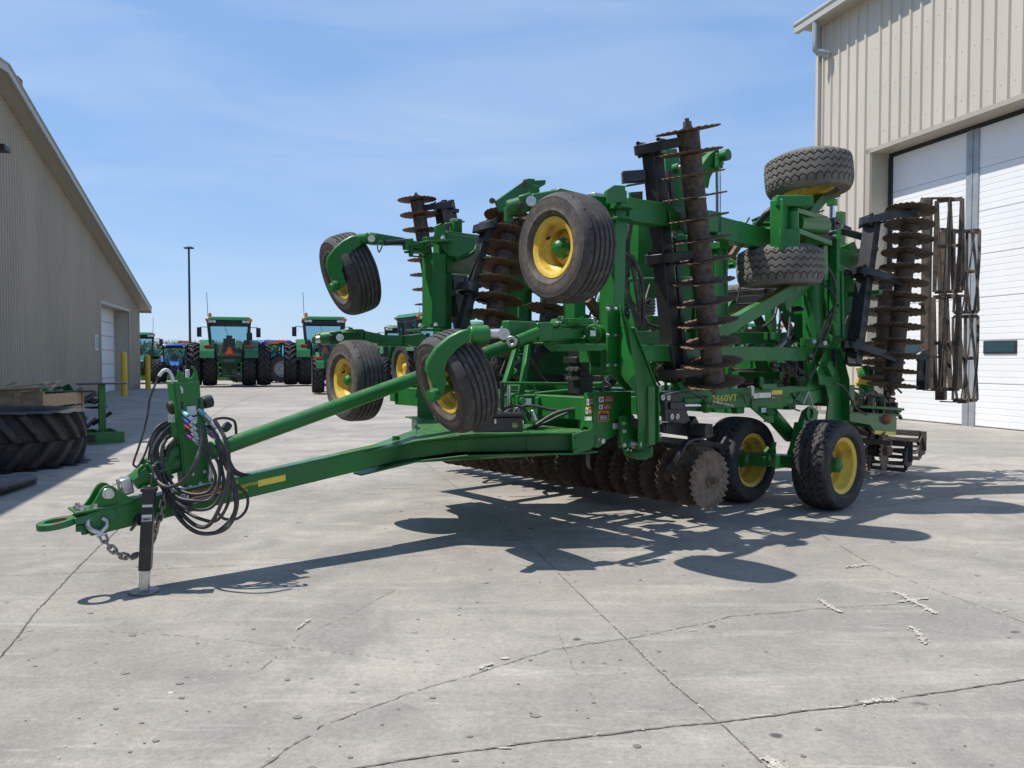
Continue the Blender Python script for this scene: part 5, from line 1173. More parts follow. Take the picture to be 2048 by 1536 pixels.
# ---- tower: upper wing beams, rock shaft, cylinders
beam('upper_beam', S(1246, 420, 1.08), S(1432, 447, 1.08), .12, .18, EV); beam('upper_beam', S(1424, 455, 1.08), S(1610, 500, 1.08), .12, .19, EV); beam('upper_beam', S(1610, 500, 1.06), S(1738, 530, 1.06), .11, .17, EV)
plate('beam_bracket', [S(x, y, 1.16) for x, y in ((1336, 420), (1346, 420), (1356, 426), (1369, 424), (1373, 470), (1352, 450), (1350, 476), (1344, 480), (1340, 455))], .014, EV)
part('bracket_eye', STEEL, lambda mb: mb.lathe([(0, .01), (0, .034), (.012, .034), (.012, .01)], S(1347, 469, 1.18), EV, 16))
YT = 6.9
plate('tower_plate', [P(x, y, YT) for x, y in ((1324, 300), (1348, 298), (1356, 330), (1362, 360), (1368, 430), (1330, 430), (1312, 400), (1312, 365), (1326, 345))], .03, EV, GRUST)
plate('tower_plate', [P(x, y, YT + .35) for x, y in ((1380, 308), (1440, 305), (1436, 320), (1418, 325), (1400, 345), (1392, 390), (1376, 420), (1352, 420), (1352, 330))], .03, EV)
part('tower_arm', GREEN, lambda mb: straps(mb, cr([P(1398, 372, 7.25), P(1404, 345, 7.25), P(1418, 325, 7.25), P(1438, 312, 7.25)], 6), .10, .16, EV))
part('rod_end', GREEN, lambda mb: (mb.cyl(P(1444, 312, 7.12), P(1444, 312, 7.12) + EV * .07, .052, 20), mb.cyl(P(1437, 308, 7.2), P(1436, 336, 7.2), .045, 14)))
plate('tower_quadrant', [P(1312 + 22 * math.cos(a / 10 * 3.14) * 1.3 + 14, 388 - 36 * math.sin(a / 10 * 3.14), YT - .05) for a in range(11)] + [P(1300, 470, YT - .05), P(1350, 470, YT - .05)], .04, EV)
rod('tower_pin', P(1349, 338, YT - .1), P(1349, 338, YT - .1) + EV * .06, .045, GREEN); rod('tower_pin_nut', P(1349, 338, YT - .12) + EV * .06, P(1349, 338, YT - .12) + EV * .09, .026, STEEL)
plate('cap_plate', [P(x, y, 6.4) for x, y in ((1256, 385), (1282, 383), (1282, 400), (1258, 402))], .02, EV, GRUST); rod('cap_bolt', P(1270, 392, 6.35), P(1270, 392, 6.35) + EV * .05, .022, RUST)
part('valve_block', STEEL, lambda mb: (mb.obox(P(1196, 398, 6.0), EU * .09, EV * .05, UP * .035), mb.cyl(P(1185, 400, 5.95), P(1215, 402, 6.0), .022, 10)), bevel=.008)
part('wing_cylinder', GREEN, lambda mb: (mb.cyl(P(1437, 492, 7.25), P(1440, 655, 7.25), .056, 22), mb.obox(P(1437, 493, 7.25), EU * .075, EV * .07, UP * .03), mb.cyl(P(1451, 496, 7.25), P(1453, 640, 7.25), .018, 10), mb.cyl(P(1424, 496, 7.25), P(1427, 640, 7.25), .018, 10)))
rod('cylinder_rod', P(1436, 334, 7.25), P(1437, 492, 7.25), .026)
part('wing_cylinder', GREEN, lambda mb: (mb.cyl(P(1667, 540, 8.0), P(1670, 672, 8.0), .058, 22), mb.obox(P(1667, 538, 8.0), EU * .075, EV * .08, UP * .03), mb.cyl(P(1683, 540, 8.0), P(1686, 676, 8.0), .02, 10), mb.cyl(P(1652, 540, 8.0), P(1654, 676, 8.0), .02, 10)))
beam('rod_clevis', P(1664, 398, 8.0), P(1664, 412, 8.0), .08, .08)
rod('cylinder_rod', P(1665, 410, 8.0), P(1662, 535, 8.0), .030)
part('upright_tube', GREEN, lambda mb: (mb.cyl(P(1624, 470, 8.1), P(1627, 694, 8.1), .105, 24), mb.bar(P(1605, 686, 8.0), P(1655, 686, 8.0), .14, .10)))
bolts([P(1628, 683, 7.85), P(1649, 686, 7.85)], -UP.cross(Vector((1, 0, 0))).normalized() * -1 if False else Vector((0, -1, 0)), .016)
beam('diagonal_brace', P(1430, 668, 6.75), P(1606, 565, 7.7), .09, .12, EV)
for x in (1352, 1385, 1412): beam('inner_upright', P(x, 470, 7.5), P(x + 4, 775, 7.5), .12, .09, EV)
beam('inner_upright', P(1277, 440, 7.4), P(1274, 780, 7.4), .10, .12, EV); beam('inner_upright', P(1600, 575, 8.3), P(1603, 680, 8.3), .11, .1, EV); beam('inner_upright', P(1540, 600, 8.8), P(1545, 780, 8.8), .09, .1, EV)
plate('inner_panel', [P(x, y, 7.7) for x, y in ((1250, 450), (1300, 440), (1420, 470), (1425, 560), (1345, 600), (1250, 590))], .03, -EU)
plate('inner_panel', [P(x, y, 7.4) for x, y in ((1352, 470), (1372, 470), (1388, 590), (1380, 660), (1362, 640))], .02, -EU)
plate('inner_panel', [P(x, y, 8.4) for x, y in ((1640, 560), (1700, 540), (1725, 600), (1700, 720), (1640, 720))], .03, -EU)
plate('inner_panel', [P(x, y, 8.6) for x, y in ((1560, 590), (1640, 580), (1640, 660), (1570, 640))], .03, -EU)
for (a, b_, r_) in (((1256, 560, 6.6), (1420, 556, 7.0), .018), ((1260, 600, 6.8), (1300, 640, 7.2), .012), ((1180, 792, 6.2), (1320, 785, 6.6), .020), ((1000, 766, 6.3), (1170, 768, 6.6), .012), ((1005, 793, 6.6), (1190, 776, 6.6), .014)):
    rod('cross_rod', P(*a), P(*b_), r_, GREEN)
# yoke of the rear raised tyres
YY = 7.0
yk = part('caster_yoke', GREEN, lambda mb: (mb.bar(P(1559, 400, YY), P(1559, 505, YY), .13, .115, EV), mb.bar(P(1548, 404, YY), P(1622, 404, YY), .14, .10, EV), mb.bar(P(1553, 482, YY), P(1595, 482, YY), .14, .20, EV)), bevel=.012)
beam('yoke_arm', P(1578, 422, YY), P(1640, 440, YY + .55), .16, .05, EV); beam('yoke_arm', P(1578, 462, YY), P(1648, 488, YY + .55), .16, .05, EV); beam('yoke_arm', P(1646, 490, YY + .5), P(1649, 560, YY + .6), .05, .08, EV)
rod('yoke_pivot', P(1585, 424, YY), P(1585, 462, YY), .055, GREEN); rod('yoke_tube', P(1590, 447, YY + .1), P(1646, 452, YY + .5), .085, GREEN)
part('yoke_horn', GREEN, lambda mb: (straps(mb, cr([P(1604, 440, YY + .4), P(1620, 415, YY + .45), P(1640, 395, YY + .5), P(1668, 384, YY + .55)], 6), .16, .10, EV),))
plate('rock_plate', [P(x, y, 7.7) for x, y in ((1505, 440), (1540, 425), (1556, 418), (1556, 470), (1512, 452))], .03, -EU)
part('lock_pin', GREEN, lambda mb: (mb.cyl(P(1510, 448, 7.3), P(1548, 448, 7.3), .022, 12), mb.cyl(P(1506, 449, 7.3), P(1518, 449, 7.3), .03, 8, m=None)))
hose([P(1553, 412, 7.2), P(1535, 425, 7.2), P(1522, 440, 7.25), P(1515, 450, 7.3)], .030, m=HOSE)
part('depth_stop', DGREY, lambda mb: [mb.cyl(P(1663, 436 + i * 9, 7.95), P(1663, 442 + i * 9, 7.95), .045 + .008 * (i % 2), 14) for i in range(4)])
rod('stop_rod', P(1630, 468, 7.9), P(1664, 462, 7.9), .012, STEEL)
# raised tyres with zigzag tread: axles nearly upright
T_ZS = tyre_mesh('zigzag_tyre_small', .79, .36, .42, 'zig', RUBD, NT=400, lugs=34); RIM_S = rim_mesh('gauge_rim', .42, .36, nut=6, recess=.3, hubr=.06)
add_wheel(IM, P(1616.5, 350, 7.3), Vector((.05, -.06, -1)), RIM_S, T_ZS, up=EU)
add_wheel(IM, P(1559.5, 533, 7.3), Vector((.02, .015, -1)), RIM_S, T_ZS, up=EU, spin=.2)
T_RIB = tyre_mesh('rib_tyre', .725, .30, .37, 'rib', RUBR, NT=240); RIM_B = rim_mesh('rib_rim', .37, .30, nut=6, recess=.28, hubr=.055, cap=.06)
T_RIBD = T_RIB.copy(); T_RIBD.materials[0] = RUBD
add_wheel(IM, P(1252, 612, 9.6), Vector((0, 0, 1)), RIM_B, T_RIBD, up=EU); add_wheel(IM, P(1490, 602, 9.6), Vector((0, .05, 1)), RIM_S, T_RIBD, up=EU, scale=1.1); add_wheel(IM, P(1490, 742, 9.3), Vector((0, .05, 1)), RIM_S, T_RIBD, up=EU)
add_wheel(IM, P(1034, 722, 8.9), EV, RIM_T, T_ZIG, spin=.7)
# ---- front raised wheels
nD = Vector((-.80, -.50, -.33)).normalized()
add_wheel(IM, P(1133, 497, 5.1), Vector((-.79, -.61, -.03)), RIM_B, T_RIB)
add_wheel(IM, P(712, 761, 6.45), Vector((-.80, -.60, 0.0)), RIM_B, T_RIB, scale=.94)
wa = P(914, 762, 5.40); wb = P(702, 548, 6.9)
add_wheel(IM, wa, nD, RIM_B, T_RIB); add_wheel(IM, wb, nD, RIM_B, T_RIB)
k1 = [(950, 855), (900, 865), (830, 900), (760, 960), (715, 1030), (703, 1080), (720, 1120), (735, 1160), (745, 1210), (800, 1235), (815, 1180), (820, 1130), (805, 1100), (830, 1030), (880, 970), (950, 925)]
part('caster_fork', GREEN, lambda mb: mb.slab([P(600 + x / 2.792, 350 + y / 2.792, 5.06) for x, y in k1], .11, (EV * -.5 + Vector((0, 1, 0))).normalized()), bevel=.014)
k2 = [(440, 135), (380, 145), (300, 190), (220, 260), (160, 340), (143, 420), (165, 480), (195, 530), (215, 600), (245, 670), (340, 590), (320, 530), (300, 470), (330, 370), (390, 290), (480, 230)]
part('caster_fork', GREEN, lambda mb: mb.slab([P(620 + x / 4.654, 440 + y / 4.654, 6.56) for x, y in k2], .11, (EV * -.5 + Vector((0, 1, 0))).normalized()), bevel=.014)
for c, Y, r_ in (((866, 790), 5.02, .045), ((666, 574), 6.5, .040)):
    part('axle_nut', GREEN, lambda mb: (mb.cyl(P(c[0] - 4, c[1] + 2, Y), P(c[0] + 6, c[1] - 1, Y + .05), r_, 8), mb.cyl(P(c[0] - 5, c[1] + 2, Y - .01), P(c[0] - 3, c[1] + 2, Y), r_ * .75, 20)), bevel=.004)
    rod('axle_stub', P(c[0], c[1], Y + .02), wa if c[0] > 700 else wb, .04, GREEN)
# near lower arm
A5 = 5.25
part('caster_arm', GREEN, lambda mb: (mb.cyl(P(938, 670, A5 - .05), P(976, 668, A5), .062, 22), mb.bar(P(1010, 663, A5 + .02), P(1100, 664, A5 + .3), .15, .075, UP, w1=.13), mb.bar(P(1085, 668, A5 + .3), P(1160, 668, A5 + .5), .085, .06, UP)), bevel=.01)
rod('arm_shaft', P(975, 668, A5), P(1008, 667, A5), .035, STEEL); part('arm_collar', GREEN, lambda mb: mb.cyl(P(1001, 667, A5), P(1007, 667, A5), .052, 20)); rod('arm_pin', P(1008, 668, A5 - .08), P(1008, 668, A5 - .05) + UP * 0, .04, STEEL)
part('spring_can', GREEN, lambda mb: (mb.cyl(P(1034, 681, A5 - .05), P(1076, 664, A5 + .05), .036, 18), mb.cyl(P(1077, 646, A5 + .08), P(1079, 684, A5 + .08), .020, 10)))
part('spring_eye', STEEL, lambda mb: (mb.lathe([(0, .016), (0, .036), (.02, .038), (.02, .016), (0, .016)], P(1024, 683, A5 - .08), Vector((-.2, -1, 0)), 18), mb.cyl(P(1028, 682, A5 - .05), P(1036, 680, A5 - .05), .01, 8)))
for y, h_ in ((652, .02), (680.5, .02), (686, .012)): beam('hinge_flange', P(1081, y, A5 + .35), P(1200, y, A5 + .75), .16, h_, EV)
part('hinge_cap', GREEN, lambda mb: (mb.cyl(P(1186, 667, 5.75), P(1201, 667, 5.95), .068, 22), mb.cyl(P(1180, 667, 5.68), P(1187, 667, 5.75), .05, 8))); part('hinge_nut', STEEL, lambda mb: mb.obox(P(1186, 667, 5.66), Vector((.022, .01, 0)), Vector((0, .01, 0)), UP * .022))
plate('hinge_base', [P(x, y, 5.75) for x, y in ((1097, 648), (1103, 638), (1160, 638), (1165, 648))], .12, EV)
part('hinge_casting', GREEN, lambda mb: (mb.slab([P(x, y, 5.7) for x, y in ((1085, 688), (1188, 688), (1190, 697), (1180, 702), (1100, 702), (1092, 696))], .12, EV), mb.cyl(P(1114, 697, 5.62), P(1124, 697, 5.62), .02, 10)))
bolts([P(x, y, 5.6) for x, y in ((1096, 651), (1118, 642), (1141, 645), (1122, 658), (1165, 640))], UP, .014, GREEN); rod('drain_plug', P(1118, 646, 5.65), P(1118, 640, 5.65), .02, LBLW)
beam('hinge_post', P(1148, 590, 5.95), P(1149, 642, 5.95), .13, .12, EV)
part('side_motor', GREEN, lambda mb: (mb.obox(P(1187, 700, 6.1), EU * .10, EV * .06, UP * .10), mb.cyl(P(1180, 735, 6.2), P(1210, 735, 6.2), .06, 14)))
part('position_sensor', STEEL, lambda mb: (mb.cyl(P(1177, 640, 5.85), P(1196, 646, 5.85), .02, 10), mb.cyl(P(1186, 636, 5.85), P(1190, 650, 5.85), .025, 8)), bevel=.003)
# near upper arm to the big wheel
part('caster_arm', GREEN, lambda mb: (mb.cyl(P(1015, 417, 5.35), P(1046, 408, 5.35), .055, 20), mb.bar(P(1040, 409, 5.3), P(1066, 402, 5.3), .10, .12, EV), mb.bar(P(1060, 400, 5.33), P(1112, 391, 5.5), .09, .075, EV), mb.bar(P(1110, 391, 5.5), P(1170, 405, 5.8), .09, .10, EV)), bevel=.012)
rod('arm_pin', P(1062, 404, 5.22), P(1062, 404, 5.22) + Vector((0, -.04, 0)), .035, STEEL); part('arm_slot', DARKSEAL, lambda mb: mb.obox(P(1042, 411, 5.23), Vector((.016, 0, 0)), Vector((0, .008, 0)), UP * .022), bevel=.006)
plate('arm_tab', [P(x, y, 5.4) for x, y in ((1007, 415), (1018, 420), (1022, 440), (1018, 447), (1008, 444))], .03, EV); part('return_spring', DGREY, lambda mb: mb.tube([P(1026 + i * .45, 438 + 4 * math.sin(i * 1.6), 5.42 + .01 * math.cos(i * 1.6)) for i in range(60)], .004, 5), smooth=60)
plate('link_plate', [P(x, y, 5.95) for x, y in ((985, 398), (988, 403), (1052, 358), (1066, 359), (1060, 375), (1040, 395), (998, 425))], .025, EV, GRUST)
plate('link_plate', [P(x, y, 6.2) for x, y in ((1062, 362), (1087, 361), (1086, 370), (1072, 378), (1070, 392), (1050, 398))], .03, EV, GREEN)
beam('link_strut', P(1062, 372, 6.1), P(1064, 402, 6.1), .09, .10, EV); bolts([P(984, 402, 5.9), P(1051, 365, 5.9)], Vector((0, -1, 0)), .016, RUST)
beam('upper_arm', P(1165, 408, 5.75), P(1240, 412, 6.0), .12, .11, EV); part('arm_flange', GREEN, lambda mb: (mb.cyl(P(1243, 413, 5.8), P(1243, 419, 5.8), .085, 22), mb.cyl(P(1243, 436, 5.8), P(1243, 441, 5.8), .085, 22), mb.cyl(P(1243, 405, 5.8), P(1243, 413, 5.8), .03, 12)))
# far lower arm
part('caster_arm', GREEN, lambda mb: (mb.cyl(P(642, 677, 6.7), P(668, 674, 6.7), .058, 20), mb.bar(P(662, 676, 6.7), P(686, 675, 6.7), .10, .12, EV), mb.bar(P(684, 673, 6.7), P(728, 672, 6.7), .09, .10, UP, w1=.085), mb.bar(P(725, 672, 6.7), P(760, 679, 6.8), .09, .085, UP), mb.bar(P(757, 681, 6.8), P(850, 683, 7.1), .10, .085, UP)), bevel=.012)
rod('arm_shaft', P(630, 679, 6.7), P(643, 678, 6.7), .033, STEEL); rod('arm_pin', P(680, 675, 6.58), P(680, 675, 6.55), .032, STEEL); part('arm_slot', DARKSEAL, lambda mb: mb.obox(P(663, 676, 6.62), Vector((.02, 0, 0)), Vector((0, .008, 0)), UP * .028), bevel=.006)
part('arm_collar', GREEN, lambda mb: mb.cyl(P(626, 679, 6.7), P(632, 679, 6.7), .045, 16)); plate('arm_top', [P(x, y, 6.65) for x, y in ((672, 663), (684, 659), (712, 659), (720, 664))], .12, EV)
plate('arm_flare', [P(x, y, 6.95) for x, y in ((800, 672), (836, 667), (846, 676), (846, 690), (836, 696), (800, 688))], .08, EV)
# far upper arm
part('caster_arm', GREEN, lambda mb: (mb.cyl(P(713, 479, 6.62), P(735, 477, 6.65), .045, 20), mb.cyl(P(735, 477, 6.6), P(748, 477, 6.65), .052, 20), mb.bar(P(745, 478, 6.65), P(808, 484, 6.85), .10, .08, UP, w1=.06), mb.bar(P(808, 484, 6.85), P(852, 500, 7.1), .06, .09, UP, w1=.08)), bevel=.008)
rod('arm_pin', P(743, 477, 6.53), P(743, 477, 6.5), .03, STEEL); rod('tow_cylinder', P(770, 486, 6.6), P(810, 483, 6.8), .024, BLACK)
part('wire_loop', GREEN, lambda mb: mb.tube(cr([P(x, y, 6.55) for x, y in ((756, 488), (760, 483), (766, 486), (760, 502), (757, 503), (755, 494))], 4, True), .006, 6, closed=True))
part('hinge_joint', GREEN, lambda mb: (mb.cyl(P(812, 478, 6.8), P(812, 500, 6.8), .03, 12), mb.cyl(P(822, 477, 6.9), P(822, 512, 6.9), .022, 10), mb.bar(P(815, 488, 6.9), P(850, 494, 7.1), .12, .03, EV), mb.bar(P(818, 503, 6.9), P(850, 505, 7.1), .12, .02, EV), mb.bar(P(820, 512, 6.9), P(848, 514, 7.1), .03, .012, EV)))
# ---- far front upright and beams
FU = beam('front_upright', P(868, 508, 7.15), P(868, 655, 7.15), .16, .16, EV); beam('front_upright_rear', P(885, 470, 7.35), P(884, 880, 7.35), .13, .13, EV)
plate('upright_gusset', [F(x, y, EU.dot(P(858, 600, 7.02) - E0)) for x, y in ((852, 508), (868, 508), (867, 545), (866, 648), (853, 648))], .012, -EU, parent=FU)
part('hinge_bracket', GREEN, lambda mb: (mb.bar(P(826, 660, 7.0), P(880, 660, 7.2), .24, .02, EV), mb.bar(P(845, 654, 7.0), P(848, 660, 7.0), .1, .03)))
part('hinge_bracket', GREEN, lambda mb: (mb.bar(P(838, 486, 7.0), P(888, 484, 7.2), .24, .02, EV), mb.bar(P(850, 481, 7.0), P(868, 480, 7.1), .06, .06, EV)))
plate('upright_cap', [P(x, y, 7.15) for x, y in ((868, 453), (878, 447), (888, 451), (890, 508), (868, 480))], .03, EV)
plate('upright_cap', [P(x, y, 7.2) for x, y in ((886, 465), (945, 476), (945, 500), (912, 515), (893, 512), (886, 500))], .03, EV)
beam('far_upper_beam', P(885, 480, 7.3), P(1046, 498, 8.6), .12, .16, EV); beam('far_mid_beam', P(884, 525, 7.3), P(1000, 535, 8.3), .12, .20, EV)
part('far_fork', GREEN, lambda mb: straps(mb, cr([P(905, 520, 7.4), P(925, 515, 7.45), P(942, 505, 7.5), P(956, 490, 7.6)], 5), .12, .03, EV)); bolts([P(886, 478, 7.1), P(872, 652, 6.95), P(841, 653, 6.9)], UP, .015, LBLW)
part('small_housing', GREEN, lambda mb: (mb.obox(P(912, 452, 7.6), EU * .05, EV * .04, UP * .07), mb.bar(P(890, 448, 7.5), P(928, 443, 7.8), .03, .02)), bevel=.01); bolts([P(903, 442, 7.5), P(912, 442, 7.5)], UP, .012)
beam('far_lower_post', P(868, 700, 7.2), P(848, 800, 7.1), .14, .12, EV); plate('far_foot', [P(x, y, 7.0) for x, y in ((838, 770), (846, 770), (870, 840), (838, 835))], .02, -EU)
for x, Y in ((1012, 8.8), (1050, 8.7), (1095, 8.9)): beam('far_inner_upright', P(x, 480, Y), P(x - 2, 790, Y), .12, .12, EV)
plate('far_inner_panel', [P(x, y, 8.7) for x, y in ((1008, 540), (1060, 540), (1052, 650), (1035, 690), (1008, 680))], .02, -EU); beam('far_inner_beam', P(1000, 505, 8.6), P(1180, 520, 9.2), .12, .2, EV); beam('far_inner_beam', P(1010, 660, 7.5), P(1180, 660, 8.5), .12, .12, EV)
# drop posts and pipes between the wheels and the toolbox
for (a, b_) in (((1034, 690), (1000, 800)), ((1056, 690), (1040, 800))): beam('strut', P(*a, 6.9), P(*b_, 6.6), .05, .04, EV)
plate('front_panel', [P(x, y, 6.9) for x, y in ((1075, 790), (1160, 778), (1160, 815), (1090, 808))], .02, -EU); beam('front_cross', P(1050, 840, 6.5), P(1160, 840, 6.3), .08, .16, EV); beam('front_cross', P(1005, 775, 7.0), P(1205, 770, 6.6), .08, .05, EV)
part('manifold', GREEN, lambda mb: (mb.obox(P(1050, 802, 6.1), EU * .09, EV * .02, UP * .045), mb.cyl(P(1045, 802, 6.02), P(1045, 802, 5.98), .028, 16, m=None)), bevel=.004)
mb = MB(); q = P(1056, 803, 6.0); mb.obox(q, Vector((.026, .01, 0)), Vector((0, .002, 0)), UP * .024, LBLW); mb.build('label', None, IM)
rod('valve_rod', P(1004, 765, 6.0), P(1004, 820, 6.0), .018, DGREY); rod('valve_rod', P(1018, 770, 6.1), P(1018, 820, 6.1), .016, STEEL)
for i, l in enumerate([[(1000, 830), (1012, 816), (1035, 812), (1050, 820), (1062, 835)], [(1010, 842), (1040, 815), (1070, 812), (1100, 820)], [(1055, 862), (1080, 845), (1115, 825), (1150, 818)], [(1052, 858), (1085, 848), (1120, 832), (1160, 815)], [(995, 832), (1020, 822), (1048, 824), (1060, 842)], [(1030, 806), (1062, 808), (1090, 818), (1160, 824)], [(985, 835), (1005, 815), (1030, 820)]]):
    hose([P(x, y, 6.0 + .03 * i) for x, y in l], .011 if i != 2 else .016)
hose([P(x, y, 6.1) for x, y in ((995, 905), (1010, 918), (1030, 922), (1048, 915), (1055, 900))], .012)
part('valve_body', STEEL, lambda mb: (mb.obox(P(1040, 822, 6.05), EU * .04, EV * .03, UP * .03), mb.cyl(P(1064, 820, 6.0), P(1072, 842, 6.0), .022, 10)), bevel=.004)
rnd = random.Random(21)
plate('gap_shade_panel', [P(x, y, 7.9) for x, y in ((1050, 690), (1200, 690), (1200, 775), (1060, 775))], .03, -EU)  # added panel behind the hinge so the see-through gap reads dark
part('gang_mount_tube', BLACK, lambda mb: (mb.bar(P(1163, 695, 6.4), P(1160, 788, 6.4), .15, .15, EV), mb.bar(P(1140, 720, 6.3), P(1178, 722, 6.5), .14, .05), mb.bar(P(1150, 738, 6.3), P(1178, 740, 6.4), .12, .03), mb.bar(P(1150, 757, 6.3), P(1178, 757, 6.4), .12, .03)))
for x, y in ((1138, 738), (1148, 738), (1138, 756), (1148, 756)): part('clamp_bolt', CHAINM, lambda mb: (mb.cyl(P(x - 4, y, 6.18), P(x + 6, y, 6.28), .012, 8), mb.cyl(P(x + 2, y, 6.2), P(x + 7, y, 6.26), .020, 6)), bevel=0)
# hydraulic hoses in the machine
for l, r_ in (([(1248, 505, 5.9), (1268, 520, 6.0), (1283, 560, 6.1), (1287, 620, 6.2), (1284, 660, 6.3)], .018), ([(1250, 512, 5.95), (1264, 530, 6.05), (1272, 575, 6.1), (1278, 620, 6.2), (1280, 660, 6.3)], .018), ([(1262, 440, 6.2), (1256, 480, 6.2), (1250, 520, 6.3), (1254, 580, 6.3), (1268, 625, 6.3), (1276, 655, 6.3)], .022),
    ([(1312, 345, 6.7), (1325, 345, 6.65), (1335, 365, 6.6), (1340, 395, 6.6), (1344, 430, 6.6)], .018), ([(1294, 350, 6.8), (1310, 342, 6.7), (1330, 348, 6.6), (1338, 380, 6.6)], .022),
    ([(1656, 535, 7.6), (1668, 560, 7.6), (1672, 600, 7.6), (1660, 650, 7.6), (1650, 680, 7.6)], .013), ([(1640, 565, 7.8), (1660, 580, 7.6), (1672, 600, 7.6), (1665, 625, 7.7)], .012), ([(1555, 600, 8.2), (1550, 630, 8.1), (1535, 648, 8.0), (1510, 660, 8.0)], .014), ([(1560, 600, 8.2), (1560, 640, 8.1), (1556, 670, 8.1)], .012),
    ([(1300, 570, 7.2), (1290, 610, 7.1), (1296, 645, 7.0), (1320, 655, 7.0)], .014), ([(1340, 655, 7.2), (1356, 640, 7.2), (1360, 655, 7.2), (1350, 690, 7.2)], .010), ([(1366, 650, 7.2), (1362, 670, 7.2), (1372, 690, 7.2)], .010), ([(1620, 760, 7.8), (1600, 740, 7.8), (1570, 720, 7.9), (1540, 712, 7.9)], .016), ([(1600, 770, 7.9), (1585, 745, 7.9), (1560, 725, 7.9)], .013),
    ([(1000, 630, 7.6), (1012, 560, 7.7), (1030, 530, 7.7), (1050, 515, 7.7)], .012), ([(1006, 650, 7.6), (1018, 590, 7.7), (1040, 545, 7.7)], .012), ([(1330, 790, 6.2), (1360, 784, 6.2), (1395, 790, 6.2), (1412, 803, 6.25), (1425, 809, 6.25)], .010)):
    hose([P(*q) for q in l], r_)
for i in range(60):
    x, y = rnd.uniform(1195, 1700), rnd.uniform(500, 780); Y = rnd.uniform(7.9, 9.6); q = P(x, y, Y); d = rnd.choice([EU, EV, UP, EU + UP, UP - EU]).normalized()
    beam('inner_fitting', q, q + d * rnd.uniform(.12, .5), rnd.uniform(.03, .10), rnd.uniform(.03, .09), EV, m=rnd.choice([GREEN, GREEN, GREEN, BLACK, RUST]), bevel=0)
# ---- disc blades
def blade_mesh(R_=.253, waves=26, amp=.0026, conc=.010, notch=.008):
    mb = MB(); n = waves * 6; rad = [.035, .07, .11, .14, .165, .20, R_ - .01, R_]; vs = []
    for side in (0, 1):
        for k, r in enumerate(rad):
            for i in range(n):
                a = 2 * math.pi * i / n; f = max(0, min(1, (r - .145) / (R_ - .145))); z = amp * math.sin(waves * a) * f * 1.4 + conc * (r / R_) ** 2
                rr = r * (1 - notch * (0.5 + .5 * math.cos(waves * a))) if k >= len(rad) - 1 else r
                th = .0036 * (1 - .5 * (k == len(rad) - 1)); vs.append((z + (th if side else -th), rr * math.cos(a), rr * math.sin(a)))
    m = len(rad); fs = []
    for side in (0, 1):
        o = side * m * n
        for k in range(m - 1):
            for i in range(n):
                j = (i + 1) % n; fs.append((o + k * n + i, o + k * n + j, o + (k + 1) * n + j, o + (k + 1) * n + i))
    for i in range(n):
        j = (i + 1) % n; fs.append(((m - 1) * n + i, (m - 1) * n + j, (2 * m - 1) * n + j, (2 * m - 1) * n + i)); fs.append((i, j, m * n + j, m * n + i))
    mb.add(vs, fs); return mb
BL_R = blade_mesh().mesh('disc_blade_rusty', RUST, smooth=50); BL_S = blade_mesh(amp=.011, notch=.012).mesh('disc_blade_soil', SOIL, smooth=50)
BL_SH = BL_S.copy(); BL_SH.materials[0] = SOIL_SHADE
BL_D = blade_mesh(amp=.0035, notch=.014).mesh('disc_blade_dark', BARST, smooth=50)
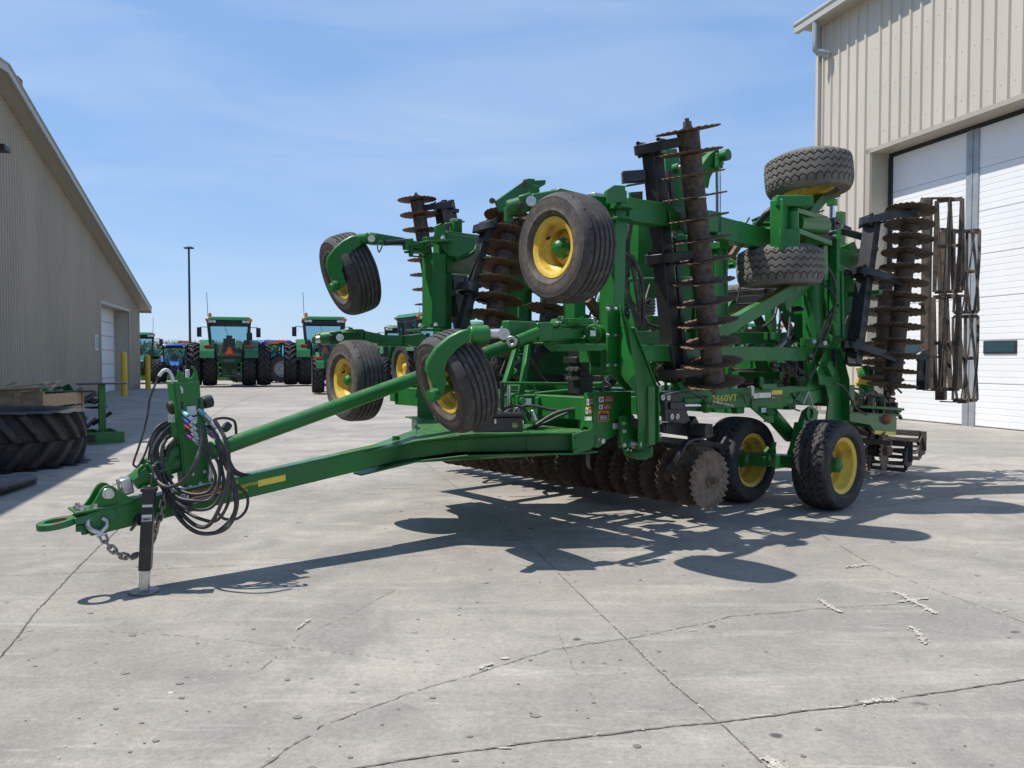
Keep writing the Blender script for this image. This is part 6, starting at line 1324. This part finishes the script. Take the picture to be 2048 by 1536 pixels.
def gang(c0, c1, n, spool=.045, bm_=None, axisdir=None, nut=True, tube=None, tubew=.10, hang=(), hangdir=None, spm=None, lab=None, tilt=None):
    """discs from c0 to c1; tube=(p0,p1) gang beam; hang = fractions where C springs join tube and shaft"""
    A = (c1 - c0).normalized(); L_ = (c1 - c0).length
    mb = MB(); st = L_ / (n - 1); mb.cyl(c0 - A * .07, c1 + A * .07, .022, 12)
    for i in range(n - 1):
        p = c0 + A * st * i; mb.lathe([(.006, .05), (.010, spool * 1.06), (.03, spool), (st - .03, spool), (st - .010, spool * 1.06), (st - .006, .05)], p, A, 20)
    for p, s in ((c0, -1), (c1, 1)): mb.lathe([(.004 * s, .062), (.015 * s, .062), (.018 * s, .04), (.035 * s, .04), (.036 * s, .001)], p, A, 20); mb.cyl(p + A * s * .035, p + A * s * .075, .034, 6); mb.cyl(p + A * s * .07, p + A * s * .10, .018, 10)
    g = mb.build('disc_gang', spm or RUSTG, IM)
    if lab: g['label'] = lab
    ax = tilt or A
    for i in range(n):
        p = c0 + A * st * i; o = bpy.data.objects.new('disc_blade', (BL_SH if (bm_ is BL_S and i > 0) else bm_) or BL_R); COL.objects.link(o); o.parent = g  # soil blades behind the end one take the shade-darkened colour
        M4 = frame(p - ORG[IM], ax + Vector((rnd.uniform(-.02, .02), rnd.uniform(-.02, .02), rnd.uniform(-.02, .02))), EU) @ Matrix.Rotation(rnd.uniform(0, 6), 4, 'X'); o.matrix_basis = M4
    if tube:
        t0, t1 = tube; mb = MB(); mb.bar(t0, t1, tubew, tubew, EV); mb.bar(t0 - (t1 - t0).normalized() * .012, t0, tubew * 1.12, tubew * 1.12, EV); mb.build('gang_beam', BLACK, IM, bevel=.006)
        for f in hang:
            sp_ = c0 + (c1 - c0) * f; d = (t1 - t0); tp = t0 + d.normalized() * max(0, min(d.length, (sp_ - t0).dot(d.normalized()))) ; o_ = sp_ - tp; o_n = o_.normalized(); per = A.cross(o_n).normalized(); ln = o_.length
            hd = hangdir or 1
            mb = MB()
            pts = cr([tp + per * .10 * hd + o_n * .02, tp - o_n * .05 + per * .12 * hd, tp - o_n * .12 + per * .03 * hd, tp - o_n * .10 - per * .08 * hd, tp + o_n * .08 - per * .12 * hd, tp + o_n * ln * .6 - per * .09 * hd, sp_ - o_n * .02 - per * .05 * hd], 6)
            straps(mb, pts, .075, .026, A); mb.build('spring_hanger', BLACK, IM, bevel=.004)
            mb = MB(); mb.cyl(sp_ - A * .035, sp_ + A * .035, .075, 18); mb.bar(sp_ - per * .07 * hd, sp_ + per * .06 * hd, .06, .05, A); mb.build('bearing', RUST, IM, bevel=.004)
            mb = MB(); mb.obox(tp + per * .0, o_n * (tubew * .62), per * (tubew * .66), A * .035)
            for sx in (-1, 1):
                for sy in (-1, 1): c = tp + o_n * sx * tubew * .66 + A * .05 * sy; mb.cyl(c - per * tubew * .8, c + per * tubew * .8, .010, 8); mb.cyl(c - per * tubew * .8, c - per * tubew * .65, .017, 6)
            mb.build('tube_clamp', BLACK, IM)
    return g
# near upright stack
gang(P(1428, 766, 6.47), P(1376, 263, 6.10), 13, .086, BL_R, tube=(P(1349, 760, 6.55), P(1304, 296, 6.25)), tubew=.125, hang=(.065, .535, .965), lab='tall dark spool stack in front')
part('tube_bracket', BLACK, lambda mb: (mb.bar(P(1244, 355, 6.3), P(1290, 352, 6.3), .09, .09, EV), mb.bar(P(1252, 372, 6.3), P(1292, 365, 6.3), .12, .012, EV), mb.bar(P(1245, 352, 6.25), P(1252, 350, 6.25), .03, .05), mb.bar(P(1340, 340, 6.4), P(1372, 740, 6.5), .02, .05)))
for i in range(7): bolts([P(1338 + i * 4.2 + 30, 340 + i * 45, 6.42)], -EU, .014, RUST)
# far front stack
gang(P(976, 703, 7.2), P(1019, 438, 7.48), 9, .085, BL_R, tube=(P(912, 700, 7.1), P(975, 452, 7.3)), tubew=.085, hang=(.38, .98), hangdir=-1)
gang(P(1074, 765, 8.4), P(1102, 585, 8.6), 6, .085, BL_R, tube=(P(1150, 765, 8.5), P(1160, 590, 8.4)), tubew=.10, hang=(.08, .72), hangdir=1)
gang(P(872, 638, 10.2), P(834, 401, 10.0), 9, .09, BL_R, tube=(P(925, 655, 10.2), P(884, 405, 10.1)), tubew=.17, hang=(.20, .93), hangdir=-1, tilt=Vector((-.05, 0, 1)))
for x0, x1 in ((912, 940), (898, 925)): part('stack_brace', BLACK, lambda mb: (mb.bar(P(x0 - 10, 400, 10.3), P(x1 + 5, 640, 10.4), .05, .07), [mb.bar(P(x0 - 25 + i * 5, 420 + i * 45, 10.2), P(x0 + 5 + i * 5, 422 + i * 45, 10.3), .05, .05) for i in range(5)]))
gang(P(1465, 520, 9.5), P(1462, 497, 9.5), 2, .05, BL_R)
# rear stack
gang(P(1784, 772, 8.15), P(1822, 422, 8.30), 13, .088, BL_D, tube=(P(1706, 728, 7.95), P(1745, 440, 8.2)), tubew=.13, hang=(.145, .57, .985), hangdir=1, spm=BARST)
gang(P(1762, 760, 9.2), P(1772, 560, 9.4), 7, .08, BL_D, spm=BARST)
part('tube_bracket', BLACK, lambda mb: (mb.bar(P(1683, 462, 8.3), P(1740, 478, 8.2), .10, .02, EV), mb.bar(P(1683, 455, 8.3), P(1700, 462, 8.3), .05, .06))); beam('tube_bracket', P(1676, 545, 8.3), P(1725, 545, 8.2), .05, .05, m=BLACK)
part('rear_wing_frame', GREEN, lambda mb: (mb.bar(P(1690, 490, 8.6), P(1712, 545, 8.6), .16, .14, EV), mb.slab([P(x, y, 8.5) for x, y in ((1694, 590), (1710, 588), (1712, 605), (1700, 606))], .03, -EU), mb.bar(P(1700, 560, 8.6), P(1694, 700, 8.6), .10, .10), mb.bar(P(1672, 684, 8.5), P(1700, 690, 8.6), .14, .12)))
hose([P(1690, 650, 8.3), P(1700, 628, 8.3), P(1712, 640, 8.3), P(1705, 680, 8.3)], .014); 
# ---- ground gangs
g0, g1 = P(1421, 960, 6.57), P(905, 889, 9.75)
nearax = Vector((.60, -.80, 0))
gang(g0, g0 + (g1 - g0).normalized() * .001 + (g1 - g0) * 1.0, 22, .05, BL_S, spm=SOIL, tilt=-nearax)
a0 = UV(5.15, 1.0, .37); a1 = UV(5.35, -1.7, .37)
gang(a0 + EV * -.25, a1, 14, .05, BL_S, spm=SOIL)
gb0, gb1 = P(1417, 860, 6.55), UV(4.55, -3.0, .80)
beam('gang_beam', gb0, gb1, .10, .10, UP, m=BLACK)
part('tube_end', DARKSEAL, lambda mb: mb.obox(gb0 + (gb0 - gb1).normalized() * .002, (gb0 - gb1).normalized() * .003, UP * .038, (gb0 - gb1).normalized().cross(UP) * .038), bevel=0)
part('tube_rim', BARST, lambda mb: [mb.obox(gb0 + (gb0 - gb1).normalized() * .004 + o_, (gb0 - gb1).normalized() * .004, UP * a, (gb0 - gb1).normalized().cross(UP) * b_) for o_, a, b_ in ((UP * .045, .005, .05), (UP * -.045, .005, .05), ((gb0 - gb1).normalized().cross(UP) * .045, .05, .005), ((gb0 - gb1).normalized().cross(UP) * -.045, .05, .005))], bevel=0)
for k_ in (0.02, .26, .50, .75):
    c = g0.lerp(g1, k_ + .045); t = gb0.lerp(gb1, k_); ax_ = nearax; mb = MB(); f_ = -EU
    pts = cr([t - UP * .06 + EU * .16, t - UP * .075 - EU * .02, t - UP * .10 - EU * .20, t - UP * .22 - EU * .30, c + UP * .02 - EU * .27, c - UP * .06 - EU * .12, c - UP * .05 + EU * .04], 6)
    straps(mb, pts, .055, .022, ax_); mb.build('spring_hanger', BLACK, IM, bevel=.004)
mb = MB(); V_ = 1.02
mb.slab([S(x, y, V_) for x, y in ((1319, 788), (1345, 786), (1362, 800), (1365, 824), (1372, 840), (1360, 848), (1322, 842))], .05, EV); mb.bar(S(1332, 811, V_ + .02), S(1368, 811, V_ + .02), .10, .065, EV); mb.bar(S(1325, 855, .95), S(1415, 868, .95), .08, .09, EV); mb.bar(S(1375, 838, 1.0), S(1395, 878, 1.0), .12, .09, EV); mb.bar(S(1318, 878, .9), S(1448, 892, .9), .06, .05, EV)
mb.build('gang_bracket', BLACK, IM, bevel=.006)
for x, y in ((1325, 795), (1336, 795), (1343, 833), (1354, 833)): part('ring_bolt', STEEL, lambda mb: (mb.lathe([(0, .012), (0, .024), (.008, .024), (.008, .012), (0, .012)], S(x, y, V_ + .052), EV, 14), mb.cyl(S(x, y, V_ + .05), S(x, y, V_ + .065), .010, 6)), bevel=0)
part('gang_cylinder', GREEN, lambda mb: (mb.cyl(S(1404, 811, 1.08), S(1420, 811, 1.08), .05, 12), mb.cyl(S(1412, 792, 1.08), S(1413, 825, 1.08), .035, 12), mb.bar(S(1365, 801, 1.06), S(1400, 801, 1.06), .05, .04)))
rod('gang_cylinder_rod', S(1367, 811, 1.08), S(1404, 811, 1.08), .018)
part('hose_fitting', STEEL, lambda mb: [mb.cyl(S(1424 + i * 7, 803 + i * 1.5, 1.1), S(1430 + i * 7, 804 + i * 1.5, 1.1), .010 + .003 * (i % 2), 8) for i in range(6)], bevel=0)
part('brace_tube', BLACK, lambda mb: (mb.bar(S(1440, 905, .92), S(1455, 880, .92), .03, .10, EV), mb.bar(S(1395, 880, .9), S(1450, 897, .92), .05, .04)))
# ---- rear lower: light bracket, discs, roller baskets, mixer parts
part('light_bracket', GREEN, lambda mb: (mb.slab([S(x, y, 1.02) for x, y in ((1692, 824), (1791, 831), (1791, 869), (1749, 866), (1738, 850), (1692, 842))], .014, EV), mb.bar(S(1690, 824, .98), S(1792, 830, .98), .14, .012, EV)))
part('light_opening', DARKSEAL, lambda mb: mb.slab([S(1772 + 14 * math.cos(t * .314), 833 + 17 * math.sin(t * .314), 1.036) for t in range(11)], .001, EV), bevel=0)
lt = part('marker_light', AMBER, lambda mb: mb.ball(S(1772, 838, 1.045), .065, 16, sq=(1, .5, .85)), bevel=0)
mb = MB(); quad(mb, [(1749, 861), (1791, 864), (1791, 871.5), (1749, 868)], 1.036, .0015, LYEL); mb.build('reflector', None, IM)
part('rear_tray', GREEN, lambda mb: (mb.bar(P(1695, 812, 8.8), P(1785, 818, 9.3), .30, .03, EV), mb.bar(P(1700, 795, 9.2), P(1775, 800, 9.6), .10, .06, EV), mb.bar(P(1710, 850, 9.0), P(1740, 852, 9.2), .2, .04)))
part('yellow_guard', YELLOW, lambda mb: (mb.bar(P(1712, 843, 9.5), P(1735, 845, 9.6), .03, .05), mb.bar(P(1712, 768, 9.5), P(1742, 770, 9.6), .03, .06), mb.bar(P(1713, 805, 9.5), P(1738, 806, 9.5), .03, .07), mb.bar(P(1716, 735, 9.5), P(1722, 760, 9.5), .05, .03)))
part('hydraulic_tank', GREEN, lambda mb: (mb.cyl(P(1733, 745, 9.4), P(1733, 785, 9.4), .09, 18), mb.ball(P(1733, 745, 9.4), .09, 14)))
rn = random.Random(33)
for i in range(16):
    x, y = rn.uniform(1695, 1780), rn.uniform(780, 825); q = P(x, y, rn.uniform(9.0, 9.5)); d = Vector((rn.uniform(-1, 1), rn.uniform(-.3, .3), rn.uniform(-.6, .6))).normalized()
    mb = MB(); mb.tube(cr([q, q + d * .1 + UP * .04, q + d * .22 - UP * .03], 4), rn.uniform(.008, .02), 8); mb.build('hose', rn.choice([HOSE, GALV, BLACK, HOSE]), IM)
part('tine_arm', BLACK, lambda mb: straps(mb, cr([P(1745, 790, 9.0), P(1760, 795, 9.0), P(1766, 812, 9.0), P(1760, 830, 9.0)], 5), .05, .03, EV))
def one_blade(p, ax, sc=1.0, m=None):
    o = bpy.data.objects.new('rear_disc', m or BL_S); COL.objects.link(o); o.parent = IM; o.matrix_basis = frame(p - ORG[IM], ax, UP) @ Matrix.Scale(sc, 4)
one_blade(P(1767, 902, 9.0), Vector((.80, -.60, 0)), .93); one_blade(P(1736, 900, 9.2), Vector((.86, -.5, 0)), 1.0)
part('rear_disc_hub', SOIL, lambda mb: (mb.cyl(P(1740, 900, 9.2), P(1779, 901, 8.95), .06, 16), mb.cyl(P(1772, 901, 8.95), P(1779, 901, 8.93), .04, 6)))
def roller(c0, c1, r, n, tw, bar_w, ends=True, m=BARST, name='roller_basket', plates=3):
    A = (c1 - c0).normalized(); L_ = (c1 - c0).length; d, s, t = orth(A, EU); mb = MB()
    for i in range(n):
        a0 = 2 * math.pi * i / n; pts = []
        for k_ in range(9):
            f = k_ / 8; a = a0 + tw * f; pts.append(c0 + A * L_ * f + (s * math.cos(a) + t * math.sin(a)) * r)
        straps(mb, pts, bar_w, .012, s * math.cos(a0 + tw / 2) + t * math.sin(a0 + tw / 2) if i % 2 else t)
    mb.cyl(c0, c1, .018, 10)
    for k_ in range(plates):
        p = c0 + A * L_ * k_ / (plates - 1)
        for i in range(n): a = 2 * math.pi * i / n + tw * k_ / (plates - 1); mb.bar(p, p + (s * math.cos(a) + t * math.sin(a)) * r, .04, .010, A)
        mb.cyl(p - A * .006, p + A * .006, .06, 12)
    return mb.build(name, m, IM)
roller(P(1897, 583, 9.0), P(1899, 400, 8.9), .145, 6, .35, .045); roller(P(1890, 778, 9.0), P(1892, 594, 9.0), .150, 6, .35, .055)
roller(P(1932, 624, 9.6), P(1934, 462, 9.5), .135, 6, 1.0, .030); roller(P(1930, 800, 9.6), P(1931, 633, 9.6), .135, 6, 1.0, .030)
part('basket_arm', BARST, lambda mb: (mb.bar(P(1850, 778, 8.9), P(1855, 398, 8.8), .09, .075, EV), mb.bar(P(1840, 402, 8.85), P(1862, 404, 8.8), .05, .07), mb.bar(P(1850, 397, 8.8), P(1898, 396, 8.85), .05, .02, EV), mb.bar(P(1898, 396, 8.85), P(1924, 400, 8.95), .05, .02), mb.bar(P(1832, 712, 8.85), P(1875, 714, 8.9), .04, .03), mb.bar(P(1838, 608, 8.85), P(1860, 608, 8.85), .03, .03), mb.bar(P(1848, 780, 8.9), P(1890, 782, 8.95), .04, .015)))
part('basket_arm', BLACK, lambda mb: (mb.bar(P(1844, 780, 8.85), P(1847, 700, 8.85), .10, .09, EV), mb.slab([P(x, y, 8.8) for x, y in ((1828, 712), (1838, 703), (1856, 712), (1850, 720), (1832, 722))], .04, EV)))
part('basket_arm', BARST, lambda mb: (mb.bar(P(1884, 800, 9.3), P(1886, 462, 9.3), .07, .07, EV), mb.bar(P(1882, 800, 9.25), P(1882, 780, 9.25), .10, .10, EV), mb.bar(P(1880, 458, 9.3), P(1960, 466, 9.6), .04, .03), mb.bar(P(1882, 803, 9.3), P(1932, 805, 9.6), .04, .015), mb.bar(P(1884, 590, 9.3), P(1935, 592, 9.5), .04, .03), mb.bar(P(1925, 798, 9.5), P(1926, 806, 9.5), .10, .08)))
BLACKD = mat('dusty_dark_steel', (0.060, 0.052, 0.044), 0.75, var=0.3, spots=(0.12, 0.095, 0.07), sscale=9, sth=(0.52, 0.7), bump=0.2)
for (q, Y, l_) in (((1812, 915), 9.3, 1.2), ((1840, 893), 9.9, 1.4)):
    c = P(q[0], q[1], Y); ax_ = Vector((.72, -.69, 0)).normalized(); roller(c - ax_ * l_, c, .155, 6, .5, .05, m=BLACKD, plates=4)
    part('basket_end', BLACKD, lambda mb: (mb.slab([c + (Vector((-ax_.y, ax_.x, 0)) * math.cos(t * 1.047 + .4) + UP * math.sin(t * 1.047 + .4)) * (.17 if t % 2 else .12) + ax_ * .01 for t in range(6)], .02, ax_), mb.bar(c - ax_ * 1.2 + UP * .17, c + UP * .17, .07, .07, UP), mb.bar(c + UP * .2 + ax_ * .03, c + ax_ * .03 - UP * .05, .09, .02, ax_)))
# ---- random filler members, hoses and brackets, added to thicken and darken the folded frame
rn = random.Random(77)
def ranges(k):
    return (rn.uniform(1200, 1700), rn.uniform(450, 790), rn.uniform(7.7, 9.4)) if k % 4 else (rn.uniform(1000, 1190), rn.uniform(640, 800), rn.uniform(7.2, 8.6))
for i in range(34):
    x, y, Y = ranges(i); q = P(x, y, Y); d = rn.choice([EU, UP, UP, EV, (EU + UP * .6).normalized()]); beam('frame_member', q - d * .3, q + d * rn.uniform(.3, .6), rn.uniform(.05, .11), rn.uniform(.05, .12), EV, m=rn.choice([GREEN, GREEN, BLACK]), bevel=.003)
for i in range(46):
    x, y, Y = ranges(i); q = P(x, y, Y - .3); a = Vector((rn.uniform(-1, 1), rn.uniform(-.4, .4), rn.uniform(-1, 1))).normalized()
    mb = MB(); mb.tube(cr([q, q + a * .15 + UP * .05, q + a * .32 - UP * .04, q + a * .5 - UP * rn.uniform(.0, .18)], 5), rn.uniform(.008, .016), 8); mb.build('hydraulic_hose', rn.choice([HOSE, HOSE, BLACK]), IM)
for i in range(60):
    x, y, Y = ranges(i); q = P(x, y, Y - .25); e_ = rn.choice([EU, EV]); w_, h_ = rn.uniform(.04, .12), rn.uniform(.05, .14)
    mb = MB(); mb.slab([q, q + e_ * w_, q + e_ * w_ * 1.2 + UP * h_ * .6, q + e_ * w_ * .5 + UP * h_, q - e_ * w_ * .1 + UP * h_ * .8], .014, EV if e_ is EU else EU); mb.cyl(q + e_ * w_ * .5 + UP * h_ * .4 - EV * .02, q + e_ * w_ * .5 + UP * h_ * .4 + EV * .04, .014, 8, m=None); mb.build('bracket', rn.choice([GREEN, GREEN, BLACK, BLACK]), IM, bevel=.002)
for i in range(18):
    x, y = rn.uniform(1320, 1660), rn.uniform(772, 792); q = P(x, y, rn.uniform(7.0, 8.6)); mb = MB(); mb.bar(q, q + EU * rn.uniform(.1, .3), .04, .05, EV); mb.cyl(q, q + UP * .09, .018, 8); mb.build('valve', rn.choice([STEEL, GREEN, BLACK]), IM, bevel=.003)
# ---- dark hardware and yellow guards behind the ground wheels
rn = random.Random(5)
for i in range(22):
    x, y = rn.uniform(1696, 1786), rn.uniform(770, 930) if i % 2 else rn.uniform(780, 860); q = P(x, y, rn.uniform(8.9, 9.9)); d = rn.choice([EV, EU, UP, UP])
    beam('mixer_bracket', q - d * .08, q + d * rn.uniform(.08, .26), rn.uniform(.03, .08), rn.uniform(.03, .09), EV, m=rn.choice([BLACKD, BLACK, BARST]), bevel=.002)
beam('yellow_guard', P(1713, 806, 9.2), P(1741, 808, 9.35), .03, .085, EV, m=YELLOW); beam('yellow_guard', P(1712, 845, 9.2), P(1742, 848, 9.35), .03, .05, EV, m=YELLOW); beam('yellow_guard', P(1714, 762, 9.2), P(1742, 766, 9.3), .04, .06, EV, m=YELLOW)
beam('mixer_beam', P(1700, 822, 9.2), P(1790, 826, 9.6), .09, .08, EV, m=BLACKD); beam('mixer_beam', P(1706, 860, 9.3), P(1748, 872, 9.5), .06, .05, EV, m=BLACKD)
